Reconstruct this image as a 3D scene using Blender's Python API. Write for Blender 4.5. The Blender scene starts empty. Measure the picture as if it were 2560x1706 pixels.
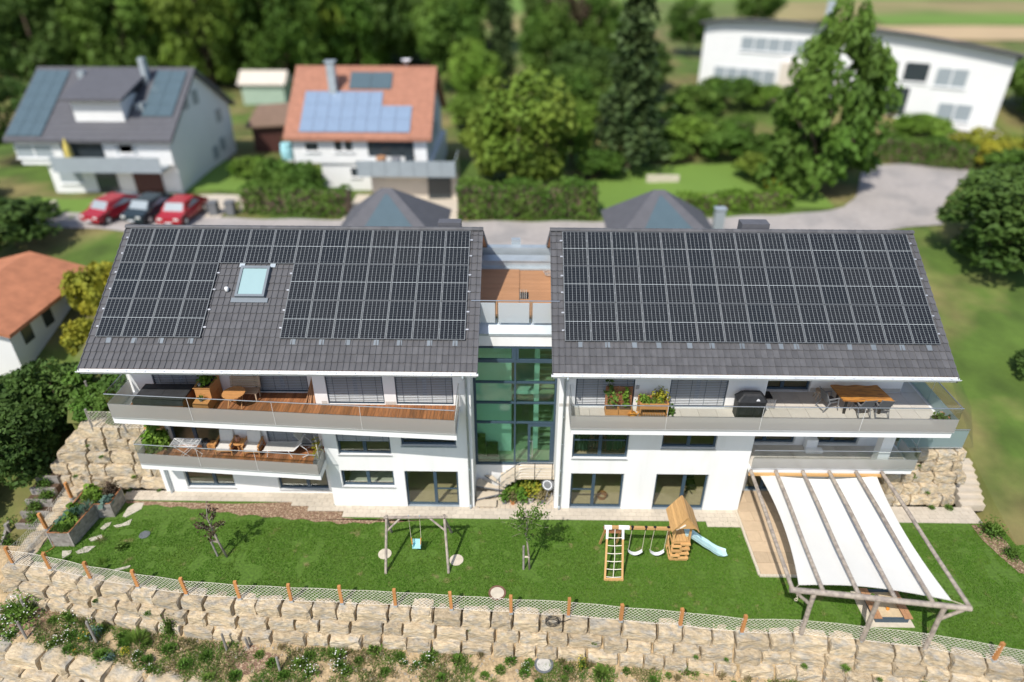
import bpy, math, random
import numpy as np
from mathutils import Vector, Matrix, Euler
random.seed(7)
rng = np.random.default_rng(11)
S = bpy.context.scene
COL = S.collection
# ---------------------------------------------------------------- camera
YAW, PIT, ROLL = -0.01346, 0.54309, 0.00238
cf = Vector((math.sin(YAW)*math.cos(PIT), math.cos(YAW)*math.cos(PIT), -math.sin(PIT)))
cr = Vector((math.cos(YAW), -math.sin(YAW), 0)); cu = cr.cross(cf)
cr2 = math.cos(ROLL)*cr + math.sin(ROLL)*cu; cu2 = -math.sin(ROLL)*cr + math.cos(ROLL)*cu
cd = bpy.data.cameras.new('camera'); cam = bpy.data.objects.new('camera', cd); COL.objects.link(cam)
m = Matrix((( cr2.x, cu2.x, -cf.x), (cr2.y, cu2.y, -cf.y), (cr2.z, cu2.z, -cf.z))).to_4x4()
m.translation = (0.041, -23.037, 23.007); cam.matrix_world = m
cd.sensor_width = 36; cd.lens = 36*1692.6/2560; cd.clip_start = 0.5; cd.clip_end = 2000
cd.dof.use_dof = True; cd.dof.focus_distance = 27.9; cd.dof.aperture_fstop = 0.0238/0.47; cd.dof.aperture_blades = 0
S.camera = cam
# ---------------------------------------------------------------- light
SUN_AZ, SUN_EL = 27.5, 51.5          # shadows run 27.5 degrees from +Y towards +X
w = bpy.data.worlds.new('World'); S.world = w; w.use_nodes = True
nt = w.node_tree; bg = nt.nodes['Background']; sk = nt.nodes.new('ShaderNodeTexSky'); sk.sky_type = 'NISHITA'
sk.sun_disc = False; sk.sun_elevation = math.radians(SUN_EL); sk.sun_rotation = math.radians(180+SUN_AZ)
sk.altitude = 300; sk.air_density = 1.0; sk.dust_density = 1.4; sk.ozone_density = 1.0
nt.links.new(sk.outputs[0], bg.inputs[0]); bg.inputs[1].default_value = 0.15
sd = bpy.data.lights.new('sun', 'SUN'); so = bpy.data.objects.new('sun', sd); COL.objects.link(so)
sd.energy = 4.2; sd.angle = math.radians(0.5); sd.color = (1.0, 0.955, 0.89)
a, e = math.radians(SUN_AZ), math.radians(SUN_EL)
so.rotation_euler = Vector((math.sin(a)*math.cos(e), math.cos(a)*math.cos(e), -math.sin(e))).to_track_quat('-Z', 'Y').to_euler()
so.location = (-20, -40, 60)
S.view_settings.view_transform = 'Standard'; S.view_settings.look = 'None'
S.view_settings.exposure = 0.16; S.view_settings.gamma = 1.0; S.view_settings.use_curve_mapping = False
S.cycles.max_bounces = 8; S.cycles.transparent_max_bounces = 16; S.cycles.glossy_bounces = 3

# ---------------------------------------------------------------- materials
MATS = {}
def mat(name, col, rough=0.65, var=0.12, scale=6.0, bump=0.0, bscale=None, metal=0.0, rnd=0.0, spec=0.4, col2=None, s2=1.5, t2=(0.45, 0.62), stretch=None, trans=0.0, detail=4.0):
    m = bpy.data.materials.new(name); m.use_nodes = True; MATS[name] = m
    n = m.node_tree.nodes; l = m.node_tree.links; b = n['Principled BSDF']
    tc = n.new('ShaderNodeTexCoord'); src = tc.outputs['Object']
    if stretch:
        mp = n.new('ShaderNodeMapping'); mp.inputs['Scale'].default_value = stretch; l.new(src, mp.inputs[0]); src = mp.outputs[0]
    oi = n.new('ShaderNodeObjectInfo')
    def noise(sc, det=4.0):
        t = n.new('ShaderNodeTexNoise'); t.inputs['Scale'].default_value = sc; t.inputs['Detail'].default_value = det
        if rnd:
            ad = n.new('ShaderNodeVectorMath'); ad.operation = 'ADD'; sc_ = n.new('ShaderNodeVectorMath'); sc_.operation = 'SCALE'
            cx = n.new('ShaderNodeCombineXYZ'); l.new(oi.outputs['Random'], cx.inputs[0]); l.new(oi.outputs['Random'], cx.inputs[1])
            l.new(cx.outputs[0], sc_.inputs[0]); sc_.inputs['Scale'].default_value = 37.0
            l.new(src, ad.inputs[0]); l.new(sc_.outputs[0], ad.inputs[1]); l.new(ad.outputs[0], t.inputs['Vector'])
        else: l.new(src, t.inputs['Vector'])
        return t.outputs['Fac']
    def mrange(s, a0, a1, b0, b1):
        r = n.new('ShaderNodeMapRange'); r.inputs[1].default_value = a0; r.inputs[2].default_value = a1; r.inputs[3].default_value = b0; r.inputs[4].default_value = b1
        l.new(s, r.inputs[0]); return r.outputs[0]
    base = n.new('ShaderNodeRGB'); base.outputs[0].default_value = (*col, 1); c = base.outputs[0]
    if col2:
        mx = n.new('ShaderNodeMix'); mx.data_type = 'RGBA'
        l.new(mrange(noise(s2, detail), t2[0], t2[1], 0, 1), mx.inputs[0]); l.new(c, mx.inputs[6]); mx.inputs[7].default_value = (*col2, 1); c = mx.outputs[2]
    f = mrange(noise(scale), 0.25, 0.75, 1-var, 1+var)
    if rnd:
        r = mrange(oi.outputs['Random'], 0, 1, 1-rnd, 1+rnd)
        mu = n.new('ShaderNodeMath'); mu.operation = 'MULTIPLY'; l.new(f, mu.inputs[0]); l.new(r, mu.inputs[1]); f = mu.outputs[0]
    v = n.new('ShaderNodeVectorMath'); v.operation = 'SCALE'; l.new(c, v.inputs[0]); l.new(f, v.inputs['Scale'])
    l.new(v.outputs[0], b.inputs['Base Color'])
    b.inputs['Roughness'].default_value = rough; b.inputs['Metallic'].default_value = metal; b.inputs['Specular IOR Level'].default_value = spec
    if bump:
        bp = n.new('ShaderNodeBump'); bp.inputs['Strength'].default_value = 1.0; bp.inputs['Distance'].default_value = bump
        l.new(noise(bscale or scale, 6.0), bp.inputs['Height']); l.new(bp.outputs[0], b.inputs['Normal'])
    if trans:
        tr = n.new('ShaderNodeBsdfTranslucent'); l.new(v.outputs[0], tr.inputs[0]); ms = n.new('ShaderNodeMixShader'); ms.inputs[0].default_value = trans
        l.new(b.outputs[0], ms.inputs[1]); l.new(tr.outputs[0], ms.inputs[2]); l.new(ms.outputs[0], n['Material Output'].inputs[0])
    return m

def glass(name, tint, gloss=0.12, rough=0.02, body=0.0, bodycol=(0.7, 0.7, 0.7)):
    m = bpy.data.materials.new(name); m.use_nodes = True; MATS[name] = m
    n = m.node_tree.nodes; l = m.node_tree.links; n.remove(n['Principled BSDF'])
    t = n.new('ShaderNodeBsdfTransparent'); t.inputs[0].default_value = (*tint, 1)
    cur = t.outputs[0]
    if body:
        d = n.new('ShaderNodeBsdfDiffuse'); d.inputs[0].default_value = (*bodycol, 1); tl = n.new('ShaderNodeBsdfTranslucent'); tl.inputs[0].default_value = (*bodycol, 1)
        dm = n.new('ShaderNodeMixShader'); dm.inputs[0].default_value = 0.5; l.new(d.outputs[0], dm.inputs[1]); l.new(tl.outputs[0], dm.inputs[2])
        bm = n.new('ShaderNodeMixShader'); bm.inputs[0].default_value = body; l.new(cur, bm.inputs[1]); l.new(dm.outputs[0], bm.inputs[2]); cur = bm.outputs[0]
    g = n.new('ShaderNodeBsdfGlossy'); g.inputs['Roughness'].default_value = rough
    lw = n.new('ShaderNodeLayerWeight'); lw.inputs[0].default_value = 0.25
    mr = n.new('ShaderNodeMapRange'); mr.inputs[3].default_value = gloss*0.4; mr.inputs[4].default_value = min(1, gloss*3)
    l.new(lw.outputs['Fresnel'], mr.inputs[0])
    mx = n.new('ShaderNodeMixShader'); l.new(mr.outputs[0], mx.inputs[0]); l.new(cur, mx.inputs[1]); l.new(g.outputs[0], mx.inputs[2])
    l.new(mx.outputs[0], n['Material Output'].inputs[0]); return m

mat('render_white', (0.79, 0.79, 0.775), 0.9, 0.03, 1.2, 0.002, 60, col2=(0.73, 0.725, 0.70), s2=1.1, t2=(0.52, 0.80), stretch=(1.6, 1.6, 0.35))
mat('white_paint', (0.80, 0.80, 0.79), 0.6, 0.04, 2)
mat('tile_grey', (0.101, 0.099, 0.101), 0.43, 0.12, 3.0, 0.002, 40, rnd=0.14)
mat('zinc', (0.42, 0.47, 0.50), 0.42, 0.14, 1.5, metal=0.35)
mat('gutter_zinc', (0.66, 0.68, 0.69), 0.4, 0.10, 2.0, metal=0.3)
mat('pv_frame', (0.19, 0.20, 0.205), 0.5, 0.05, 3, metal=0.4)
mat('flashing', (0.17, 0.195, 0.215), 0.5, 0.14, 1.5, metal=0.2)
mat('alu', (0.62, 0.63, 0.64), 0.35, 0.05, 3, metal=0.6)
mat('steel', (0.55, 0.55, 0.55), 0.28, 0.05, 3, metal=0.9)
mat('anthracite', (0.045, 0.075, 0.105), 0.4, 0.08, 4)
mat('black', (0.012, 0.012, 0.013), 0.6, 0.2, 5)
mat('black_cover', (0.020, 0.021, 0.023), 0.55, 0.25, 5, 0.03, 5)
mat('tub_cover', (0.035, 0.036, 0.038), 0.6, 0.25, 4, 0.004, 30)
mat('blind_slat', (0.62, 0.64, 0.65), 0.4, 0.03, 3, metal=0.2)
mat('dark_room', (0.05, 0.05, 0.048), 0.9, 0.1, 2)
mat('room_white', (0.62, 0.62, 0.59), 0.9, 0.04, 2)
mat('wood_floor', (0.50, 0.40, 0.27), 0.6, 0.16, 3, stretch=(1, 8, 1))
mat('deck_wood', (0.36, 0.145, 0.055), 0.7, 0.25, 5, 0.002, 40, rnd=0.28, col2=(0.24, 0.11, 0.055), s2=3, stretch=(6, 0.7, 1))
mat('deck_plain', (0.40, 0.21, 0.105), 0.7, 0.15, 4, rnd=0.08, stretch=(0.7, 9, 1))
mat('teak', (0.50, 0.245, 0.085), 0.6, 0.2, 6, 0.001, 50, rnd=0.08, stretch=(1, 8, 8))
mat('teak_dark', (0.30, 0.13, 0.055), 0.6, 0.2, 6, rnd=0.08, stretch=(1, 8, 8))
mat('pine', (0.56, 0.33, 0.13), 0.7, 0.16, 5, 0.001, 50, rnd=0.14, stretch=(8, 1, 8))
mat('post_wood', (0.50, 0.225, 0.075), 0.7, 0.22, 6, 0.002, 40, rnd=0.14, stretch=(10, 10, 1))
mat('old_wood', (0.345, 0.295, 0.24), 0.85, 0.26, 7, 0.003, 40, rnd=0.08, col2=(0.25, 0.21, 0.18), s2=5)
mat('grey_wood', (0.30, 0.275, 0.245), 0.85, 0.2, 5, 0.003, 40, rnd=0.1, col2=(0.22, 0.20, 0.175), s2=3)
mat('bench_wood', (0.44, 0.335, 0.23), 0.75, 0.15, 6, rnd=0.1, stretch=(1, 8, 8))
mat('bark', (0.16, 0.115, 0.08), 0.9, 0.3, 12, 0.01, 20)
mat('tile_floor', (0.60, 0.55, 0.48), 0.6, 0.05, 2.5, rnd=0.05)
mat('joint', (0.34, 0.31, 0.27), 0.9, 0.1, 5)
mat('slab_stone', (0.50, 0.38, 0.255), 0.8, 0.08, 4, 0.002, 40, rnd=0.10)
mat('paver', (0.52, 0.455, 0.365), 0.85, 0.09, 3, 0.002, 40, rnd=0.06)
mat('stair_stone', (0.56, 0.475, 0.36), 0.75, 0.08, 5, rnd=0.05)
mat('concrete', (0.50, 0.48, 0.44), 0.85, 0.14, 4, 0.003, 40)
mat('concrete_pale', (0.56, 0.495, 0.39), 0.85, 0.14, 4, 0.003, 40)
mat('sandstone', (0.485, 0.385, 0.25), 0.9, 0.30, 5.0, 0.07, 7.0, rnd=0.18, col2=(0.365, 0.335, 0.28), s2=3.0, t2=(0.45, 0.68), detail=6)
mat('flagstone', (0.50, 0.455, 0.37), 0.85, 0.12, 4, 0.006, 12, rnd=0.08)
mat('cast_iron', (0.13, 0.14, 0.15), 0.6, 0.15, 10, 0.003, 30)
mat('rust_iron', (0.17, 0.09, 0.06), 0.8, 0.25, 10, 0.003, 30)
mat('frost_line', (0.70, 0.70, 0.68), 0.5, 0.03, 3)
mat('sail_white', (0.74, 0.735, 0.70), 0.8, 0.03, 1.5, trans=0.15)
mat('cushion', (0.66, 0.635, 0.59), 0.9, 0.05, 6, 0.004, 30)
mat('lounge_fabric', (0.60, 0.575, 0.53), 0.9, 0.04, 6)
mat('sling_grey', (0.10, 0.105, 0.112), 0.75, 0.12, 8)
mat('plastic_white', (0.72, 0.73, 0.75), 0.4, 0.04, 4)
mat('plastic_aqua', (0.48, 0.68, 0.70), 0.4, 0.04, 4)
mat('plastic_teal', (0.36, 0.66, 0.70), 0.4, 0.05, 4)
mat('plastic_orange', (0.68, 0.30, 0.05), 0.45, 0.06, 4)
mat('plastic_grey', (0.16, 0.165, 0.17), 0.5, 0.1, 4)
mat('pot_grey', (0.19, 0.195, 0.205), 0.7, 0.15, 6)
mat('pot_pale', (0.40, 0.385, 0.37), 0.7, 0.1, 6)
mat('terracotta', (0.50, 0.20, 0.07), 0.8, 0.15, 6)
mat('soil', (0.10, 0.062, 0.038), 0.95, 0.3, 10, 0.02, 14)
mat('mulch', (0.21, 0.125, 0.08), 0.95, 0.45, 18, 0.03, 22, col2=(0.36, 0.26, 0.17), s2=9)
mat('sand', (0.56, 0.44, 0.28), 0.95, 0.1, 8, 0.01, 10)
mat('cord_white', (0.74, 0.68, 0.58), 0.8, 0.05, 5)
mat('rope', (0.62, 0.55, 0.42), 0.9, 0.1, 9)
mat('live_edge', (0.52, 0.235, 0.05), 0.5, 0.2, 4, rnd=0.0, stretch=(1, 7, 1), col2=(0.30, 0.125, 0.035), s2=2.2)
mat('lantern', (0.42, 0.20, 0.12), 0.4, 0.1, 6)
mat('asphalt', (0.38, 0.345, 0.32), 0.9, 0.10, 2.5, 0.002, 30, col2=(0.30, 0.28, 0.265), s2=0.35, t2=(0.50, 0.66), detail=8)
mat('red_tile', (0.36, 0.165, 0.105), 0.8, 0.16, 2.5, rnd=0.05)
mat('house_white', (0.74, 0.74, 0.72), 0.9, 0.03, 0.7)
mat('house_cream', (0.62, 0.55, 0.46), 0.9, 0.05, 0.7)
mat('orange_tile', (0.43, 0.17, 0.085), 0.8, 0.2, 1.6)
mat('pv_blue', (0.21, 0.28, 0.38), 0.25, 0.05, 2)
mat('pv_teal', (0.085, 0.125, 0.145), 0.25, 0.05, 2)
mat('slate', (0.10, 0.10, 0.11), 0.7, 0.1, 2)
mat('win_dark', (0.035, 0.045, 0.05), 0.15, 0.1, 2, spec=0.6)
mat('win_grey', (0.30, 0.34, 0.36), 0.3, 0.05, 2)
mat('door_brown', (0.07, 0.025, 0.02), 0.6, 0.1, 3)
mat('car_red', (0.36, 0.02, 0.03), 0.25, 0.03, 2, spec=0.6)
mat('car_dark', (0.02, 0.035, 0.045), 0.25, 0.03, 2, spec=0.6)
mat('tyre', (0.02, 0.02, 0.02), 0.8, 0.1, 5)
mat('lamp_glass', (0.75, 0.75, 0.72), 0.2, 0.02, 3)
mat('shed_wood', (0.20, 0.13, 0.09), 0.85, 0.2, 3)
mat('aqua_cover', (0.36, 0.46, 0.36), 0.6, 0.1, 2)
mat('yellow_cloth', (0.60, 0.48, 0.12), 0.8, 0.05, 3)
# vegetation
mat('lawn_soil', (0.075, 0.145, 0.016), 0.95, 0.35, 9, 0.02, 26, col2=(0.21, 0.17, 0.075), s2=1.6, t2=(0.62, 0.76), detail=7)
mat('grass_blade', (0.078, 0.205, 0.010), 0.75, 0.18, 0.5, trans=0.3, col2=(0.135, 0.225, 0.022), s2=0.8, t2=(0.40, 0.75), spec=0.25)
mat('field_grass', (0.13, 0.17, 0.04), 0.95, 0.22, 0.05, col2=(0.28, 0.23, 0.10), s2=0.022, t2=(0.46, 0.58))
mat('meadow', (0.075, 0.125, 0.018), 0.95, 0.4, 0.45, 0.05, 2, col2=(0.19, 0.16, 0.06), s2=0.16, t2=(0.43, 0.62))
mat('wheat', (0.46, 0.335, 0.19), 0.95, 0.08, 0.1)
mat('bright_field', (0.135, 0.225, 0.035), 0.95, 0.1, 0.1)
mat('earth', (0.43, 0.315, 0.18), 0.95, 0.32, 7, 0.06, 12, col2=(0.27, 0.20, 0.105), s2=1.8, t2=(0.52, 0.72), detail=7)
def leaf(name, col, col2, trans=0.25): return mat(name, col, 0.7, 0.35, 1.3, rnd=0.10, col2=col2, s2=0.45, t2=(0.42, 0.60), trans=trans, spec=0.25)
leaf('leaf_dark', (0.046, 0.092, 0.016), (0.080, 0.138, 0.026))
leaf('leaf_mid', (0.070, 0.145, 0.018), (0.115, 0.195, 0.030))
leaf('leaf_bright', (0.105, 0.20, 0.018), (0.16, 0.26, 0.035))
leaf('leaf_olive', (0.115, 0.19, 0.022), (0.175, 0.24, 0.032))
leaf('leaf_spruce', (0.045, 0.080, 0.022), (0.075, 0.115, 0.035), 0.15)
leaf('leaf_yellow', (0.36, 0.32, 0.025), (0.24, 0.26, 0.03))
leaf('leaf_weed', (0.085, 0.185, 0.022), (0.145, 0.23, 0.04))
leaf('leaf_dry', (0.26, 0.215, 0.10), (0.15, 0.15, 0.055))
leaf('leaf_blue', (0.125, 0.20, 0.165), (0.085, 0.165, 0.10))
leaf('leaf_purple', (0.105, 0.060, 0.048), (0.075, 0.065, 0.030))
mat('petal_white', (0.78, 0.78, 0.72), 0.8, 0.05, 5, trans=0.2)
mat('petal_orange', (0.75, 0.36, 0.05), 0.8, 0.05, 5, trans=0.2)
mat('petal_yellow', (0.66, 0.52, 0.04), 0.8, 0.1, 5, trans=0.2)
glass('pane', (0.90, 0.93, 0.88), 0.10)
glass('pane_green', (0.76, 0.95, 0.86), 0.20)
glass('clear_glass', (0.90, 0.92, 0.92), 0.05)
glass('frosted_glass', (0.80, 0.82, 0.80), 0.16, 0.25, body=0.55, bodycol=(0.72, 0.695, 0.665))
glass('frosted_aqua', (0.75, 0.88, 0.88), 0.10, 0.25, body=0.6, bodycol=(0.50, 0.60, 0.61))
glass('frosted_white', (0.85, 0.9, 0.9), 0.10, 0.25, body=0.75, bodycol=(0.82, 0.86, 0.87))

def pv_mat():
    """cell grid printed on the laminate: fine white lines between 6 x 20 half cells, a wider bar across the middle"""
    m = bpy.data.materials.new('pv_laminate'); m.use_nodes = True; MATS['pv_laminate'] = m
    n = m.node_tree.nodes; l = m.node_tree.links; b = n['Principled BSDF']
    tc = n.new('ShaderNodeTexCoord'); sp = n.new('ShaderNodeSeparateXYZ'); l.new(tc.outputs['Object'], sp.inputs[0])
    def M(op, a, b_=None):
        k = n.new('ShaderNodeMath'); k.operation = op
        for i, v in enumerate((a, b_)):
            if v is None: continue
            if isinstance(v, (int, float)): k.inputs[i].default_value = v
            else: l.new(v, k.inputs[i])
        return k.outputs[0]
    def lines(src, off, pitch, wd):
        f = M('FRACT', M('DIVIDE', M('ADD', src, off), pitch))
        d = M('MINIMUM', f, M('SUBTRACT', 1.0, f))
        return M('LESS_THAN', d, wd/pitch/2)
    lx = lines(sp.outputs[0], -0.026, 0.989/6, 0.011)
    half = 0.835
    ly = lines(sp.outputs[1], -0.03, half/10, 0.0085)
    mid = M('LESS_THAN', M('ABSOLUTE', M('SUBTRACT', sp.outputs[1], 0.8825)), 0.009)
    g = M('MAXIMUM', M('MAXIMUM', M('MULTIPLY', lx, 0.72), M('MULTIPLY', ly, 0.30)), mid)
    oi = n.new('ShaderNodeObjectInfo')
    mx = n.new('ShaderNodeMix'); mx.data_type = 'RGBA'; l.new(g, mx.inputs[0])
    cr_ = n.new('ShaderNodeMix'); cr_.data_type = 'RGBA'; l.new(oi.outputs['Random'], cr_.inputs[0]); cr_.inputs[6].default_value = (0.008, 0.010, 0.014, 1); cr_.inputs[7].default_value = (0.014, 0.015, 0.018, 1)
    l.new(cr_.outputs[2], mx.inputs[6]); mx.inputs[7].default_value = (0.40, 0.43, 0.43, 1)
    l.new(mx.outputs[2], b.inputs['Base Color']); b.inputs['Roughness'].default_value = 0.16; b.inputs['Specular IOR Level'].default_value = 0.2
pv_mat()

# ---------------------------------------------------------------- mesh helpers
OFF = {}
def off_of(p): return OFF.get(p.name, Vector((0, 0, 0))) if p else Vector((0, 0, 0))
def link(name, data, parent=None):
    o = bpy.data.objects.new(name, data); COL.objects.link(o)
    if parent: o.parent = parent; OFF[o.name] = off_of(parent)
    return o
def ml(mats): return [MATS[x] for x in ([mats] if isinstance(mats, str) else mats)]
class MB:
    def __init__(s): s.v = []; s.f = []; s.m = []
    def add(s, vs, fs, m=0):
        k = len(s.v); s.v += [tuple(p) for p in vs]; s.f += [tuple(i+k for i in f) for f in fs]; s.m += [m]*len(fs); return s
    def box(s, x0, x1, y0, y1, z0, z1, m=0):
        return s.add([(x0,y0,z0),(x1,y0,z0),(x1,y1,z0),(x0,y1,z0),(x0,y0,z1),(x1,y0,z1),(x1,y1,z1),(x0,y1,z1)],
            [(0,3,2,1),(4,5,6,7),(0,1,5,4),(1,2,6,5),(2,3,7,6),(3,0,4,7)], m)
    def ob(s, c, d, r=(0,0,0), m=0):
        R = Euler(r).to_matrix(); c = Vector(c); h = Vector(d)/2
        vs = [c + R @ Vector((sx*h.x, sy*h.y, sz*h.z)) for sz in (-1,1) for sx, sy in ((-1,-1),(1,-1),(1,1),(-1,1))]
        return s.add(vs, [(0,3,2,1),(4,5,6,7),(0,1,5,4),(1,2,6,5),(2,3,7,6),(3,0,4,7)], m)
    def bar(s, p, q, w_, h_, m=0):
        p, q = Vector(p), Vector(q); d = (q-p); L = d.length; d.normalize()
        up = Vector((0,0,1)) if abs(d.z) < 0.95 else Vector((0,1,0)); r = d.cross(up).normalized(); u = r.cross(d)
        vs = [b + r*sx*w_/2 + u*su*h_/2 for b in (p, q) for sx, su in ((-1,-1),(1,-1),(1,1),(-1,1))]
        return s.add(vs, [(0,1,2,3),(7,6,5,4),(0,4,5,1),(1,5,6,2),(2,6,7,3),(3,7,4,0)], m)
    def path(s, pts, r, n=6, m=0, cap=True):
        pts = [Vector(p) for p in pts]; rs = r if isinstance(r, (list, tuple)) else [r]*len(pts); k = len(s.v)
        for i, p in enumerate(pts):
            d = (pts[min(i+1, len(pts)-1)] - pts[max(i-1, 0)]).normalized()
            up = Vector((0,0,1)) if abs(d.z) < 0.9 else Vector((0,1,0)); a_ = d.cross(up).normalized(); b_ = a_.cross(d)
            s.v += [tuple(p + (a_*math.cos(t) + b_*math.sin(t))*rs[i]) for t in (2*math.pi*j/n for j in range(n))]
        fs = [(k+i*n+j, k+i*n+(j+1)%n, k+(i+1)*n+(j+1)%n, k+(i+1)*n+j) for i in range(len(pts)-1) for j in range(n)]
        if cap: fs += [tuple(k+j for j in reversed(range(n))), tuple(k+(len(pts)-1)*n+j for j in range(n))]
        s.f += fs; s.m += [m]*len(fs); return s
    def tube(s, p, q, r0, r1=None, n=8, m=0): return s.path([p, q], [r0, r0 if r1 is None else r1], n, m)
    def lathe(s, prof, c, n=14, m=0):
        k = len(s.v); c = Vector(c)
        for r, z in prof: s.v += [(c.x+r*math.cos(2*math.pi*j/n), c.y+r*math.sin(2*math.pi*j/n), c.z+z) for j in range(n)]
        fs = [(k+i*n+j, k+i*n+(j+1)%n, k+(i+1)*n+(j+1)%n, k+(i+1)*n+j) for i in range(len(prof)-1) for j in range(n)]
        s.f += fs; s.m += [m]*len(fs); return s
    def disc(s, c, r, n=18, m=0, rx=1.0, ry=1.0):
        return s.add([(c[0]+r*rx*math.cos(2*math.pi*j/n), c[1]+r*ry*math.sin(2*math.pi*j/n), c[2]) for j in range(n)], [tuple(range(n))], m)
    def prism(s, poly, z0, z1, m=0):
        n = len(poly); vs = [(x, y, z0) for x, y in poly] + [(x, y, z1) for x, y in poly]
        return s.add(vs, [tuple(reversed(range(n))), tuple(range(n, 2*n))] + [(i, (i+1)%n, n+(i+1)%n, n+i) for i in range(n)], m)
    def extx(s, poly, x0, x1, m=0):
        """polygon in (y, z) pulled along x"""
        n = len(poly); vs = [(x0, y, z) for y, z in poly] + [(x1, y, z) for y, z in poly]
        return s.add(vs, [tuple(range(n)), tuple(reversed(range(n, 2*n)))] + [(i, n+i, n+(i+1)%n, (i+1)%n) for i in range(n)], m)
    def mesh(s, name, mats, smooth=False, shift=None):
        me = bpy.data.meshes.new(name)
        v = s.v if shift is None else [(a_-shift.x, b_-shift.y, c_-shift.z) for a_, b_, c_ in s.v]
        me.from_pydata(v, [], s.f)
        for x in ml(mats): me.materials.append(x)
        me.polygons.foreach_set('material_index', s.m)
        if smooth: me.polygons.foreach_set('use_smooth', [True]*len(s.f))
        me.update(); return me
    def build(s, name, mats, parent=None, smooth=False, kind=None, label=None):
        o = link(name, s.mesh(name, mats, smooth, off_of(parent)), parent)
        if kind: o['kind'] = kind
        if label: o['label'] = label
        return o
def npmesh(name, v, nper, mats, midx=None, smooth=False):
    """v: (N*nper, 3) loose polygons of nper corners"""
    v = np.ascontiguousarray(v, dtype=np.float32).reshape(-1, 3); N = len(v)//nper
    me = bpy.data.meshes.new(name); me.vertices.add(len(v)); me.vertices.foreach_set('co', v.ravel())
    me.loops.add(len(v)); me.loops.foreach_set('vertex_index', np.arange(len(v), dtype=np.int32))
    me.polygons.add(N); me.polygons.foreach_set('loop_start', np.arange(0, N*nper, nper, dtype=np.int32))
    me.polygons.foreach_set('loop_total', np.full(N, nper, dtype=np.int32))
    for x in ml(mats): me.materials.append(x)
    if midx is not None: me.polygons.foreach_set('material_index', np.asarray(midx, dtype=np.int32))
    me.update(calc_edges=True); me.validate(); return me
def thing(name, label, cat, loc=(0,0,0), group=None, rz=0.0):
    o = bpy.data.objects.new(name, None); COL.objects.link(o); o.empty_display_size = 0.2
    o.location = loc; o.rotation_euler = (0, 0, rz); o['label'] = label; o['category'] = cat
    if group: o['group'] = group
    OFF[o.name] = Vector(loc); return o
def tag(o, label, cat, group=None):
    o['label'] = label; o['category'] = cat
    if group: o['group'] = group
    return o
def inst(me, name, parent, loc, rot=(0,0,0), sc=(1,1,1)):
    o = link(name, me, parent); o.location = Vector(loc) - off_of(parent); o.rotation_euler = rot; o.scale = sc; return o
def dup(root, loc, rz, label, group=None):
    c = root.copy(); COL.objects.link(c); c.location = loc; c.rotation_euler = (0, 0, rz); c['label'] = label
    if group: c['group'] = group
    for ch in list(root.children):
        d = ch.copy(); COL.objects.link(d); d.parent = c
        for g in list(ch.children):
            h = g.copy(); COL.objects.link(h); h.parent = d
    return c
def local(root):
    OFF[root.name] = Vector((0, 0, 0)); return root
def interp(x, xs, ys): return float(np.interp(x, xs, ys))
# ================================================================ GROUND AND SETTING
FX = [-21.34,-19.57,-17.6,-15.46,-13.33,-11.11,-9.01,-6.96,-4.81,-2.57,-0.2,2.04,4.07,6.34,8.63,10.89,13.11,15.35,17.62,19.9,22.2,30]
FY = [-3.64,-3.92,-4.38,-4.75,-5.07,-5.24,-5.32,-5.39,-5.47,-5.59,-5.73,-5.82,-6.02,-6.21,-6.47,-6.49,-6.74,-7.01,-7.48,-7.95,-8.45,-10.2]
def fy(x): return interp(x, [-40]+FX, [-3.2]+FY)
def ssm(t): t = min(1, max(0, t)); return t*t*(3-2*t)
def ground(x, y):
    """far ground: the street level behind the houses, the slopes at both sides"""
    zl = interp(y, [-30,-8,-4,4,14,22,60,130,400], [-7,-2.6,-1.6,0.6,3.4,5,5.4,9,16])
    zr = interp(y, [-30,-8,-3,5,14,22,38,50,130,400], [-7,-1.6,-0.4,2.2,4.0,5,5.2,8,11,18])
    zb = interp(y, [-30,-2,12,16,22,60,130,400], [-7,-4,-1,5,5,5.4,9,16])
    if x < -17: t = ssm((-17-x)/5); z = zb*(1-t)+zl*t if y > 14 else (zl if x < -22 else (-1.2 if y > -2 else -6))
    elif x > 17: t = ssm((x-17)/5); z = zb*(1-t)+zr*t if y > 14 else (zr if x > 21.9 and y > -5 else (-1.2 if y > -2 else -6))
    else: z = zb
    if x > 8 and y > 36: z = z + (zr-z)*ssm((x-8)/10)
    return z
xs = sorted(set([-400,-250,-160,-110,-80,-60,-50] + list(np.arange(-44, 50.1, 1.0)) + [-22.02,-21.98,21.88,21.92] + [55,65,80,110,160,250,400]))
ys = sorted(set(list(np.arange(-30, 60.1, 1.0)) + [65,72,80,90,105,125,150,180,220,270,330,400]))
V = [(x, y, ground(x, y) + 0.05*math.sin(x*1.3+y*0.7)) for y in ys for x in xs]; nx = len(xs)
me = bpy.data.meshes.new('ground'); me.from_pydata(V, [], [(j*nx+i, j*nx+i+1, (j+1)*nx+i+1, (j+1)*nx+i) for j in range(len(ys)-1) for i in range(nx-1)])
me.materials.append(MATS['meadow']); me.polygons.foreach_set('use_smooth', [True]*len(me.polygons)); me.update()
go = link('ground', me); go['kind'] = 'structure'
def sheet(name, poly, z, m_, kind='structure', parent=None, lift=0.0):
    """ground patch that follows the terrain when z is None"""
    b = MB(); n = len(poly)
    b.add([(x, y, (ground(x, y)+lift) if z is None else z) for x, y in poly], [tuple(range(n))])
    return b.build(name, m_, parent, kind=kind)
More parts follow.
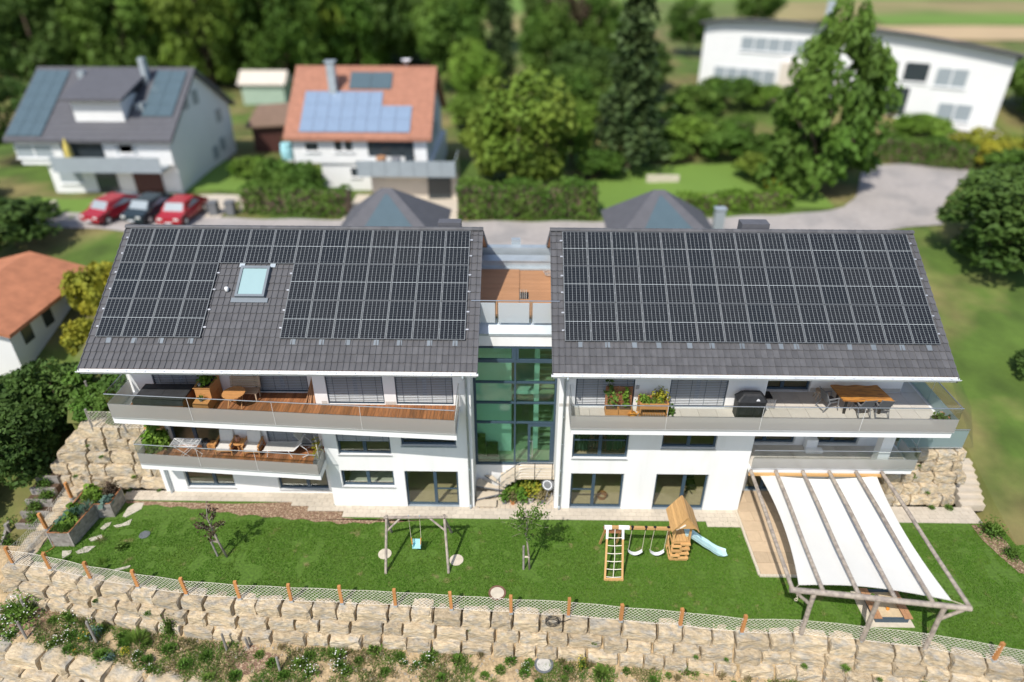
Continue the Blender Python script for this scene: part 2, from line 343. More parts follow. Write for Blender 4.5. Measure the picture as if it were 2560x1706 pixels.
def drape(name, x0, x1, fy0, fy1, m_, lift, nx_=40, ny_=6):
    b = MB(); vs = []; 
    for j in range(ny_+1):
        for i in range(nx_+1):
            x = x0+(x1-x0)*i/nx_; y = fy0(x)+(fy1(x)-fy0(x))*j/ny_; vs.append((x, y, ground(x, y)+0.05*math.sin(x*1.3+y*0.7)+lift))
    b.add(vs, [(j*(nx_+1)+i, j*(nx_+1)+i+1, (j+1)*(nx_+1)+i+1, (j+1)*(nx_+1)+i) for j in range(ny_) for i in range(nx_)])
    return b.build(name, m_, None, smooth=True, kind='structure')
# street behind the houses, its bend up to the right, the road at far left
drape('road', -46, 30.5, lambda x: interp(x, [-46,-20,0,14,22,30], [23.2,20.6,20.0,20.2,21.2,23.5]), lambda x: interp(x, [-46,-30,-20,0,8,15,22,26,30.5], [26.2,24.2,23.6,23.4,23.6,24.6,25.6,27.4,35.5]), 'asphalt', 0.07, 76, 8)
drape('road', 24.5, 39, lambda x: interp(x, [24.5,30,34,39], [22.4,24.0,29.5,35.5]), lambda x: interp(x, [24.5,26.5,29.5,32,36,39], [26.6,29,35.2,37.5,37.6,37.0]), 'asphalt', 0.09, 26, 8)
drape('driveway', -33, -22, lambda x: 22.9, lambda x: 28.6, 'paver', 0.055, 11, 6)
drape('driveway', -13, -4.6, lambda x: 22.6, lambda x: 29.0, 'paver', 0.055, 8, 6)
drape('driveway', -4.2, 4.2, lambda x: 10.0, lambda x: 20.4, 'asphalt', 0.06, 8, 8)
drape('driveway', 41, 46, lambda x: 40, lambda x: 52, 'asphalt', 0.08, 5, 8)
# distant fields
def field(name, poly, m_, lift): return sheet(name, poly, None, m_, lift=lift)
drape('field', -20, 140, lambda x: 100+x*0.1, lambda x: 128+x*0.06, 'field_grass', 0.15, 30, 6)
drape('field', -20, 160, lambda x: 128.5+x*0.06, lambda x: 165+x*0.02, 'bright_field', 0.12, 30, 6)
drape('field', 16, 200, lambda x: 165.5+x*0.02, lambda x: 215, 'wheat', 0.12, 30, 8)
drape('field', -30, 15.5, lambda x: 165.5, lambda x: 215, 'bright_field', 0.12, 12, 6)
drape('field', 60, 220, lambda x: 100+(x-60)*0.02, lambda x: 112+(x-60)*0.05, 'bright_field', 0.22, 20, 4)
drape('field', 45, 160, lambda x: 86+(x-45)*0.02, lambda x: 99+(x-45)*0.02, 'wheat', 0.2, 20, 4)
drape('front_lawn', 3, 24, lambda x: interp(x, [3,24], [24.6,26.8]), lambda x: interp(x, [3,10,24], [30,37,38]), 'bright_field', 0.05, 21, 8)
drape('front_lawn', -44, -31.5, lambda x: 23.0+(-31.5-x)*0.22, lambda x: 27.6, 'bright_field', 0.06, 12, 5)
drape('front_lawn', -27.5, -19, lambda x: 29.5, lambda x: 38, 'bright_field', 0.06, 8, 8)

# garden lawn
lawn = [(-20.75, -3.35)] + [(x, fy(x)+0.10) for x in np.arange(-20.3, 22.5, 0.5)] + [(22.3, -0.6), (20.9, -0.6), (-16, 0.3), (-20.7, 0.4)]
sheet('lawn', lawn, 0.0, 'lawn_soil')
# bed below the garden wall and the slope below it
def bank_z(x, y):
    s = y - fy(x)
    if s > 0.45: return -0.25
    if s > -0.75: return interp(s, [-0.75, -0.2, 0.45], [-1.56, -0.62, -0.18])
    return -1.56 + (s+0.75)*0.17 + 0.05*math.sin(x*2.1)*math.cos(y*3.1+x)
def low_edge(x): return interp(x, [-30,-21,-19.4,-17.6,-14.7,-10,24], [-5.6,-6.2,-6.5,-6.85,-7.55,-8.8,-16])
b = MB(); vs = []; bx = np.arange(-27, 27.01, 0.25); ss = [1.2, 0.45, 0.1, -0.2, -0.5, -0.75] + list(np.arange(-0.95, -6.3, -0.22))
for s_ in ss:
    for x in bx:
        y = fy(x)+s_; z = bank_z(x, y); le = low_edge(x)
        if y < le+0.15: z = z - ssm((le+0.15-y)/0.5)*2.2
        vs.append((x, y, z))
nb = len(bx); b.add(vs, [(j*nb+i, (j+1)*nb+i, (j+1)*nb+i+1, j*nb+i+1) for j in range(len(ss)-1) for i in range(nb-1)])
b.build('earth_bank', 'earth', None, smooth=True, kind='structure')
# mulch strip along the left path, paths, plinth strip
mp = [(-18.6,0.16),(-16,0.10),(-13.4,0.03),(-10.62,0.19),(-10.6,-0.06),(-9.77,-0.06),(-9.76,-0.37),(-8.07,-0.37),(-8.06,-0.74)] + [(x, -0.80-0.10*math.sin(x*2.3)-0.06*math.sin(x*6.1)) for x in (-7,-6,-5,-4)] + [(x, interp(x, [-18,-15,-13,-9,-8,-5], [-0.05,-0.28,-0.62,-1.0,-1.12,-0.98]) - 0.07*math.sin(x*5.3)) for x in np.arange(-5, -18.3, -0.35)]
sheet('mulch_bed', mp, 0.012, 'mulch')
def paving(name, rects, z, m_, sx, sy, gap=0.012, maxn=300, thick=0.05, skip=None):
    """single pavers laid in running bond on a bedding sheet"""
    root = MB()
    for x0, x1, y0, y1 in rects: root.add([(x0,y0,z-0.02),(x1,y0,z-0.02),(x1,y1,z-0.02),(x0,y1,z-0.02)], [(0,1,2,3)])
    r = root.build(name, 'joint', None, kind='structure')
    me = MB().box(gap/2, sx-gap/2, gap/2, sy-gap/2, -thick, 0).mesh('paving_slab', m_)
    cells = []
    for x0, x1, y0, y1 in rects:
        j = 0; y = y0
        while y < y1-0.02:
            hy = min(sy, y1-y); x = x0 - (sx/2 if j % 2 else 0)
            while x < x1-0.02:
                a0, a1 = max(x, x0), min(x+sx, x1)
                if a1-a0 > 0.03: cells.append((a0, y, (a1-a0)/sx, hy/sy))
                x += sx
            y += sy; j += 1
    cells.sort(key=lambda c: c[1])
    if len(cells) <= maxn:
        for x, y, fx_, fy_ in cells: inst(me, 'paving_slab', r, (x, y, z+random.uniform(-0.002, 0.002)), (random.uniform(-0.004, 0.004), random.uniform(-0.004, 0.004), 0), (fx_, fy_, 1))
    else:
        q = MB()
        for x, y, fx_, fy_ in cells:
            dz = random.uniform(-0.003, 0.003); q.box(x+gap/2, x+sx*fx_-gap/2, y+gap/2, y+sy*fy_-gap/2, z-thick, z+dz)
        q.build('paving_slab', m_, r, kind='stuff')
    return r
paving('path', [(-8.05,-2.0,-0.72,0.0), (1.7,10.1,-0.72,0.0), (-9.75,-8.05,-0.36,0.0), (-2.0,1.7,-0.72,-0.08), (-10.6,-8.6,-0.05,0.8), (-18.7,-10.6,0.2,0.82), (8.6,10.1,-1.05,-0.72)], 0.035, 'paver', 0.36, 0.24, 0.010)
paving('path', [(17.3,21.2,-0.64,0.36)], 0.035, 'paver', 0.36, 0.25, 0.010)
paving('terrace', [(10.22,16.9,-3.68,1.28)], 0.045, 'slab_stone', 1.2, 0.60, 0.014)
paving('path', [(-2.0,1.7,-0.08,1.45)], 0.03, 'stair_stone', 0.24, 0.24, 0.022)
ed = MB().build('terrace_edging', 'concrete_pale', None, kind='structure')
cm = MB().ob((0,0,0), (0.10,0.13,0.1)).mesh('cobble', 'concrete_pale')
for k in range(27): inst(cm, 'cobble', ed, (10.14+0.01*random.random(), -0.08-k*0.137, 0.03), (0,0,random.uniform(-.12,.12)))
for k in range(48): inst(cm, 'cobble', ed, (10.2+k*0.137, -3.75, 0.03), (0,0,math.pi/2+random.uniform(-.12,.12)))

# ---------------------------------------------------------------- block stone walls
def stone_mesh(seed, up=1.0):
    r = random.Random(seed); b = MB(); nx_, ny_, nz_ = 4, 2, 3; P = {}; vs = []
    xs_ = [-0.5,-0.36,0.0,0.36,0.5]; ys_ = [-0.5,0.0,0.5]; zs_ = [-0.5,-0.28,0.26,0.5]
    def P_(i, j, k):
        key = (i, j, k)
        if key not in P:
            x, y, z = xs_[i], ys_[j], zs_[k]; ed_ = (i in (0, nx_)) + (j in (0, ny_)) + (k in (0, nz_)); sh = 1 - 0.045*max(0, ed_-1)
            P[key] = len(vs); q = 0.048
            vs.append((x*sh+r.uniform(-q,q)*0.55, y*sh+r.uniform(-q,q)*1.2, z*sh+r.uniform(-q,q)*1.2))
        return P[key]
    fs = []
    for i in range(nx_):
        for j in range(ny_):
            fs.append((P_(i,j,nz_),P_(i+1,j,nz_),P_(i+1,j+1,nz_),P_(i,j+1,nz_))); fs.append((P_(i,j,0),P_(i,j+1,0),P_(i+1,j+1,0),P_(i+1,j,0)))
    for i in range(nx_):
        for k in range(nz_):
            fs.append((P_(i,0,k),P_(i+1,0,k),P_(i+1,0,k+1),P_(i,0,k+1))); fs.append((P_(i,ny_,k),P_(i,ny_,k+1),P_(i+1,ny_,k+1),P_(i+1,ny_,k)))
    for j in range(ny_):
        for k in range(nz_):
            fs.append((P_(0,j,k),P_(0,j,k+1),P_(0,j+1,k+1),P_(0,j+1,k))); fs.append((P_(nx_,j,k),P_(nx_,j+1,k),P_(nx_,j+1,k+1),P_(nx_,j,k+1)))
    b.add(vs, fs); return b.mesh('stone', 'sandstone')
STONES = [stone_mesh(i) for i in range(14)]
def block_wall(name, label, curve, courses, wr=(0.75, 1.45), depth=0.75, seed=1, group=None, rowx=None):
    """curve(s) -> (x, y, tangent angle) of the outer face at the top; courses: list of (z_top, height, set-out distance, s0, s1)"""
    r = random.Random(seed); x0, y0, _ = curve(courses[0][3]); x1, y1, _ = curve(courses[0][4])
    t = thing(name, label, 'stone wall', ((x0+x1)/2, (y0+y1)/2, courses[-1][0]-courses[-1][1]), group)
    for zt, h, outd, s0, s1 in courses:
        s = s0 - r.uniform(0, 0.5)
        while s < s1:
            L = min(r.uniform(*wr), max(0.45, s1-s)); mid = s+L/2; x, y, an = curve(mid); hh = h*r.uniform(0.93, 1.07); d = depth*r.uniform(0.88, 1.1)
            o_ = outd + r.uniform(-0.045, 0.045)
            nxn, nyn = math.sin(an), -math.cos(an)
            cx, cy = x + nxn*(o_-d/2), y + nyn*(o_-d/2)
            sx = -1 if r.random() < 0.5 else 1
            inst(r.choice(STONES), 'stone', t, (cx, cy, zt-h/2+r.uniform(-0.03, 0.03)), (r.uniform(-0.05, 0.05), r.uniform(-0.03, 0.03), an+r.uniform(-0.05, 0.05)), ((L*0.955)*sx, d, hh*1.0))
            s += L
    return t
def front_curve(s):
    x = s; y = fy(x); return x, y, math.atan2(fy(x+0.4)-fy(x-0.4), 0.8)
block_wall('stone_wall', 'long dry stone block wall holding up the lawn below the net fence', front_curve,
    [(0.03, 0.62, 0.36, -21.6, 23.5), (-0.56, 0.56, 0.60, -21.7, 23.5), (-1.10, 0.56, 0.86, -21.4, 23.5)], seed=3, depth=0.66)
def left_curve(s): return -21.42+0.08*s/4, 1.2-s, -math.pi/2
block_wall('stone_wall', 'short run of pale flat stones under the left end of the net fence', left_curve,
    [(0.05, 0.6, 0.35, -0.2, 4.9), (-0.55, 0.6, 0.5, -0.2, 4.9), (-1.15, 0.6, 0.65, -0.2, 4.9)], seed=5, depth=1.0)
def low_curve(s): return s, low_edge(s)+0.1, math.atan2(low_edge(s+0.4)-low_edge(s-0.4), 0.8)
block_wall('stone_wall', 'lowest stone block wall in the bottom left corner below the planted bed', low_curve,
    [(-1.80, 0.66, 0.42, -23.5, -10.5), (-2.44, 0.62, 0.72, -23.0, -11), (-3.05, 0.6, 1.0, -22, -12), (-3.6, 0.6, 1.3, -22, -13)], wr=(1.0, 1.75), seed=8, depth=1.15)
def lret(s): return s, 1.42, 0.0
block_wall('stone_wall', 'stacked block wall at the left end of the left house behind the raised beds', lret,
    [(3.32, 0.70, 0.0, -20.3, -16.7), (2.66, 0.68, 0.12, -20.9, -16.8), (2.0, 0.68, 0.25, -21.3, -16.8), (1.34, 0.68, 0.38, -21.9, -16.8), (0.68, 0.68, 0.52, -22.4, -16.8)], seed=12, depth=0.9)
def rret(s): return s, 1.45, 0.0
block_wall('stone_wall', 'stacked block wall at the right end of the right house behind the pergola', rret,
    [(2.62, 0.54, 0.30, 17.4, 20.5), (2.10, 0.54, 0.48, 17.3, 20.5), (1.58, 0.54, 0.66, 17.3, 20.45), (1.06, 0.54, 0.84, 17.3, 20.4), (0.54, 0.56, 1.02, 17.3, 20.4)], wr=(0.6, 1.1), seed=15, depth=0.9)
# fill behind the two side walls
b = MB(); b.box(-21.2, -16.82, 2.2, 6, -0.4, 3.0); b.add([(-21.2,1.9,3.22),(-16.82,1.9,3.22),(-16.82,16,5.0),(-24,16,5.0),(-24,7,3.2)], [(0,1,2,3,4)]); b.build('garden_slope', 'meadow', None, kind='structure')
b = MB(); b.box(17.0, 20.7, 2.0, 6, -0.4, 2.3); b.add([(17.0,1.8,2.52),(21.2,1.7,2.50),(23,5,2.4),(25,16,4.7),(17,16,5.0)], [(0,1,2,3,4)]); b.build('garden_slope', 'meadow', None, kind='structure')
# pale steps climbing beside the right block wall
st = thing('garden_steps', 'pale slab steps climbing beside the block wall at far right', 'steps', (21.3, 0.3, 0))
for k in range(7): MB().box(20.75+k*0.03, 21.85+k*0.05, 0.36+k*0.3, 0.70+k*0.3, -0.2, 0.16+k*0.17).build('step', 'paver', st)
# timber edged planting steps left of the fence
st = thing('planted_steps', 'stepped timber edged planting beds climbing at far left beyond the fence', 'planting bed', (-22.6, -0.2, -0.9))
for k in range(5):
    MB().box(-23.2+k*0.06, -21.75-k*0.03, -1.0+k*0.45, -0.88+k*0.45, -1.2, -0.45+k*0.32).build('timber_edge', 'grey_wood', st)
    MB().box(-23.2+k*0.06, -21.75-k*0.03, -0.88+k*0.45, -0.55+k*0.45, -1.2, -0.52+k*0.32).build('soil', 'soil', st)
tk = thing('timber_bed', 'weathered low timber bed beside the fence at the left picture edge', 'raised bed', (-23.6, -1.4, -1.2))
for (p, q) in (((-24.4,0.7,-0.9),(-23.0,-2.6,-0.9)), ((-24.9,0.5,-0.9),(-23.5,-2.8,-0.9)), ((-24.7,0.75,-0.9),(-24.2,0.75,-0.9))): MB().bar(p, q, 0.1, 0.5).build('plank', 'grey_wood', tk)
MB().bar((-23.5,-1.1,-1.2),(-23.5,-1.1,-0.3),0.14,0.14).build('post', 'grey_wood', tk)
# ---------------------------------------------------------------- net fence
fence = thing('net_fence', 'low fence of orange brown posts strung with pale rope net along the lawn edge', 'fence', (0, -5.7, 0))
POST = [(-21.06,0.21,0),(-21.08,-1.71,0)] + [(x, y, 0) for x, y in zip(FX[:21], FY[:21])]
pm = MB().box(-0.06,0.06,-0.06,0.06,0.09,1.02).mesh('post', 'post_wood'); sm_ = MB().box(-0.075,0.075,-0.075,0.075,0.0,0.10).mesh('post_shoe', 'zinc')
for i, p in enumerate(POST):
    if p[0] in (10.89, 13.11, 15.35): continue
    an = 0.1 if i > 2 else 1.5
    inst(pm, 'post', fence, (p[0], p[1], 0.02), (random.uniform(-.025,.025), random.uniform(-.025,.025), an+random.uniform(-.15,.15))); inst(sm_, 'post_shoe', fence, (p[0], p[1], 0.02), (0,0,an))
def net(p, q, z0, z1, parent, pitch=0.165, r=0.0058, sag=0.05):
    b = MB(); p, q = Vector(p), Vector(q); L = (q-p).length; d = (q-p)/L; H = z1-z0; nrm = Vector((d.y, -d.x, 0))
    def pt(s, t):
        u = s/L; z = z0 + t*(H) - sag*4*u*(1-u)*(t/1.0)*0.8 + 0.02*math.sin(s*3)*(1-t)
        return p + d*s + Vector((0,0,z)) + nrm*0.03*math.sin(5*u+2*t)
    def cord(a_, b_):
        a_, b_ = pt(*a_), pt(*b_); e = (b_-a_).normalized(); s1 = nrm*r; s2 = e.cross(nrm)*r
        b.add([a_+s1, a_-s1*0.5+s2*0.87, a_-s1*0.5-s2*0.87, b_+s1, b_-s1*0.5+s2*0.87, b_-s1*0.5-s2*0.87], [(0,1,4,3),(1,2,5,4),(2,0,3,5)])
    k = -H
    while k < L:
        for sg in (1, -1):
            s0, s1 = (k, k+H); t0, t1 = (0.0, 1.0) if sg > 0 else (1.0, 0.0)
            n_ = 3
            for i in range(n_):
                a0, a1 = i/n_, (i+1)/n_
                sa, sb = s0+H*a0, s0+H*a1; ta, tb = t0+(t1-t0)*a0, t0+(t1-t0)*a1
                if sb <= 0 or sa >= L: continue
                if sa < 0: f = -sa/(sb-sa); ta = ta+(tb-ta)*f; sa = 0
                if sb > L: f = (L-sa)/(sb-sa); tb = ta+(tb-ta)*f; sb = L
                cord((sa, ta), (sb, tb))
        k += pitch
    for t in (0.0, 1.0):
        for i in range(6): cord((L*i/6, t), (L*(i+1)/6, t))
    return b.build('net', 'cord_white', parent)
for p, q in zip(POST[:-1], POST[1:]): net(p, q, 0.08, 0.88, fence)
gf = thing('garden_fence', 'wire net fence on grey round posts above the left block wall', 'fence', (-18.6, 1.5, 3.3))
GP = [(-20.9,3.6,3.4),(-19.75,1.5,3.3),(-18.2,1.45,3.3),(-17.2,1.4,3.3)]
for p in GP: MB().tube((p[0],p[1],p[2]-0.2), (p[0],p[1],p[2]+1.05), 0.055, n=7).build('post', 'grey_wood', gf)
for p, q in zip(GP[1:-1], GP[2:]): net((p[0],p[1],0), (q[0],q[1],0), 3.35, 4.25, gf, 0.16, 0.006)
MB().bar((-17.6,-0.75,7.98),(-16.9,0.9,7.3),0.10,0.14).build('brace', 'grey_wood', gf) if False else None
# ================================================================ HOUSES
TH = 0.5472; CT, ST = math.cos(TH), math.sin(TH); EY, EZ = -1.16, 8.42; RL = (4.74-EY)/CT
def RP(x, t, n=0.0): return Vector((x, EY+t*CT-n*ST, EZ+t*ST+n*CT))
def wall_holes(b, x0, x1, z0, z1, y, holes, th=0.30, m=0):
    X = sorted(set([x0, x1]+[v for h in holes for v in h[:2]])); Z = sorted(set([z0, z1]+[v for h in holes for v in h[2:4]]))
    def solid(i, j):
        if i < 0 or j < 0 or i >= len(X)-1 or j >= len(Z)-1: return False
        cx, cz = (X[i]+X[i+1])/2, (Z[j]+Z[j+1])/2
        return not any(h[0] < cx < h[1] and h[2] < cz < h[3] for h in holes)
    for i in range(len(X)-1):
        for j in range(len(Z)-1):
            if not solid(i, j): continue
            a, c, d, e_ = X[i], X[i+1], Z[j], Z[j+1]
            b.add([(a,y,d),(c,y,d),(c,y,e_),(a,y,e_)], [(0,1,2,3)], m); b.add([(a,y+th,d),(c,y+th,d),(c,y+th,e_),(a,y+th,e_)], [(3,2,1,0)], m)
            if not solid(i-1, j): b.add([(a,y,d),(a,y+th,d),(a,y+th,e_),(a,y,e_)], [(3,2,1,0)], m)
            if not solid(i+1, j): b.add([(c,y,d),(c,y+th,d),(c,y+th,e_),(c,y,e_)], [(0,1,2,3)], m)
            if not solid(i, j-1): b.add([(a,y,d),(c,y,d),(c,y+th,d),(a,y+th,d)], [(3,2,1,0)], m)
            if not solid(i, j+1): b.add([(a,y,e_),(c,y,e_),(c,y+th,e_),(a,y+th,e_)], [(0,1,2,3)], m)
def blind(parent, x0, x1, z0, z1, y, name='blind'):
    b = MB(); z = z1-0.04; w_ = 0.062
    while z > z0+0.03:
        b.ob(((x0+x1)/2, y, z), (x1-x0-0.05, w_, 0.006), (math.radians(14), 0, 0), 0); z -= 0.084
    b.ob(((x0+x1)/2, y, z0+0.015), (x1-x0-0.04, 0.06, 0.03), (0,0,0), 1)
    for k in range(4): xx = x0+(x1-x0)*(0.12+0.253*k); b.box(xx-0.006, xx+0.006, y-0.036, y-0.030, z0, z1, 1)
    b.box(x0, x0+0.025, y-0.03, y+0.03, z0, z1, 1); b.box(x1-0.025, x1, y-0.03, y+0.03, z0, z1, 1)
    return b.build(name, ['blind_slat', 'anthracite'], parent)
def window(parent, x0, x1, z0, z1, y, splits=(0.5,), sill=None, cross=(), pane='pane', fixed=0.085, name='window'):
    yy = y+0.17; b = MB(); f = fixed
    b.box(x0, x0+f, yy-0.04, yy+0.04, z0, z1); b.box(x1-f, x1, yy-0.04, yy+0.04, z0, z1)
    b.box(x0+f, x1-f, yy-0.04, yy+0.04, z1-f, z1); b.box(x0+f, x1-f, yy-0.04, yy+0.04, z0, z0+f*1.15)
    for s in splits: xm = x0+(x1-x0)*s; b.box(xm-0.075, xm+0.075, yy-0.055, yy+0.035, z0+f*1.15, z1-f)
    for s0, s1, zc in cross: b.box(x0+(x1-x0)*s0+f, x0+(x1-x0)*s1-f*0.8, yy-0.03, yy+0.03, zc-0.03, zc+0.03)
    w_ = b.build(name, 'anthracite', parent)
    cuts = [x0+f]+[x0+(x1-x0)*s for s in splits]+[x1-f]
    for a, c in zip(cuts[:-1], cuts[1:]):
        g = MB().box(a, c, yy-0.008, yy+0.008, z0+f, z1-f).build('glass', pane, w_)
    if sill is not None: MB().box(x0-0.03, x1+0.03, y-0.05, y+0.13, z0-0.05, z0-0.003).build('sill', sill, w_)
    return w_
def rooms(parent, x0, x1, floors, yb, yf=0.32, parts=()):
    b = MB()
    for z, zc in floors:
        b.add([(x0,yf,z),(x1,yf,z),(x1,yb,z),(x0,yb,z)], [(0,1,2,3)], 0); b.add([(x0,yf,zc),(x1,yf,zc),(x1,yb,zc),(x0,yb,zc)], [(3,2,1,0)], 1)
        b.add([(x0,yb,z),(x1,yb,z),(x1,yb,zc),(x0,yb,zc)], [(0,1,2,3)], 1)
        for p in (x0,)+tuple(parts)+(x1,): b.add([(p,yf,z),(p,yb,z),(p,yb,zc),(p,yf,zc)], [(0,1,2,3)], 1)
    return b.build('interior', ['wood_floor', 'room_white'], parent)
def tile_mesh():
    prof = [(0.0,0.004),(0.012,0.040),(0.040,0.040),(0.056,0.006),(0.10,0.0),(0.226,0.0),(0.243,0.010)]; b = MB(); L = 0.40; up = 0.042
    n = len(prof); vs = [(x, 0, z+up) for x, z in prof]+[(x, L, z) for x, z in prof]+[(x, 0.004, z+up-0.032) for x, z in prof]
    b.add(vs, [(i, i+1, n+i+1, n+i) for i in range(n-1)]+[(2*n+i, 2*n+i+1, i+1, i) for i in range(n-1)]); return b
def roof(parent, x0, x1, panels_free):
    """near slope with single tiles; the far slope is a plain tiled sheet of the same build"""
    r = MB(); ry, rz = RP(0, RL).y, RP(0, RL).z
    top = [(EY+0.05, EZ-0.13), (ry, rz-0.16), (2*ry-EY-0.05, EZ-0.13), (2*ry-EY-0.05, EZ-0.30), (ry, rz-0.40), (EY+0.05, EZ-0.30)]
    r.extx(top, x0+0.03, x1-0.03, 0)
    ro = r.build('roof', ['deck_plain'], parent)
    ncol = round((x1-x0)/0.2415); pit = (x1-x0)/ncol; row = RL/19; nrow = 19
    tb = tile_mesh(); me = tb.mesh('roof_tile', 'tile_grey'); cells = []
    for j in range(nrow):
        for i in range(ncol):
            x = x0+i*pit; t = j*row
            if t+row > RL+0.01: continue
            cells.append((x, t, panels_free(x+pit/2, t+row/2)))
    show = [c for c in cells if c[2]][:300]; rest = [c for c in cells if c not in show]
    for x, t, _ in show: inst(me, 'roof_tile', ro, RP(x, t, -0.115+random.uniform(-0.003, 0.003)), (TH+random.uniform(-0.006, 0.006), random.uniform(-0.006, 0.006), 0))
    q = MB(); R = Matrix.Rotation(TH, 3, 'X')
    for x, t, _ in rest:
        o = RP(x, t, -0.115+random.uniform(-0.003, 0.003)); q.add([tuple(R @ Vector(v)+o) for v in tb.v], tb.f)
    # far slope
    R2 = Matrix.Rotation(math.pi, 3, 'Z') @ R
    for j in range(nrow):
        for i in range(0, ncol, 1):
            p = RP(x1-i*pit, j*row, -0.115); o = Vector((p.x, 2*ry-p.y, p.z)); q.add([tuple(R2 @ Vector(v)+o) for v in tb.v], tb.f)
    q.build('roof_tile', 'tile_grey', ro, kind='stuff')
    rm = MB(); n = 7
    rm.add([(xx, 0.13*math.cos(math.pi*k/(n-1)), 0.10*math.sin(math.pi*k/(n-1))) for xx in (0, 0.36) for k in range(n)], [(k, k+1, n+k+1, n+k) for k in range(n-1)])
    rme = rm.mesh('ridge_tile', 'tile_grey'); k = 0; x = x0
    while x < x1-0.1:
        inst(rme, 'ridge_tile', ro, (x, ry, rz-0.10), (0, random.uniform(0.02, 0.035), 0), (min(1, (x1-x)/0.36), 1, 1)); x += 0.33
    # verge boards, fascia and gutter
    for xx in (x0+0.01, x1-0.04):
        v = MB(); v.extx([(EY, EZ-0.10), (ry, rz-0.10), (ry, rz-0.34), (EY, EZ-0.34)], xx, xx+0.03); v.extx([(2*ry-EY, EZ-0.10), (2*ry-EY, EZ-0.34), (ry, rz-0.34), (ry, rz-0.10)], xx, xx+0.03); v.build('verge_board', 'slate', parent)
    MB().box(x0+0.04, x1-0.04, EY+0.02, EY+0.05, EZ-0.32, EZ-0.10).build('fascia', 'white_paint', parent)
    g = MB(); n = 8; pr = [(EY-0.055+0.075*math.cos(math.pi+math.pi*k/(n-1)), EZ-0.13+0.085*math.sin(math.pi+math.pi*k/(n-1))) for k in range(n)]
    pr2 = [(y*1.0+(EY-0.055-y)*0.10, z+0.006) for y, z in reversed(pr)]
    g.extx(pr+pr2, x0-0.03, x1+0.03); g.path([(x0-0.03, EY-0.13, EZ-0.128), (x1+0.03, EY-0.13, EZ-0.128)], 0.013, 5)
    xx = x0+0.4
    while xx < x1: g.box(xx, xx+0.025, EY-0.13, EY+0.02, EZ-0.135, EZ-0.128); xx += 0.75
    g.build('gutter', 'gutter_zinc', parent)
    for p in (0.0,): pass
    return ro
def downpipe(parent, x, y=-0.09, ztop=8.15):
    b = MB(); b.path([(x-0.0, EY-0.06, EZ-0.2), (x, EY-0.05, EZ-0.36), (x, -0.45, EZ-0.75), (x, y, EZ-1.05), (x, y, 0.25)], 0.047, 8)
    b.tube((x,y,0.0),(x,y,0.28),0.058,n=8)
    for z in (0.9, 2.4, 3.9, 5.4, 6.8): b.tube((x,y,z),(x,y,z+0.05),0.055,n=8)
    return b.build('downpipe', 'zinc', parent, smooth=True)
def balustrade(parent, pts, zs, seams, zfro, ztop, mats=('frosted_glass', 'clear_glass'), splay=0.0, rail=True, zbot=None):
    """glass guard along pts: a frosted lower part, a clear upper part, a steel handrail"""
    root = MB()
    for p, q in zip(pts[:-1], pts[1:]):
        root.bar((p[0], p[1], zs+0.06), (q[0], q[1], zs+0.06), 0.045, 0.05)
    r = root.build('balustrade', 'alu', parent)
    for (p, q), sm in zip(zip(pts[:-1], pts[1:]), seams):
        P, Q = Vector((p[0], p[1], 0)), Vector((q[0], q[1], 0)); cuts = [0.0]+list(sm)+[1.0]; d = (Q-P).normalized(); nn = Vector((d.y, -d.x, 0))
        for a, c in zip(cuts[:-1], cuts[1:]):
            A, C = P.lerp(Q, a)+d*0.008, P.lerp(Q, c)-d*0.008
            def slab(z0, z1, m_, nm):
                b = MB(); o = nn*0.012; k = [A+o, C+o, C-o, A-o]
                b.add([(v.x, v.y, z) for z in (z0, z1) for v in k], [(3,2,1,0),(4,5,6,7),(0,1,5,4),(1,2,6,5),(2,3,7,6),(3,0,4,7)]); b.build(nm, m_, r)
            slab(zbot if zbot else zs+0.085, zfro, mats[0], 'frosted_pane')
            if ztop > zfro+0.02: slab(zfro+0.002, ztop, mats[1], 'clear_pane')
        for c in cuts[1:-1]:
            A = P.lerp(Q, c)+nn*0.016; MB().bar((A.x, A.y, zs), (A.x, A.y, ztop), 0.012, 0.012).build('seam', 'frost_line', r)
    if rail: MB().path([(p[0], p[1], ztop+0.02) for p in pts], 0.022, 7).build('handrail', 'steel', r)
    return r
def boards(parent, x0, x1, yf0, yb, z, m_='deck_wood', wd=0.145, gap=0.008, th=0.03, name='deck_board', maxn=300):
    n = int((x1-x0)/wd); me = MB().box(gap/2, wd-gap/2, 0, 1, -th, 0).mesh(name, m_)
    for i in range(n):
        x = x0+i*wd; y0 = yf0(x+wd/2); y1 = yb(x+wd/2)
        inst(me, name, parent, (x, y0, z+random.uniform(-0.002, 0.002)), (0, 0, 0), (1, y1-y0, 1))
def floor_tiles(parent, x0, x1, y0, y1, z, sx=0.62, sy=0.62, m_='tile_floor', ok=None):
    me = MB().box(0.006, sx-0.006, 0.006, sy-0.006, -0.03, 0).mesh('floor_tile', m_)
    j = 0; y = y0
    while y < y1-0.05:
        x = x0; h = min(sy, y1-y)
        while x < x1-0.05:
            w_ = min(sx, x1-x)
            if ok is None or ok(x+w_/2, y+h/2): inst(me, 'floor_tile', parent, (x, y, z+random.uniform(-0.0015, 0.0015)), (0,0,0), (w_/sx, h/sy, 1))
            x += sx
        y += sy
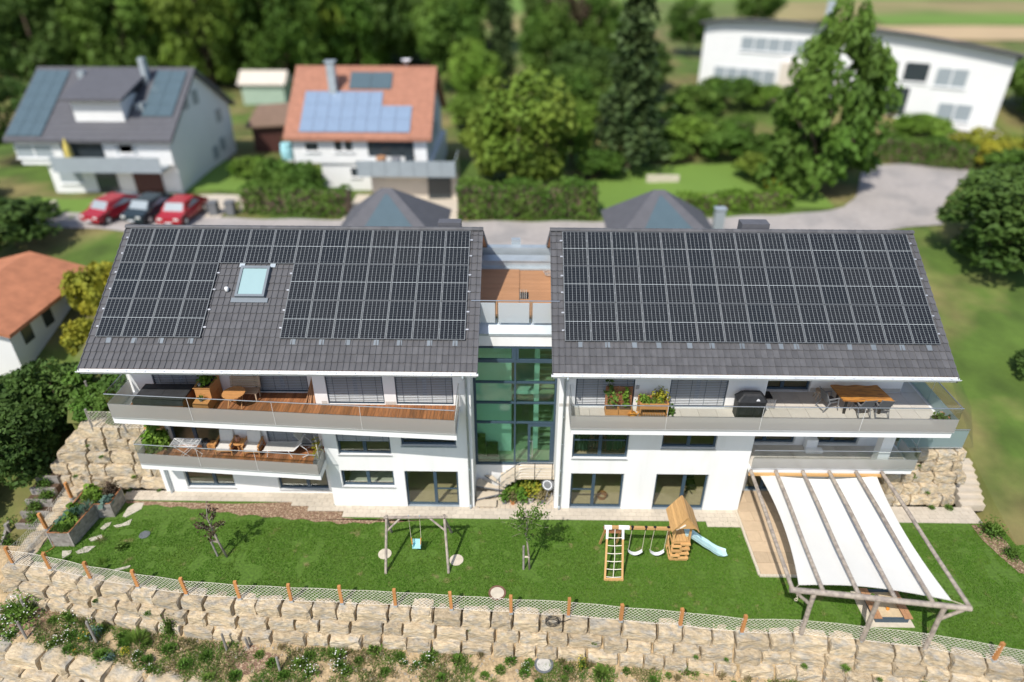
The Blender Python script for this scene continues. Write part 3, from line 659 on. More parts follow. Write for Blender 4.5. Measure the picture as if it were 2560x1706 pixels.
# ---------------- left house
LH = thing('apartment_house', 'white three storey house at left with skylight in its panelled roof and brown deck balconies', 'house', (-9.4, 5.0, 0))
holesL = [(-5.12,-2.70,0.02,2.2), (-8.0,-5.62,1.22,2.2), (-7.96,-5.61,3.12,5.2), (-5.12,-2.71,3.66,5.2), (-8.02,-5.63,5.9,8.05), (-5.13,-2.72,5.9,8.05)]
w_ = MB(); wall_holes(w_, -8.55, -2.0, -0.1, 8.72, 0.0, holesL)
w_.box(-8.55, -8.25, 0.3, 1.1, -0.1, 8.72)
holesR = [(-15.73,-13.42,0.30,2.25), (-11.33,-8.97,0.22,2.25), (-15.73,-13.42,2.96,5.1), (-11.35,-9.02,2.96,5.1), (-15.73,-13.42,5.92,8.0), (-11.38,-9.05,5.92,8.0)]
wall_holes(w_, -16.82, -8.552, -0.1, 8.9, 0.8, holesR)
ry = RP(0, RL).y
for xx, y0_ in ((-2.0, 0.302), (-16.52, 1.102)):
    w_.extx([(y0_,-0.1),(9.7,-0.1),(9.7,8.55),(ry,RP(0,RL).z-0.45),(y0_,EZ+(y0_-EY)*ST/CT-0.45)], xx-0.3, xx)
w_.box(-16.52, -2.3, 9.4, 9.7, -0.1, 8.6)
w_.box(-8.30, -8.06, -0.004, 0.0, 5.9, 6.06, 1); w_.box(-5.6, -5.15, -0.004, 0.0, 5.9, 6.06, 1)
w_.build('wall', ['render_white', 'concrete'], LH)
rooms(LH, -8.3, -2.3, [(0.02,2.55),(3.0,5.5),(5.95,8.2)], 4.6, parts=(-5.37,))
rooms(LH, -16.5, -8.62, [(0.25,2.55),(2.98,5.5),(5.95,8.2)], 5.0, yf=1.12, parts=(-12.4,))
window(LH, -5.12, -2.70, 0.03, 2.2, 0.0, (0.56,), 'zinc', cross=((0.56,1.0,1.02),))
window(LH, -8.0, -5.62, 1.22, 2.2, 0.0, (0.5,), 'alu')
window(LH, -7.96, -5.61, 3.12, 5.2, 0.0, (0.5,), 'alu'); blind(LH, -7.94, -5.63, 3.86, 5.2, 0.06)
window(LH, -5.12, -2.71, 3.66, 5.2, 0.0, (), 'zinc'); blind(LH, -5.10, -2.73, 3.98, 5.2, 0.06)
window(LH, -15.73, -13.42, 0.30, 2.25, 0.8, (0.58,), 'alu'); window(LH, -11.33, -8.97, 0.22, 2.25, 0.8, (0.58,), 'alu')
window(LH, -15.73, -13.42, 2.97, 5.1, 0.8, (0.45,)); window(LH, -11.35, -9.02, 2.97, 5.1, 0.8, (0.5,)); blind(LH, -11.33, -9.04, 2.98, 5.1, 0.88)
for x0_, x1_, y_ in ((-15.73,-13.42,0.8), (-11.38,-9.05,0.8), (-8.02,-5.63,0.0), (-5.13,-2.72,0.0)):
    window(LH, x0_, x1_, 5.92, 8.0, y_, (0.5,)); blind(LH, x0_+0.02, x1_-0.02, 5.94, 8.0, y_+0.07)
def freeL(x, t):
    u, tt = (x+16.974)/1.06, (t-1.36)/1.785
    if u < 0 or u > 14 or tt < 0 or tt > 3: return True
    return 4.02 < u < 6.98 and tt < 1.99
LROOF = roof(LH, -17.28, -1.60, freeL)
downpipe(LH, -2.17); 
MB().path([(-16.52,0.70,2.6),(-16.52,0.70,0.0)],0.05,8).build('downpipe','zinc',LH)
MB().bar((-16.75,0.85,8.15),(-17.25,-0.9,8.28),0.10,0.12).build('rafter_tail','white_paint',LH)
# skylight, vent
sk_ = MB()
def rbox(b, x0, x1, t0, t1, n0, n1, m=0):
    vs = [RP(x, t, n) for n in (n0, n1) for x, t in ((x0,t0),(x1,t0),(x1,t1),(x0,t1))]; b.add(vs, [(3,2,1,0),(4,5,6,7),(0,1,5,4),(1,2,6,5),(2,3,7,6),(3,0,4,7)], m); return b
t0_, t1_ = (1.62-EY)/CT, (2.90-EY)/CT
for a_ in ((-11.72,-11.62,t0_,t1_),(-10.60,-10.50,t0_,t1_),(-11.62,-10.60,t1_-0.12,t1_),(-11.62,-10.60,t0_,t0_+0.10)): rbox(sk_, *a_, -0.1, 0.09)
rbox(sk_, -11.88, -10.36, t0_-0.22, t0_-0.002, -0.09, -0.04)
sko = sk_.build('skylight', 'flashing', LROOF)
mat('sky_glass', (0.30, 0.43, 0.43), 0.10, 0.02, 2, spec=0.9)
gb = MB(); rbox(gb, -11.618, -10.602, t0_+0.102, t1_-0.122, 0.0, 0.05); gb.build('glass', 'sky_glass', LROOF)
vb = MB(); vb.lathe([(0.0,0.14),(0.07,0.13),(0.085,0.09),(0.085,0.0),(0.06,-0.05)], RP(-12.13,(1.92-EY)/CT,-0.02), 12); vb.build('roof_vent', 'white_paint', LROOF, smooth=True)
for xx in (-11.85, -10.55): pb = MB(); rbox(pb, xx, xx+0.22, t1_+0.01, t1_+0.28, -0.08, -0.03); pb.build('flashing', 'zinc', LROOF)
# balconies of the left house
def yL2(x): return -0.98+(x+16.75)*(-0.87/14.3)
def yL1(x): return -0.42+(x+16.7)*(-0.60/8.2)
s_ = MB(); s_.prism([(-16.75,yL2(-16.75)),(-2.45,yL2(-2.45)),(-2.45,-0.002),(-8.55,-0.002),(-8.552,0.798),(-16.75,0.798)], 5.53, 5.86); s_.build('balcony_slab', 'white_paint', LH)
dk = MB().box(-16.6,-2.6,-0.9,-0.85,5.862,5.868).build('balcony_deck', 'joint', LH)
boards(dk, -16.4, -2.55, lambda x: yL2(x)+0.10, lambda x: (-0.01 if x > -8.55 else 0.79), 5.90)
balustrade(LH, [(-16.72,0.72),(-16.72,yL2(-16.72)-0.03),(-2.48,yL2(-2.48)-0.03),(-2.48,-0.05)], 5.80, [(), (0.242,0.485,0.735), ()], 6.55, 7.02)
s_ = MB(); s_.prism([(-16.7,yL1(-16.7)),(-8.56,yL1(-8.56)),(-8.56,0.798),(-16.7,0.798)], 2.54, 2.86); s_.build('balcony_slab', 'white_paint', LH)
dk = MB().box(-16.5,-8.7,-0.3,-0.25,2.862,2.868).build('balcony_deck', 'joint', LH)
boards(dk, -16.4, -8.62, lambda x: yL1(x)+0.09, lambda x: 0.79, 2.93)
balustrade(LH, [(-16.66,0.72),(-16.66,yL1(-16.66)-0.03),(-8.60,yL1(-8.6)-0.03),(-8.60,0.0)], 2.80, [(), (0.345,0.665), ()], 3.45, 3.95)

# ---------------- right house
RH = thing('apartment_house', 'white three storey house at right with a fully panelled roof and tiled terrace balconies', 'house', (9.4, 5.0, 0))
holesG = [(2.41,4.80,0.02,2.18), (6.24,8.60,0.02,2.19), (2.39,4.83,3.06,5.2), (6.27,8.64,3.68,5.2), (2.38,4.81,5.9,8.05), (6.27,8.64,5.9,8.05)]
w_ = MB(); wall_holes(w_, 1.7, 10.23, -0.1, 8.72, 0.0, holesG); w_.box(9.93, 10.23, 0.3, 1.6, -0.1, 8.72)
holesQ = [(10.9,12.55,0.02,2.2), (13.9,14.75,0.02,2.1), (10.65,12.64,2.93,5.1), (13.18,15.53,2.93,5.1), (10.65,12.66,5.89,8.0)]
wall_holes(w_, 10.232, 16.62, -0.1, 8.9, 1.3, holesQ)
for xx, y0_ in ((2.0, 0.302), (16.62, 1.602)):
    w_.extx([(y0_,-0.1),(9.7,-0.1),(9.7,8.55),(ry,RP(0,RL).z-0.45),(y0_,EZ+(y0_-EY)*ST/CT-0.45)], xx-0.3, xx)
w_.box(2.0, 16.32, 9.4, 9.7, -0.1, 8.6)
w_.box(1.72, 2.36, -0.004, 0, 5.9, 6.06, 1); w_.box(12.70, 16.60, 1.296, 1.3, 5.9, 6.08, 1); w_.box(8.66, 10.2, -0.004, 0, 5.9, 6.06, 1)
w_.build('wall', ['render_white', 'concrete'], RH)
rooms(RH, 2.0, 9.9, [(0.02,2.55),(2.98,5.5),(5.95,8.2)], 4.6, parts=(5.5,))
rooms(RH, 9.92, 16.3, [(0.02,2.55),(2.98,5.5),(5.92,8.2)], 5.2, yf=1.62, parts=(12.85,))
window(RH, 2.41, 4.80, 0.03, 2.18, 0.0, (0.44,), 'zinc', cross=((0.0,0.44,1.08),)); window(RH, 6.24, 8.60, 0.03, 2.19, 0.0, (0.56,), 'zinc')
window(RH, 2.39, 4.83, 3.06, 5.2, 0.0, (0.5,), 'alu', cross=((0.0,1.0,3.98),)); window(RH, 6.27, 8.64, 3.68, 5.2, 0.0, (0.5,), 'alu')
window(RH, 2.38, 4.81, 5.92, 8.0, 0.0, (0.5,)); blind(RH, 2.40, 4.79, 5.94, 8.0, 0.07); window(RH, 6.27, 8.64, 5.92, 8.0, 0.0, (0.5,)); blind(RH, 6.29, 8.62, 5.94, 8.0, 0.07)
window(RH, 10.9, 12.55, 0.03, 2.2, 1.3, (0.5,), 'zinc'); window(RH, 10.65, 12.64, 2.95, 5.1, 1.3, (0.33,)); window(RH, 13.18, 15.53, 2.95, 5.1, 1.3, (0.52,)); window(RH, 10.65, 12.66, 5.91, 8.0, 1.3, (0.42,))
dr = MB().box(13.93, 14.72, 1.42, 1.48, 0.03, 2.07).build('door', 'white_paint', RH); MB().bar((14.02,1.38,1.05),(14.16,1.38,1.05),0.03,0.03).build('handle', 'black', dr)
cu_ = MB()
for a_, c_ in ((2.5,3.52),(3.68,4.74)):
    n = 26; vs = [(a_+(c_-a_)*i/n, 0.42+0.05*math.sin(i*1.6), z) for z in (3.25+0.0,5.1) for i in range(n+1)]; vs = [(x, y, z-(0.06*math.sin(x*5)+0.03*math.sin(x*13) if z < 4 else 0)) for x, y, z in vs]
    cu_.add(vs, [(i, i+1, n+2+i, n+1+i) for i in range(n)])
mat('curtain_green', (0.035, 0.075, 0.055), 0.8, 0.15, 3); cu_.build('curtain', 'curtain_green', RH)
def freeR(x, t):
    u, tt = (x-1.825)/1.06, (t-1.36)/1.785
    return u < 0 or u > 14 or tt < 0 or tt > 3
RROOF = roof(RH, 1.31, 17.02, freeR)
downpipe(RH, 1.93)
s_ = MB(); s_.prism([(2.15,-1.38),(17.48,-1.36),(17.48,5.0),(16.65,5.0),(16.65,1.298),(10.24,1.298),(10.24,-0.002),(2.15,-0.002)], 5.53, 5.84); s_.build('balcony_slab', 'white_paint', RH)
bf = MB().box(2.3,17.3,-1.2,-1.15,5.842,5.846).build('balcony_floor', 'joint', RH)
floor_tiles(bf, 2.22, 17.36, -1.32, 1.29, 5.88, 0.757, 0.65, ok=lambda x, y: y < -0.02 or x > 10.24); floor_tiles(bf, 16.67, 17.36, 1.29, 4.9, 5.88, 0.757, 0.65)
balustrade(RH, [(2.13,-0.04),(2.13,-1.43),(17.5,-1.41)], 5.80, [(), (0.247,0.492,0.752)], 6.50, 7.02)
balustrade(RH, [(17.50,-1.39),(17.50,4.9)], 5.80, [(0.33,0.66)], 6.45, 6.98, mats=('frosted_aqua','clear_glass'))
s_ = MB(); s_.prism([(10.24,-0.25),(17.35,-0.22),(17.35,5.0),(16.65,5.0),(16.65,1.298),(10.24,1.298)], 2.56, 2.84); s_.build('balcony_slab', 'white_paint', RH)
bf = MB().box(10.3,17.3,0.0,0.1,2.842,2.846).build('balcony_floor', 'joint', RH); floor_tiles(bf, 10.26, 17.3, -0.2, 1.29, 2.885, 0.70, 0.5)
balustrade(RH, [(10.24,-0.30),(17.38,-0.27),(17.38,1.2)], 2.80, [(), ()], 3.42, 3.86)
balustrade(RH, [(17.38,1.32),(20.4,1.36)], 2.74, [(0.3,)], 3.75, 3.80, mats=('frosted_aqua','clear_glass'))
MB().box(15.75,16.25,-0.05,0.35,2.89,5.6).build('column', 'render_white', RH)
MB().box(13.05,13.55,0.95,1.25,2.89,3.45).box(13.0,13.75,0.7,0.95,2.89,3.05).build('heat_pump', 'white_paint', RH)

# ---------------- photovoltaic panels and their rails
def pv_panel_meshes():
    W_, H_ = 1.04, 1.765; f = 0.015; b = MB()
    for a_ in ((0,f,0,H_),(W_-f,W_,0,H_),(f,W_-f,0,f),(f,W_-f,H_-f,H_)): b.box(a_[0],a_[1],a_[2],a_[3],-0.035,0.004)
    fr = b.mesh('frame', 'pv_frame'); lam = MB().box(f-0.002,W_-f+0.002,f-0.002,H_-f+0.002,-0.012,0.0).mesh('laminate', 'pv_laminate'); return fr, lam
FRM, LAM = pv_panel_meshes(); ORD = ['first','second','third','fourth','fifth','sixth','seventh','eighth','ninth','tenth','eleventh','twelfth','thirteenth','last']
def panels(x0, side, skip, roofo):
    rows = ['bottom', 'middle', 'top']
    for r in range(3):
        for c in range(14):
            if (r, c) in skip: continue
            p = RP(x0+c*1.06+0.01, 1.36+r*1.785+0.01, 0.0)
            t = thing('solar_panel', ('black solar panel, %s from left in the %s row of the %s roof' % (ORD[c], rows[r], side)) if c < 13 else 'black solar panel at the right end of the %s row on the %s roof' % (rows[r], side), 'solar panel', p, 'solar panels on the %s roof' % side)
            t.rotation_euler = (TH, 0, 0); local(t)
            link('frame', FRM, t); link('laminate', LAM, t)
    for r in range(3):
        for k in (0.28, 0.74):
            t = 1.36+1.785*(r+k)
            segs = [(0,14)] if not any(s_[0] == r for s_ in skip) else [(0,4),(7,14)]
            for a_, c_ in segs:
                b = MB(); rbox(b, x0+a_*1.06-0.10, x0+c_*1.06+0.11, t-0.03, t+0.03, -0.085, -0.036); b.build('mounting_rail', 'alu', roofo)
    for c in range(1, 28):
        if c % 2 or random.random() < 0.2:
            xx = x0+c*0.53+random.uniform(-0.1, 0.1)
            if any(s_[0] == 0 for s_ in skip) and 4.1 < (xx-x0)/1.06 < 6.8: continue
            b = MB(); rbox(b, xx, xx+0.2, 1.12, 1.36, -0.085, -0.062); b.build('flashing', 'flashing', roofo)
panels(-16.974, 'left', [(r, c) for r in (0, 1) for c in (4, 5, 6)], LROOF)
panels(1.825, 'right', [], RROOF)

# ---------------- stair hall between the houses
SH = thing('stair_hall', 'green glazed stair hall joining the two white houses under a roof terrace', 'building', (-0.15, 4.0, 0)); YS = 1.45
MB().box(-1.998, 1.698, YS, YS+0.3, -0.1, 1.34).build('wall', 'render_white', SH); MB().box(-1.998, 1.698, YS, YS+0.3, 7.97, 8.50).build('wall', 'render_white', SH)
b = MB(); b.box(-1.99, 1.69, YS-0.06, YS+0.55, 8.502, 8.60); b.extx([(YS-0.05,8.602),(YS+0.42,9.0),(YS+0.55,9.0),(YS+0.55,8.602)], -1.99, 1.69); b.box(-0.02, 0.0, YS-0.065, YS+0.5, 8.60, 8.605); b.build('zinc_coping', 'zinc', SH)
b = MB(); fz = [1.36, 3.89, 5.0, 6.11, 7.24, 7.95]; yy = YS+0.05
b.box(-1.99,-1.88,yy-0.06,yy+0.06,1.36,7.95); b.box(1.60,1.69,yy-0.06,yy+0.06,1.36,7.95); b.box(-1.88,1.60,yy-0.06,yy+0.06,1.36,1.47); b.box(-1.88,1.60,yy-0.06,yy+0.06,7.86,7.95)
for z in fz[1:-1]: h_ = 0.05 if z < 7 else 0.10; b.box(-1.88,-0.19,yy-0.07,yy+0.05,z-h_,z+h_*0.6); b.box(-0.11,1.60,yy-0.07,yy+0.05,z-h_,z+h_*0.6)
b.box(-0.19,-0.11,yy-0.09,yy+0.06,1.47,7.86); b.box(-0.30,-0.19,yy-0.06,yy+0.05,7.30,7.86); b.box(-0.11,0.0,yy-0.06,yy+0.05,7.30,7.86)
b.build('curtain_frame', 'anthracite', SH)
for z0_, z1_ in zip(fz[:-1], fz[1:]):
    MB().box(-1.88,-0.16,yy-0.01,yy+0.01,z0_,z1_).build('pane', 'pane_green', SH)
    if z0_ > 2: MB().box(-0.14,1.60,yy-0.01,yy+0.01,z0_,z1_).build('pane', 'pane_green', SH)
MB().box(-0.14,0.44,yy-0.01,yy+0.01,1.47,3.85).build('pane', 'pane_green', SH)
d_ = MB(); 
for a_ in ((0.45,0.57,1.47,3.82),(1.48,1.60,1.47,3.82),(0.57,1.48,1.47,1.60),(0.57,1.48,3.68,3.82)): d_.box(a_[0],a_[1],yy-0.08,yy+0.02,a_[2],a_[3])
do = d_.build('door', 'anthracite', SH); MB().box(0.57,1.48,yy-0.03,yy-0.02,1.6,3.68).build('glass', 'pane_green', do); MB().path([(0.66,yy-0.16,1.9),(0.66,yy-0.16,2.95)],0.02,7).path([(0.66,yy-0.16,2.0),(0.52,yy-0.08,2.0)],0.012,6).path([(0.66,yy-0.16,2.85),(0.52,yy-0.08,2.85)],0.012,6).build('handle', 'steel', do)
# inside: lit partition at left, floors, column and stair flights at right
b = MB(); b.add([(-1.98,YS+0.3,1.42),(1.68,YS+0.3,1.42),(1.68,7,1.42),(-1.98,7,1.42)], [(0,1,2,3)], 1)
b.box(-1.97,-0.32,YS+0.9,YS+1.0,1.45,7.9,0); b.add([(-1.98,6.8,1.4),(1.68,6.8,1.4),(1.68,6.8,8.4),(-1.98,6.8,8.4)], [(0,1,2,3)], 0); b.box(0.72,0.95,YS+1.1,YS+1.3,1.45,7.9,0)
b.box(-1.97,1.67,YS+1.3,6.7,4.55,4.75,0); b.box(-0.3,1.67,YS+3.0,6.7,6.9,7.1,0); b.build('interior_wall', ['white_paint', 'stair_stone'], SH)
b = MB()
for k in range(8): b.box(0.96,1.66,YS+1.0+k*0.28,YS+1.30+k*0.28,1.45+k*0.18,1.51+k*0.18); b.box(-0.28,0.70,YS+3.3-k*0.28,YS+3.6-k*0.28,2.95+k*0.18,3.01+k*0.18); b.box(0.96,1.66,YS+1.0+k*0.28,YS+1.30+k*0.28,4.75+k*0.18,4.81+k*0.18)
b.build('inner_stair', 'stair_stone', SH)
b = MB(); b.box(-1.95,-1.55,YS+0.5,YS+0.8,1.45,2.6); b.box(-1.5,-0.95,YS+0.45,YS+0.8,1.45,2.1); b.build('shoe_cabinet', 'black', SH)
# roof terrace
b = MB(); b.box(-1.99,1.69,YS+0.56,8.2,8.3,8.86); b.build('terrace_slab', 'joint', SH)
dk = MB().box(-1.5,1.5,2.4,2.5,8.862,8.866).build('terrace_deck', 'joint', SH)
bm_ = MB().box(0,1,0.003,0.142,-0.03,0).mesh('deck_board', 'deck_plain')
for k in range(34):
    y = 2.2+k*0.145
    for xa, xb in ((-1.98,0.0),(0.0,1.68)):
        if 3.9 < y < 4.6 and xa == 0.0: xa = 0.42
        inst(bm_, 'deck_board', dk, (xa+0.004, y, 8.93+(0.06 if xb == 0.0 else 0)+random.uniform(-.002,.002)), (0,0,0), (xb-xa-0.008, 1, 1))
MB().box(0.01,0.41,3.9,4.75,8.863,8.868).build('hatch', 'black', SH)
for k in range(4): MB().bar((0.04+k*0.09,4.0,8.9),(0.04+k*0.09,4.25,9.25),0.03,0.02).build('slat', 'grey_wood', SH)
b = MB(); b.box(-1.99,1.69,7.15,7.55,8.87,9.32); b.extx([(7.10,9.32),(7.10,9.36),(7.62,9.44),(7.62,9.32)], -1.99, 1.69); b.extx([(6.92,8.95),(6.92,9.02),(7.149,9.02),(7.149,8.95)], -1.99, 1.69)
for k in range(1, 7): xx = -1.99+k*0.526; b.box(xx-0.008,xx+0.008,7.14,7.15,9.02,9.31)
b.build('parapet', 'zinc', SH); b = MB(); b.box(-1.99,1.69,7.9,8.3,8.87,9.7); b.build('parapet', 'zinc', SH)
b = MB(); b.box(-0.42,0.02,8.32,8.6,9.3,9.95)
for k in range(6): b.box(-0.42+k*0.085,-0.38+k*0.085,8.30,8.32,9.6,9.95)
b.build('roof_grille', 'zinc', SH)
rl = MB().path([(-1.97,1.62,10.05),(1.67,1.62,10.05)],0.024,8).build('terrace_rail', 'steel', SH)
for xx in (-0.93, 0.49):
    for dx in (-0.04, 0.04): MB().bar((xx+dx,1.64,9.0),(xx+dx,1.64,10.03),0.028,0.02).build('post', 'steel', rl)
for a_, c_ in ((-1.97,-1.0),(-0.86,0.42),(0.56,1.67)): MB().box(a_,c_,1.60,1.615,9.02,9.96).build('frosted_pane', 'frosted_white', rl)
# outside stair
OS = thing('garden_stair', 'pale stone winder stair with steel railing rising to the glass entrance', 'stairs', (-0.5, 0.6, 0))
cxs, cys = -0.62, 0.62
def wedge(a0, a1, z, r1=1.34, r0=0.14):
    P = [(cxs+r*math.cos(math.radians(a_)), cys+r*math.sin(math.radians(a_))) for r, a_ in ((r0,a0),(r1,a0),(r1*1.0,(a0+a1)/2),(r1,a1),(r0,a1))]
    P = [(max(-1.96, x), min(1.42, max(-0.07, y))) for x, y in P]; q = MB(); q.prism(P, z-0.075, z); q.m = [1, 0]+[1]*(len(q.f)-2); q.build('tread', ['stair_stone', 'pot_grey'], OS)  # dark grey sides and undersides paint in the shade between winder treads
MB().box(-1.94,-0.98,-0.08,0.36,0.12,0.18).build('tread', 'stair_stone', OS)
MB().box(-1.94,-0.98,-0.08+0.30,-0.05+0.34,0.0,0.12).box(-1.85,-1.80,-0.05,0.3,0,0.12).box(-1.10,-1.05,-0.05,0.3,0,0.12).build('riser_and_gap_shade', 'concrete', OS)
wedge(199, 176, 0.36, 1.34); wedge(170, 147, 0.54, 1.45); wedge(141, 119, 0.72, 1.25); 
for k in range(4): MB().box(-0.80+k*0.235,-0.79+k*0.235,0.53,1.40,0.70+k*0.155,0.835+k*0.155).build('riser_and_gap_shade', 'pot_grey', OS); MB().box(-0.80+k*0.235,-0.545+k*0.235,0.50-0.0,1.42,0.84+k*0.155,0.90+k*0.155).build('tread', 'stair_stone', OS)  # dark plates added as the shade in the gaps below the straight treads
lp = MB().box(0.13,1.69,0.47,1.43,1.36,1.43).build('landing', 'stair_stone', OS)
MB().box(0.0,1.69,1.2,1.44,0.0,1.35).build('stair_support', 'concrete', OS)
HP = [(-1.05,0.30,1.25),(-0.80,0.42,1.55),(-0.50,0.47,1.80),(0.05,0.46,2.33),(0.18,0.46,2.38),(1.66,0.46,2.38)]
MB().path(HP, 0.022, 7).build('handrail', 'steel', OS)
for x, y, z0_, z1_ in ((-0.85,0.40,0.45,1.48),(-0.12,0.46,0.95,2.15),(0.78,0.46,1.3,2.37),(1.58,0.46,1.3,2.37)): MB().bar((x,y,z0_),(x,y,z1_),0.035,0.02).build('post', 'black', OS)
for k in range(5):
    d = 0.17*(k+1); MB().path([(p[0],p[1],p[2]-d) for p in HP], 0.006, 4).build('cable', 'steel', OS)
# ================================================================ VEGETATION
def quads(c, nrm, size, asp=1.6, rg=rng):
    """leaf shaped quads at c (N,3) facing roughly nrm (N,3)"""
    N = len(c); t = rg.normal(size=(N, 3)); n = nrm + 0.75*rg.normal(size=(N, 3)); n /= np.linalg.norm(n, axis=1)[:, None]
    u = np.cross(n, t); u /= np.linalg.norm(u, axis=1)[:, None]; v = np.cross(n, u); s = (size*rg.uniform(0.6, 1.35, N))[:, None]
    return np.stack([c - v*s*asp*0.5, c + u*s*0.5, c + v*s*asp*0.5, c - u*s*0.5], 1)
def crown(seed, rx, ry_, rz, ncl=34, nl=46, leaf_=0.34, fill=0.55, clump=0.36, low=-0.75):
    rg = np.random.default_rng(seed); out = []
    d = rg.normal(size=(ncl*3, 3)); d /= np.linalg.norm(d, axis=1)[:, None]; d = d[d[:, 2] > low][:ncl]
    r = rg.uniform(fill, 0.98, len(d))**0.7; cc = d*r[:, None]*np.array([rx, ry_, rz])*(1-clump*0.6)
    for k, c in enumerate(cc):
        cs = clump*rg.uniform(0.65, 1.25); e_ = rg.normal(size=(nl, 3)); e_ /= np.linalg.norm(e_, axis=1)[:, None]
        p = c + e_*np.array([rx, ry_, rz*0.8])*cs*(rg.uniform(0.35, 1.0, nl)**0.5)[:, None]
        out.append(quads(p, e_ + np.array([0, 0, 0.5]), np.full(nl, leaf_), 1.4, rg))
    return np.concatenate(out).reshape(-1, 3)
def conifer(seed, r, h, tiers=15, per=15, nl=15, leaf_=0.42, shape=1.0):
    rg = np.random.default_rng(seed); out = []
    for i in range(tiers):
        f = (i+0.5)/tiers; z = h*(0.06+0.92*f); R = r*(1-f)**shape+0.12; n = max(5, int(per*(1-f*0.6)))
        for a_ in rg.uniform(0, 2*np.pi, n):
            L = R*rg.uniform(0.7, 1.1); t = rg.uniform(0.15, 1.0, nl); x = L*t
            p = np.stack([x*np.cos(a_), x*np.sin(a_), z - 0.30*x*t + rg.normal(0, 0.009*h, nl)], 1)+rg.normal(0, 0.09*R+0.05, (nl, 3))
            out.append(quads(p, np.tile(np.array([0.3*np.cos(a_), 0.3*np.sin(a_), 1.0]), (nl, 1)), np.full(nl, leaf_), 1.7, rg))
    return np.concatenate(out).reshape(-1, 3)
CR = {k: crown(i+20, 1, 1, 1, 56, 105, 0.075, clump=0.27, low=-0.9) for i, k in enumerate('ABCD')}
CF = {k: crown(i+20, 1, 1, 1, 44, 52, 0.12, clump=0.30) for i, k in enumerate('ABCD')}
_k = crown(44, 1, 1, 1, 92, 105, 0.07, clump=0.22, low=-0.95); _f = (1.12-0.62*((_k[:, 2]+1)/2))[:, None]; CR['K'] = np.concatenate([_k[:, :2]*_f, _k[:, 2:]], 1).astype(np.float32)
CB = {k: crown(i+60, 1, 1, 0.85, 34, 80, 0.105, clump=0.32, low=-0.5) for i, k in enumerate('EFG')}
CNS = {'S': (3.7, 24.0, 1.5), 'T': (2.0, 25.0, 0.7)}
CN = {k: conifer(i+90, r_, h_, 26, 20, 16, 0.42, s_) for i, (k, (r_, h_, s_)) in enumerate(CNS.items())}
MESH = {}
def crown_mesh(kind, m_):
    if (kind, m_) not in MESH:
        src = CR.get(kind); src = src if src is not None else (CB.get(kind) if kind in CB else CN[kind])
        MESH[kind, m_] = npmesh('crown', src, 4, m_)
    return MESH[kind, m_]
def tree(name, label, cat, x, y, h, r, kind, m_, z=None, trunk=0.3, tr=None, group=None, rz=None):
    z = ground(x, y) if z is None else z; t = thing(name, label, cat, (x, y, z), group); local(t)
    rz = random.uniform(0, 6.28) if rz is None else rz; tr = tr or max(0.08, h*0.018)
    if kind in CN:
        c = link('crown', crown_mesh(kind, m_), t); c.scale = (r/CNS[kind][0], r/CNS[kind][0], h/CNS[kind][1]); c.rotation_euler = (0, 0, rz)
        MB().tube((0,0,-0.3), (0,0,h*0.97), tr, 0.03, 7).build('trunk', 'bark', t)
    else:
        c = link('crown', crown_mesh(kind, m_), t); zc = h*trunk+(h*(1-trunk))/2; c.location = (0, 0, zc); c.scale = (r, r, h*(1-trunk)/2); c.rotation_euler = (0, 0, rz)
        b = MB(); b.path([(0,0,-0.3),(0.05*r,0.02*r,h*trunk),(0.0,0.05*r,zc+0.2*h*(1-trunk))], [tr, tr*0.75, tr*0.25], 7)
        for k in range(6):
            a_ = k*1.05+rz; b.path([(0,0,h*trunk*0.95+0.05*k*h*(1-trunk)), (0.35*r*math.cos(a_), 0.35*r*math.sin(a_), zc-0.1*h*(1-trunk)), (0.75*r*math.cos(a_), 0.75*r*math.sin(a_), zc+0.12*h*(1-trunk)*math.sin(k*2.1))], [tr*0.5, tr*0.3, tr*0.08], 5)
        b.build('trunk', 'bark', t)
    return t
def bush(name, label, cat, x, y, h, r, kind, m_, z=None, group=None, ry_=None, rz=None):
    z = ground(x, y) if z is None else z; t = thing(name, label, cat, (x, y, z), group); local(t)
    c = link('foliage', crown_mesh(kind, m_), t); c.location = (0, 0, h*0.45); c.scale = (r, ry_ or r, h*0.62); c.rotation_euler = (0, 0, random.uniform(0, 6.28) if rz is None else rz)
    MB().tube((0,0,-0.2),(0,0,h*0.5),0.05,0.02,6).build('stem', 'bark', t); return t
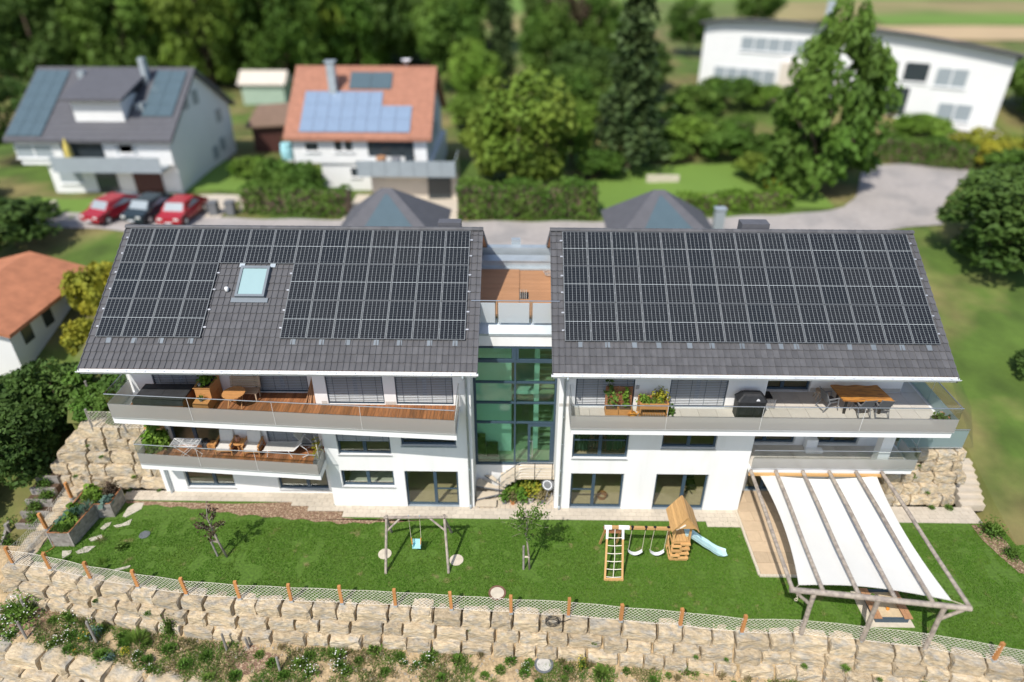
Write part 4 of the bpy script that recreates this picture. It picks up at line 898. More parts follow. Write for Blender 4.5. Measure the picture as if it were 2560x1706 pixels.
def hedge(label, p, q, wd, h, m_, z=None, name='hedge', dens=95, lf=0.20):
    p, q = Vector((*p, 0)), Vector((*q, 0)); L = (q-p).length; d = (q-p)/L; nn = Vector((d.y, -d.x, 0)); z = ground(p.x, p.y) if z is None else z
    t = thing(name, label, 'hedge', ((p.x+q.x)/2, (p.y+q.y)/2, z)); N = int(L*(2*h+wd)*dens*0.5); rg = np.random.default_rng(int(abs(p.x*10))+3)
    s_ = rg.uniform(0, L, N); u = rg.uniform(0, 2*h+wd, N); pts = np.zeros((N, 3)); nr = np.zeros((N, 3)); w2 = wd/2
    a_ = np.where(u < h, -w2, np.where(u < h+wd, u-h-w2, w2)); hz = np.where(u < h, u, np.where(u < h+wd, h, 2*h+wd-u)); hz = hz*(0.93+0.09*np.sin(s_*1.7))
    wob = 0.08*rg.normal(size=N); D = np.array(d); NN = np.array(nn); P = np.array([p.x, p.y, z])
    pts = P + s_[:, None]*D + (a_+wob)[:, None]*NN + np.stack([0*hz, 0*hz, hz+0.06*rg.normal(size=N)], 1)
    nr = np.where((u < h)[:, None], -NN, np.where((u < h+wd)[:, None], np.array([0, 0, 1.0]), NN))
    me = npmesh('foliage', quads(pts, nr, np.full(N, lf), 1.4, rg).reshape(-1, 3)-np.array(OFF[t.name]), 4, m_); link('foliage', me, t)
    MB().add(*box_between(p, q, wd*0.55, h*0.82, z)).build('stem', 'bark', t); return t
def box_between(p, q, wd, h, z):
    d = (q-p).normalized(); nn = Vector((d.y, -d.x, 0))*wd/2; k = [p+nn, q+nn, q-nn, p-nn]
    return [(v.x, v.y, zz) for zz in (z-0.2, z+h) for v in k], [(3,2,1,0),(4,5,6,7),(0,1,5,4),(1,2,6,5),(2,3,7,6),(3,0,4,7)]
# ---------------- garden grass: short blades over the lawn
from math import sin
def in_poly(px, py, poly):
    ins = np.zeros(len(px), bool); n = len(poly)
    for i in range(n):
        x1, y1 = poly[i]; x2, y2 = poly[(i+1) % n]
        if y1 == y2: continue
        c = ((y1 > py) != (y2 > py)) & (px < (x2-x1)*(py-y1)/(y2-y1)+x1); ins ^= c
    return ins
def blades(px, py, pz, h, w_, rg, lean=0.5):
    N = len(px); a_ = rg.uniform(0, 2*np.pi, N); b_ = rg.uniform(0, 2*np.pi, N); hh = h*rg.uniform(0.6, 1.4, N); ww = w_*rg.uniform(0.7, 1.3, N)
    B = np.stack([px, py, pz], 1); dx = np.stack([np.cos(a_)*ww, np.sin(a_)*ww, 0*ww], 1); ln = np.stack([np.cos(b_)*hh*lean, np.sin(b_)*hh*lean, hh], 1)
    return np.stack([B-dx, B+dx, B+ln], 1).reshape(-1, 3)
def vnoise(x, y, sc, seed):
    rg = np.random.default_rng(seed); T = rg.uniform(0, 1, (64, 64)); u, v = x*sc, y*sc; i, j = np.floor(u).astype(int), np.floor(v).astype(int); f, g = u-i, v-j; f = f*f*(3-2*f); g = g*g*(3-2*g)
    q = lambda a_, b_: T[a_ % 64, b_ % 64]
    return q(i,j)*(1-f)*(1-g)+q(i+1,j)*f*(1-g)+q(i,j+1)*(1-f)*g+q(i+1,j+1)*f*g
rg = np.random.default_rng(5); N = 260000; px = rg.uniform(-21, 22.3, N); py = rg.uniform(-8.6, 0.4, N)
k = in_poly(px, py, lawn)
mpk = in_poly(px, py, mp)
n1 = vnoise(px, py, 0.9, 1)*0.6+vnoise(px, py, 2.7, 2)*0.4
bare = (vnoise(px, py, 2.2, 3) > 0.775) | (((px+4.3)**2/0.5+(py+2.75)**2/0.16 < 1) & (rg.uniform(0, 1, N) < 0.45)) | (((np.abs(px-5.5) < 0.9) & (np.abs(py+3.0) < 0.22)) & (rg.uniform(0, 1, N) < 0.4)) | ((px-0.45)**2+(py+3.75)**2*2 < 0.16) | ((px+12.4)**2+(py+3.25)**2*3 < 0.09) | ((py > -0.95-0.25*vnoise(px, py*0, 3.0, 6)) & (rg.uniform(0, 1, N) < 0.75)) | ((px > 19.8) & (py < -3.2) & (vnoise(px, py, 1.6, 4) > 0.5))
k &= ~bare & ~(mpk & (rg.uniform(0, 1, N) < 0.90)) & ~((px < -8.0) & (py > -0.4))
k &= ~((px > 10.05) & (px < 17) & (py > -3.85)) & ~((px < -7.9) & (py > 0.16)) & ~((px > -8.05) & (px < 10.2) & (py > -0.74)) & ~((px > 13.7) & (px < 15.6) & (py < -4.2) & (py > -6.3))
for sx_, sy_, sr in ((-5.7,-2.84,0.30),(-2.58,-3.12,0.31),(-0.78,-4.78,0.34)): k &= (px-sx_)**2+(py-sy_)**2 > sr*sr
px, py, n1 = px[k], py[k], n1[k]
gm = npmesh('grass', blades(px, py, np.zeros(len(px)), 0.055+0.012*n1, 0.011, rg), 3, 'grass_blade'); gr = link('grass', gm); gr['kind'] = 'stuff'; gr['label'] = 'short green lawn grass'
# clover patches standing a little higher and paler
N = 26000; px = rg.uniform(-21, 22, N); py = rg.uniform(-8, -1.1, N); k = in_poly(px, py, lawn) & (vnoise(px, py, 0.75, 8) > 0.62) & ~((px > 10.05) & (px < 17) & (py > -3.85)) & ~((px > 13.7) & (px < 15.6) & (py < -4.2) & (py > -6.3))
for sx_, sy_, sr in ((-5.7,-2.84,0.32),(-2.58,-3.12,0.33),(-0.78,-4.78,0.36)): k &= (px-sx_)**2+(py-sy_)**2 > sr*sr
px, py = px[k], py[k]; pts = np.stack([px, py, rg.uniform(0.05, 0.10, len(px))], 1)
cl = link('clover', npmesh('clover', quads(pts, np.tile([0, 0, 1.6], (len(px), 1)), np.full(len(px), 0.035), 1.1, rg).reshape(-1, 3), 4, 'leaf_weed')); cl['kind'] = 'stuff'; cl['label'] = 'clover patches in the lawn'
# wild ground cover on the planted bed
N = 210000; px = rg.uniform(-24, 22, N); s_ = rg.uniform(0.80, 5.2, N); py = np.array([fy(x) for x in px])-s_
cov = np.interp(px, [-24,-21,-18,-12,-9,-4,0,8,14,22], [0.36,0.34,0.33,0.34,0.36,0.42,0.545,0.60,0.57,0.53])
nz = vnoise(px, py, 0.95, 21)*0.5+vnoise(px, py, 2.4, 22)*0.35+vnoise(px, py, 6.0, 23)*0.15
k = (nz > cov) & (py > np.array([low_edge(x) for x in px])+0.3) & (s_ > 0.9); px, py = px[k], py[k]; pz = np.array([bank_z(a_, c_) for a_, c_ in zip(px, py)])
mi = (vnoise(px, py, 1.5, 31)*0.6+rg.uniform(0, 1, len(px))*0.4 > 0.53).astype(int)
gc = link('ground_cover', npmesh('ground_cover', blades(px, py, pz-0.02, 0.09+0.14*rg.uniform(0, 1, len(px))**2, 0.017, rg, 0.9), 3, ['leaf_weed', 'leaf_dry'], mi)); gc['kind'] = 'stuff'; gc['label'] = 'patchy wild grass on the planted bed'
# tufts: a few meshes shared by many plants
def tuft_mesh(seed, n=90, h=0.32, r=0.22, m_='leaf_weed', wd=0.03, flowers=0, fm='petal_white', fs=0.035, leafy=0.5):
    rg = np.random.default_rng(seed); a_ = rg.uniform(0, 2*np.pi, n); q = rg.uniform(0, 1, n)**0.5; B = np.stack([0.35*r*q*np.cos(a_), 0.35*r*q*np.sin(a_), np.zeros(n)], 1)
    tip = np.stack([r*q*np.cos(a_), r*q*np.sin(a_), h*(1.1-0.6*q)*rg.uniform(0.6, 1.15, n)], 1); mid = (B+tip)*0.5+np.array([0, 0, 0.12*h]); sd_ = np.stack([-np.sin(a_), np.cos(a_), np.zeros(n)], 1)*wd*0.5*rg.uniform(0.7, 1.5, n)[:, None]
    v = np.stack([B, mid+sd_, tip, mid-sd_], 1)
    nl = int(n*leafy*2); e_ = rg.normal(size=(nl, 3)); e_[:, 2] = np.abs(e_[:, 2]); e_ /= np.linalg.norm(e_, axis=1)[:, None]; P = e_*np.array([r, r, h])*rg.uniform(0.35, 1.25, nl)[:, None]*(1+0.13*np.sin(3*np.arctan2(e_[:, 1], e_[:, 0])+seed))[:, None]
    v = np.concatenate([v, quads(P, e_+np.array([0, 0, .6]), np.full(nl, wd*1.6), 1.4, rg)]); mi = np.zeros(len(v), int)
    if flowers:
        e_ = rg.normal(size=(flowers, 3)); e_[:, 2] = np.abs(e_[:, 2])+0.3; e_ /= np.linalg.norm(e_, axis=1)[:, None]; P = e_*np.array([r*0.95, r*0.95, h*1.12])
        v = np.concatenate([v, quads(P, np.tile([0, 0, 2.0], (flowers, 1)), np.full(flowers, fs), 1.0, rg)]); mi = np.concatenate([mi, np.ones(flowers, int)])
    return npmesh('foliage', v.reshape(-1, 3), 4, [m_, fm], mi)
TUFT = [tuft_mesh(i, 150, 0.24+0.03*i, 0.30, leafy=0.28, wd=0.026) for i in range(4)]; DAISY = [tuft_mesh(10+i, 80, 0.38, 0.32, flowers=22, fs=0.042, leafy=0.3) for i in range(3)]
DRY = [tuft_mesh(20+i, 70, 0.40, 0.22, 'leaf_dry', 0.016, leafy=0.1) for i in range(2)]; BLUE = tuft_mesh(30, 70, 0.45, 0.3, 'leaf_blue', 0.035); ORA = tuft_mesh(33, 60, 0.45, 0.28, flowers=9, fm='petal_orange', fs=0.05); YEL = tuft_mesh(35, 60, 0.7, 0.26, 'leaf_olive', flowers=70, fm='petal_yellow', fs=0.04, leafy=0.8)
ROSE = tuft_mesh(37, 120, 0.95, 0.7, 'leaf_mid', 0.06, leafy=1.6); ROSEW = tuft_mesh(38, 120, 0.85, 0.75, 'leaf_weed', 0.05, flowers=90, fs=0.05, leafy=1.6); FENN = tuft_mesh(39, 320, 0.7, 0.65, 'leaf_weed', 0.018, leafy=0.1)
def plant(name, label, me, x, y, s=1.0, z=None, group=None, cat='plant', sz=None):
    o = link(name, me); o.location = (x, y, bank_z(x, y) if z is None else z); o.scale = (s, s, sz or s); o.rotation_euler = (0, 0, random.uniform(0, 6.28)); return tag(o, label, cat, group)
G1_ = 'green weed tufts scattered over the planted bed'; G2_ = 'white daisy clumps flowering on the planted bed'; G3_ = 'dry grass tufts on the planted bed'
for x, y, s in ((-5.63,-6.36,1.25),(-3.3,-6.45,1.0),(-2.3,-6.75,1.1),(-4.6,-6.6,0.8),(-0.2,-6.75,1.0),(0.35,-7.18,0.95),(0.5,-6.85,0.9),(-0.6,-7.1,0.9),(-1.2,-7.3,0.8),(2.0,-7.05,0.8),(3.3,-7.22,1.45),(1.9,-7.4,0.7),(4.3,-7.1,0.7),(6.55,-7.05,1.0),(6.9,-7.1,0.9),(7.4,-7.1,0.5),(8.3,-7.7,0.9),(9.3,-7.75,0.8),(5.3,-7.4,0.7),(-6.6,-7.2,1.0),(-6.2,-6.8,0.8),(-8.2,-6.6,1.0),(-9.6,-6.9,1.0),(-10.2,-6.6,0.9),(-12.3,-6.7,1.1),(-13.0,-7.0,1.2),(-13.9,-6.4,1.2),(-15.8,-6.2,1.1),(-16.0,-5.9,1.0),(-18.0,-6.4,1.0),(-18.9,-6.2,0.8),(-17.0,-5.6,1.1),(-7.3,-6.5,1.0),(-2.9,-7.4,0.8),(0.9,-7.5,0.7),(-5.1,-7.2,0.9),(-14.6,-6.9,1.1),(-11.9,-7.5,1.0),(-10.9,-7.4,1.1),(-9.0,-7.4,1.0),(5.9,-7.25,0.6),(10.3,-7.9,0.8),(-14.9,-6.2,1.0),(-19.3,-5.2,0.9)):
    plant('weed_tuft', 'leafy green weed tuft growing on the bare earth of the planted bed', random.choice(TUFT), x, y, s, group=G1_)
for x, y, s in ((-3.5,-6.75,1.15),(-3.9,-6.95,0.9),(-7.0,-6.7,1.2),(-6.9,-7.1,1.1),(-8.5,-7.0,1.2),(-7.9,-7.3,1.1),(-18.6,-5.15,1.3),(-18.2,-5.9,1.1),(-18.7,-6.1,1.0),(0.4,-6.95,0.7),(4.7,-6.75,0.5),(-4.4,-6.9,0.7),(-15.0,-6.7,0.9),(-14.3,-7.2,0.8),(-17.6,-5.2,0.9),(-20.7,-5.9,1.0)):
    plant('daisy_clump', 'clump of small white daisies flowering on the planted bed', random.choice(DAISY), x, y, s, group=G2_, cat='flower')
for x, y, s in ((7.9,-7.3,1.2),(8.9,-7.4,1.0),(6.2,-7.4,1.0),(2.9,-6.9,1.0),(-1.4,-6.6,1.0),(1.8,-6.75,0.9),(5.4,-7.0,0.8),(9.9,-7.6,1.1),(-17.9,-5.3,1.2),(-16.9,-5.4,1.1),(11.2,-7.9,1.0),(-9.4,-6.35,0.9)):
    plant('dry_tuft', 'straw coloured grass tuft on the planted bed', random.choice(DRY), x, y, s, group=G3_, cat='grass tuft')
plant('flowering_shrub', 'big white flowering bush between two posts at far left of the planted bed', ROSEW, -20.7, -4.95, 1.15, cat='shrub')
plant('feathery_shrub', 'wide feathery green herb bush in the middle of the left planted bed', FENN, -15.3, -6.15, 1.0, cat='shrub')
plant('young_rose', 'tall thin leafy young shrub against the foot of the stone wall at left', ROSE, -14.05, -5.78, 0.42, cat='shrub', sz=1.15)
plant('blue_herb', 'blue green leafy herb beside the leaning wooden post in the bed', BLUE, -17.2, -5.75, 1.1, cat='herb')
plant('blue_herb', 'blue flowered herb low in the bed left of the feathery bush', BLUE, -16.1, -6.75, 0.8, cat='herb')
plant('orange_flower', 'orange flowering plant beside the leaning wooden post', ORA, -17.5, -6.0, 1.0, cat='flower')
plant('orange_flower', 'small orange flowering plant at the lower edge of the left bed', ORA, -17.6, -6.6, 0.6, cat='flower')
plant('mullein', 'tall yellow flowering spike at the right of the round bed cover', YEL, 2.55, -6.95, 0.8, cat='flower', sz=1.1)
plant('yellow_flower', 'low yellow flowering plant beneath the feathery bush', YEL, -15.6, -6.5, 0.8, cat='flower', sz=0.4)
plant('dock_plant', 'broad leaved yellowing plant at the base of the leaning post', TUFT[1], -16.5, -6.65, 1.3, cat='plant')
for x, y, s, zz in ((-14.9,-5.5,0.6,-0.65),(-17.3,-5.0,0.5,-0.6),(3.05,-6.45,0.55,-0.75),(10.9,-7.35,0.55,-0.75),(15.1,-8.0,0.6,-0.75),(0.55,-6.2,0.45,-0.7),(8.0,-7.15,0.4,-0.7),(6.9,-7.0,0.4,-0.8),(12.3,-7.55,0.7,-0.55),(13.6,-7.75,0.45,-0.9),(-1.8,-6.1,0.4,-0.65)):
    plant('wall_tuft', 'small green plant rooted in a joint of the front stone wall', random.choice(TUFT), x, y, s, zz, group='small plants growing from the front wall joints')
N = 5200; qx = rg.uniform(-23, 21, N); qs = rg.uniform(0.82, 4.5, N); qy = np.array([fy(v) for v in qx])-qs; q = qy > np.array([low_edge(v) for v in qx])+0.2; qx, qy = qx[q], qy[q]; pv_ = []
for x, y in zip(qx, qy):
    z = bank_z(x, y); s_ = float(rg.uniform(0.012, 0.05)); h_ = s_*float(rg.uniform(0.5, 0.9)); j_ = rg.uniform(-0.4, 0.4, 8)*s_; k4 = [(x-s_+j_[0], y-s_+j_[1]), (x+s_+j_[2], y-s_+j_[3]), (x+s_+j_[4], y+s_+j_[5]), (x-s_+j_[6], y+s_+j_[7])]
    tp = [(0.7*(a_-x)+x, 0.7*(c_-y)+y, z+h_) for a_, c_ in k4]; bt = [(a_, c_, z-0.02) for a_, c_ in k4]; pv_ += tp
    for i in range(4): pv_ += [bt[i], bt[(i+1) % 4], tp[(i+1) % 4], tp[i]]
pe = link('gravel', npmesh('gravel', np.array(pv_), 4, 'sandstone')); pe['kind'] = 'stuff'; pe['label'] = 'small loose stones on the bare bed'
# mulch patches and posts in the bed
for lab, x, y, r_ in (('brown bark mulch patch round the white flowering bush', -20.2, -5.15, 0.9), ('brown bark mulch patch between posts in the middle bed', -10.6, -6.75, 0.8)):
    b = MB(); n = 26; pts = [(x+r_*(1+0.2*math.sin(5*t)+0.12*math.sin(9*t))*math.cos(t)*1.3, y+0.62*r_*(1+0.2*math.sin(4*t+1))*math.sin(t)) for t in (2*math.pi*i/n for i in range(n))]
    b.add([(x, y, bank_z(x, y)+0.05)]+[(a_, c_, bank_z(a_, c_)+0.02) for a_, c_ in pts], [(0, i+1, (i+1) % n+1) for i in range(n)]); o = b.build('mulch_patch', 'mulch', None, kind='structure')
for lab, x, y, h, lx, ly in (('front grey wooden post in the mulch at far left of the bed', -20.0,-5.92,1.0,-0.05,0.05), ('rear grey wooden post behind the white bush at far left', -20.45,-4.95,1.0,-0.05,0.06), ('dark leaning wooden post in the flowers of the left bed', -17.0,-6.1,1.15,-0.15,0.15), ('grey wooden post at the left edge of the middle mulch patch', -11.55,-6.42,0.9,-0.06,0.1), ('thin grey wooden post just right of the middle mulch patch top', -10.7,-6.32,0.65,-0.05,0.03), ('low grey wooden post at the bottom picture edge right of the mulch', -9.2,-7.2,0.8,-0.05,0.1)):
    z = bank_z(x, y); o = MB().path([(x,y,z-0.15),(x+lx,y+ly,z+h)],[0.05,0.048],7).build('garden_stake', 'grey_wood'); tag(o, lab, 'post', 'wooden posts in the planted bed')
# manholes, slabs and stepping stones
def cover(label, x, y, z, r, mats, ring=None, name='manhole_cover', rx=1.0):
    t = thing(name, label, 'manhole cover', (x, y, z)); 
    if ring: b = MB(); b.lathe([(r,0.0),(r,0.03),(r*0.78,0.03),(r*0.78,0.012)], (x,y,z), 24); b.build('ring', ring, t)
    q = MB(); rr = r*0.78 if ring else r; q.lathe([(rr,0.0),(rr*0.99,0.022),(rr*0.5,0.026),(0.001,0.028)], (x,y,z), 24); q.build('lid', mats, t); return t
cover('dark grey round lid set in the lawn near the raised beds', -16.58, -1.93, 0.01, 0.235, 'cast_iron')
cover('pale round slab in the lawn under the left leg of the grey swing', -5.70, -2.84, 0.01, 0.29, 'concrete_pale', name='round_slab')
cover('pale round slab in the lawn beside the right leg of the grey swing', -2.58, -3.12, 0.01, 0.30, 'concrete_pale', name='round_slab')
cover('manhole with a rusty brown ring by the net fence', -0.78, -4.78, 0.01, 0.36, 'concrete_pale', 'rust_iron')
cover('manhole with a grey ring in the bare earth of the planted bed', 1.10, -6.86, bank_z(1.1,-6.86)+0.05, 0.37, 'concrete', 'cast_iron')
def flag(label, pts, z=0.025):
    b = MB(); b.prism(pts, z-0.06, z); o = b.build('stepping_stone', 'flagstone'); tag(o, label, 'stepping stone', 'stepping stones round the raised beds')
flag('largest pale stepping stone, nearest the paved path', [(-17.55,0.03),(-17.95,0.0),(-18.15,-0.3),(-18.12,-0.85),(-17.95,-0.9),(-17.48,-0.38)])
flag('long pale stepping stone second from the paved path', [(-17.6,-1.0),(-17.55,-1.35),(-18.05,-1.52),(-18.25,-1.42),(-17.9,-1.3)])
flag('pale stepping stone in the shade beside the corner of the raised bed', [(-18.45,-1.2),(-18.42,-1.4),(-18.55,-1.68),(-18.75,-1.6),(-18.68,-1.3)])
flag('stepping stone half hidden by a small plant', [(-18.5,-1.95),(-18.35,-2.15),(-18.75,-2.35),(-18.95,-2.2)])
flag('broad stepping stone in front of the raised bed', [(-18.4,-2.6),(-18.55,-2.95),(-18.95,-3.05),(-19.1,-2.95),(-18.85,-2.65)])
flag('tapering stepping stone nearest the fence corner', [(-19.3,-2.88),(-19.25,-3.05),(-19.45,-3.32),(-19.6,-3.1),(-19.7,-2.9)])
flag('small stepping stone by the fence right of the raised bed', [(-16.35,-3.62),(-16.35,-3.75),(-16.85,-3.95),(-16.95,-3.85)])
plant('yellow_weed', 'small yellowing plant on the lawn by the stepping stones', tuft_mesh(51, 40, 0.35, 0.3, 'leaf_dry', 0.02, leafy=0.2), -18.3, -2.35, 1.0, 0)
plant('clover_clump', 'dark green leafy clump in the lawn below the dark round lid', TUFT[2], -17.2, -2.7, 1.1, 0)
plant('young_plant', 'young leafy sapling with a bare earth ring near the left fence', tuft_mesh(52, 50, 0.4, 0.3, 'leaf_olive', 0.02, leafy=0.2), -17.6, -3.55, 0.9, 0)
# two young trees
gt = thing('young_tree', 'slim young green tree tied to a stake in the middle of the lawn', 'tree', (0.54, -3.55, 0))
b = MB(); b.path([(0.54,-3.55,-0.05),(0.50,-3.5,0.8),(0.42,-3.5,1.6),(0.40,-3.5,2.4),(0.33,-3.5,3.6)], [0.05,0.042,0.035,0.028,0.010], 7)
rgt = np.random.default_rng(77); lv = []
for k in range(26):
    z = rgt.uniform(1.9, 3.35); a_ = rgt.uniform(0, 6.28); L = 1.0*(1.0-0.55*abs((z-2.5)/1.2))*rgt.uniform(0.55, 1.05); tip = np.array([0.38+L*math.cos(a_), -3.5+L*math.sin(a_)*0.9, z+0.35*L]); base = np.array([0.39, -3.5, z-0.1])
    b.path([tuple(base), tuple((base+tip)/2+np.array([0,0,0.06])), tuple(tip)], [0.014,0.010,0.004], 4)
    t_ = rgt.uniform(0.25, 1.08, 36)[:, None]; lv.append(quads(base+(tip-base)*t_+rgt.normal(0, 0.085, (36, 3)), rgt.normal(size=(36, 3))+np.array([0,0,.8]), np.full(36, 0.07), 1.6, rgt))
b.build('trunk', 'old_wood', gt, smooth=True); link('crown', npmesh('crown', np.concatenate(lv).reshape(-1,3)-np.array(OFF[gt.name]), 4, 'leaf_mid'), gt)
MB().tube((0.29,-3.55,-0.05),(0.28,-3.5,1.35),0.045,n=7).build('stake', 'grey_wood', gt); MB().bar((0.29,-3.52,0.72),(0.53,-3.52,0.72),0.05,0.05).build('tie', 'rope', gt)
pt_ = thing('young_tree', 'sparse young tree with dark purple leaves and a support post on the left lawn', 'tree', (-12.45, -3.1, 0))
b = MB(); b.path([(-12.45,-3.1,-0.05),(-12.62,-3.1,0.9),(-12.72,-3.1,1.7),(-12.78,-3.1,2.3),(-12.6,-3.1,3.3)], [0.05,0.045,0.04,0.025,0.006], 7); lv = []
for a_, z, L in ((2.9,1.55,0.55),(3.4,1.75,0.5),(2.6,1.3,0.45),(0.2,1.7,0.6),(-0.4,1.9,0.5),(1.5,2.0,0.45),(4.2,1.9,0.5),(2.8,2.2,0.35),(0.6,2.3,0.3),(3.1,1.0,0.35),(5.2,1.6,0.5),(1.2,2.6,0.2)):
    base = np.array([-12.72, -3.1, z-0.15]); tip = base+np.array([L*math.cos(a_), L*math.sin(a_), 0.35+0.2*L]); b.path([tuple(base), tuple(tip)], [0.018, 0.005], 4)
    t_ = rgt.uniform(0.3, 1.1, 26)[:, None]; lv.append(quads(base+(tip-base)*t_+rgt.normal(0, 0.06, (26, 3)), rgt.normal(size=(26, 3))+np.array([0,0,.8]), np.full(26, 0.085), 1.5, rgt))
b.build('trunk', 'old_wood', pt_, smooth=True); link('crown', npmesh('crown', np.concatenate(lv).reshape(-1,3)-np.array(OFF[pt_.name]), 4, 'leaf_purple'), pt_)
MB().tube((-12.86,-3.07,-0.05),(-12.98,-3.05,0.95),0.04,n=7).build('stake', 'grey_wood', pt_); MB().bar((-12.98,-3.05,0.95),(-12.65,-3.1,0.9),0.06,0.05).build('tie', 'old_wood', pt_)
# bed with young plants at the right edge, edges of the lawn there
b = MB(); P_ = [(20.6,-0.75),(21.3,-0.7),(21.6,-1.6),(21.6,-3.6),(21.1,-3.4),(20.85,-2.6),(20.6,-1.6)]; sheet('mulch_bed', P_, 0.02, 'mulch')
plant('leafy_shrub', 'bright leafy shrub at the top of the mulch strip at the right picture edge', ROSE, 21.2, -1.2, 0.75, 0.0, cat='shrub')
plant('leafy_shrub', 'small leafy shrub lower in the mulch strip at the right picture edge', ROSE, 21.3, -2.5, 0.5, 0.0, cat='shrub')
# shrubs on the slopes beside the house
fs_ = bush('flowering_shrub', 'dense green shrub with orange blossoms behind the wire fence at left', 'shrub', -18.7, 4.0, 2.1, 1.8, 'E', 'leaf_mid', 3.2)
bush('garden_shrub', 'wide green shrub left of the orange flowering shrub above the block wall', 'shrub', -20.9, 4.6, 2.0, 1.7, 'G', 'leaf_mid', 3.0)
bush('garden_shrub', 'low green shrub behind the grey fence posts above the left block wall', 'shrub', -20.4, 2.7, 1.0, 1.0, 'F', 'leaf_weed', 3.1)
oz = tuft_mesh(61, 10, 1.0, 1.0, 'leaf_mid', 0.05, flowers=60, fm='petal_orange', fs=0.09, leafy=0.1); o = link('blossom', oz); o.location = (0, 0, 0.75); o.scale = (1.45, 1.45, 1.0); o.parent = fs_
bush('trailing_shrub', 'green plant hanging over the top of the left block wall', 'shrub', -18.9, 2.0, 0.7, 0.45, 'F', 'leaf_weed', 3.1)
for x, y, s, z in ((-20.9,0.75,0.5,0.9),(-18.3,0.95,0.5,0.7),(-17.4,0.95,0.7,1.9),(-19.5,1.0,0.5,1.9),(-18.6,0.8,0.5,0.03),(-17.2,0.8,0.4,0.03),(-20.0,1.1,0.4,2.5),(18.4,0.85,0.5,1.4),(19.1,0.6,0.5,0.65),(20.1,0.25,0.8,0.03),(19.3,0.25,0.6,0.03),(18.5,1.0,0.4,1.95)):
    plant('wall_tuft', 'small green plant rooted in a joint of the block walls beside the houses', random.choice(TUFT), x, y, s, z, group='small plants in the side walls')
for k, (x, y, z) in enumerate(((-22.4,-0.7,-0.5),(-22.6,-0.25,-0.2),(-22.2,0.2,0.1),(-22.5,0.7,0.4))):
    plant('step_plant', ('dark leafy plant on the lowest timber step','bushy plant on the second timber step','low green plant on the third timber step','round dark plant on the top timber step')[k], ROSE, x, y, 0.55, z)
for x, y, s in ((-23.7,-0.7,0.7),(-23.2,-1.9,0.7),(-24.4,-1.3,0.8),(-23.9,-2.4,0.7),(-22.9,-2.9,0.6),(-24.9,-2.3,0.9)):
    plant('bed_plant', 'leafy green plant in the timber bed at the left picture edge', ROSE, x, y, s, -1.1, group='plants in the timber bed at the left edge')
# ================================================================ GARDEN OBJECTS
# pergola of grey logs with a white shade sail
pg = thing('pergola', 'grey log pergola built out from the right balcony over the paved terrace', 'pergola', (13.1, -3.5, 0))
FA, FB = Vector((10.02,-6.35,2.40)), Vector((16.22,-7.06,2.40))
def log(p, q, r, name, m_='old_wood'): return MB().path([p, Vector(p).lerp(Vector(q), .33)+Vector((.01,.01,.01)), Vector(p).lerp(Vector(q), .66)+Vector((-.01,0,0)), q], [r, r*1.03, r*0.97, r], 10).build(name, m_, pg, smooth=False)
log(FA, FB, 0.105, 'front_beam')
RB = [(10.28,-0.32),(11.38,-0.32),(12.56,-0.32),(13.72,-0.32),(14.90,-0.32),(16.02,-0.32)]; RF = [0.01,0.185,0.385,0.585,0.79,0.985]
for (x, y), f in zip(RB, RF): e_ = FA.lerp(FB, f); log((x, y+0.05, 2.70), (e_.x, e_.y+0.03, e_.z+0.10), 0.078, 'rafter')
MB().bar((10.2,-0.33,2.55),(16.1,-0.33,2.55),0.07,0.14).build('wall_beam', 'pine', pg)
for x, y in ((10.89,-6.49),(13.11,-6.74),(15.35,-7.01)):
    log((x, y, 0.08), (x-0.01, y+0.02, 2.32), 0.088, 'post'); MB().tube((x,y,-0.02),(x,y,0.12),0.06,n=8).build('post_shoe', 'zinc', pg)
log((10.87,-6.49,1.72), (10.28,-6.42,2.32), 0.062, 'brace'); log((15.36,-7.0,1.72), (15.98,-7.06,2.32), 0.062, 'brace')
sl = thing('shade_sail', 'large white square shade sail stretched beneath the pergola rafters', 'shade sail', (13.1, -3.4, 2.4))
SC = [Vector((10.72,-0.28,2.48)), Vector((15.82,-0.33,2.50)), Vector((15.72,-6.70,2.36)), Vector((10.50,-6.02,2.28))]
n = 22; vs = []
for j in range(n+1):
    for i in range(n+1):
        u, v = i/n, j/n; du, dv = 0.045*4*v*(1-v), 0.038*4*u*(1-u); uu = du+(1-2*du)*u; vv = dv+(1-2*dv)*v
        p = SC[0].lerp(SC[1], uu).lerp(SC[3].lerp(SC[2], uu), vv); p.z += -0.20*math.sin(math.pi*u)*math.sin(math.pi*v) + 0.012*math.sin(9*u+4*v); vs.append(tuple(p))
b = MB(); b.add(vs, [(j*(n+1)+i, j*(n+1)+i+1, (j+1)*(n+1)+i+1, (j+1)*(n+1)+i) for j in range(n) for i in range(n)]); b.build('canvas', 'sail_white', sl, smooth=True)
ed_ = MB(); 
for ring in ([k for k in range(n+1)], [k*(n+1) for k in range(n+1)], [n*(n+1)+k for k in range(n+1)], [k*(n+1)+n for k in range(n+1)]): ed_.path([vs[k] for k in ring], 0.016, 5)
ed_.build('hem', 'sail_white', sl)
for c, q in ((vs[0],(10.25,-0.3,2.62)), (vs[n],(16.0,-0.3,2.62)), (vs[-1],(16.1,-7.0,2.45)), (vs[n*(n+1)],(10.2,-6.35,2.45))): MB().path([c, q], 0.014, 5).build('rope', 'rope', sl)
MB().path([(10.28+0.06*math.cos(t),-6.5,2.05+0.07*math.sin(t)) for t in np.linspace(0,6.28,9)]+[(10.25,-6.42,2.35)], 0.012, 5).build('rope', 'rope', sl)
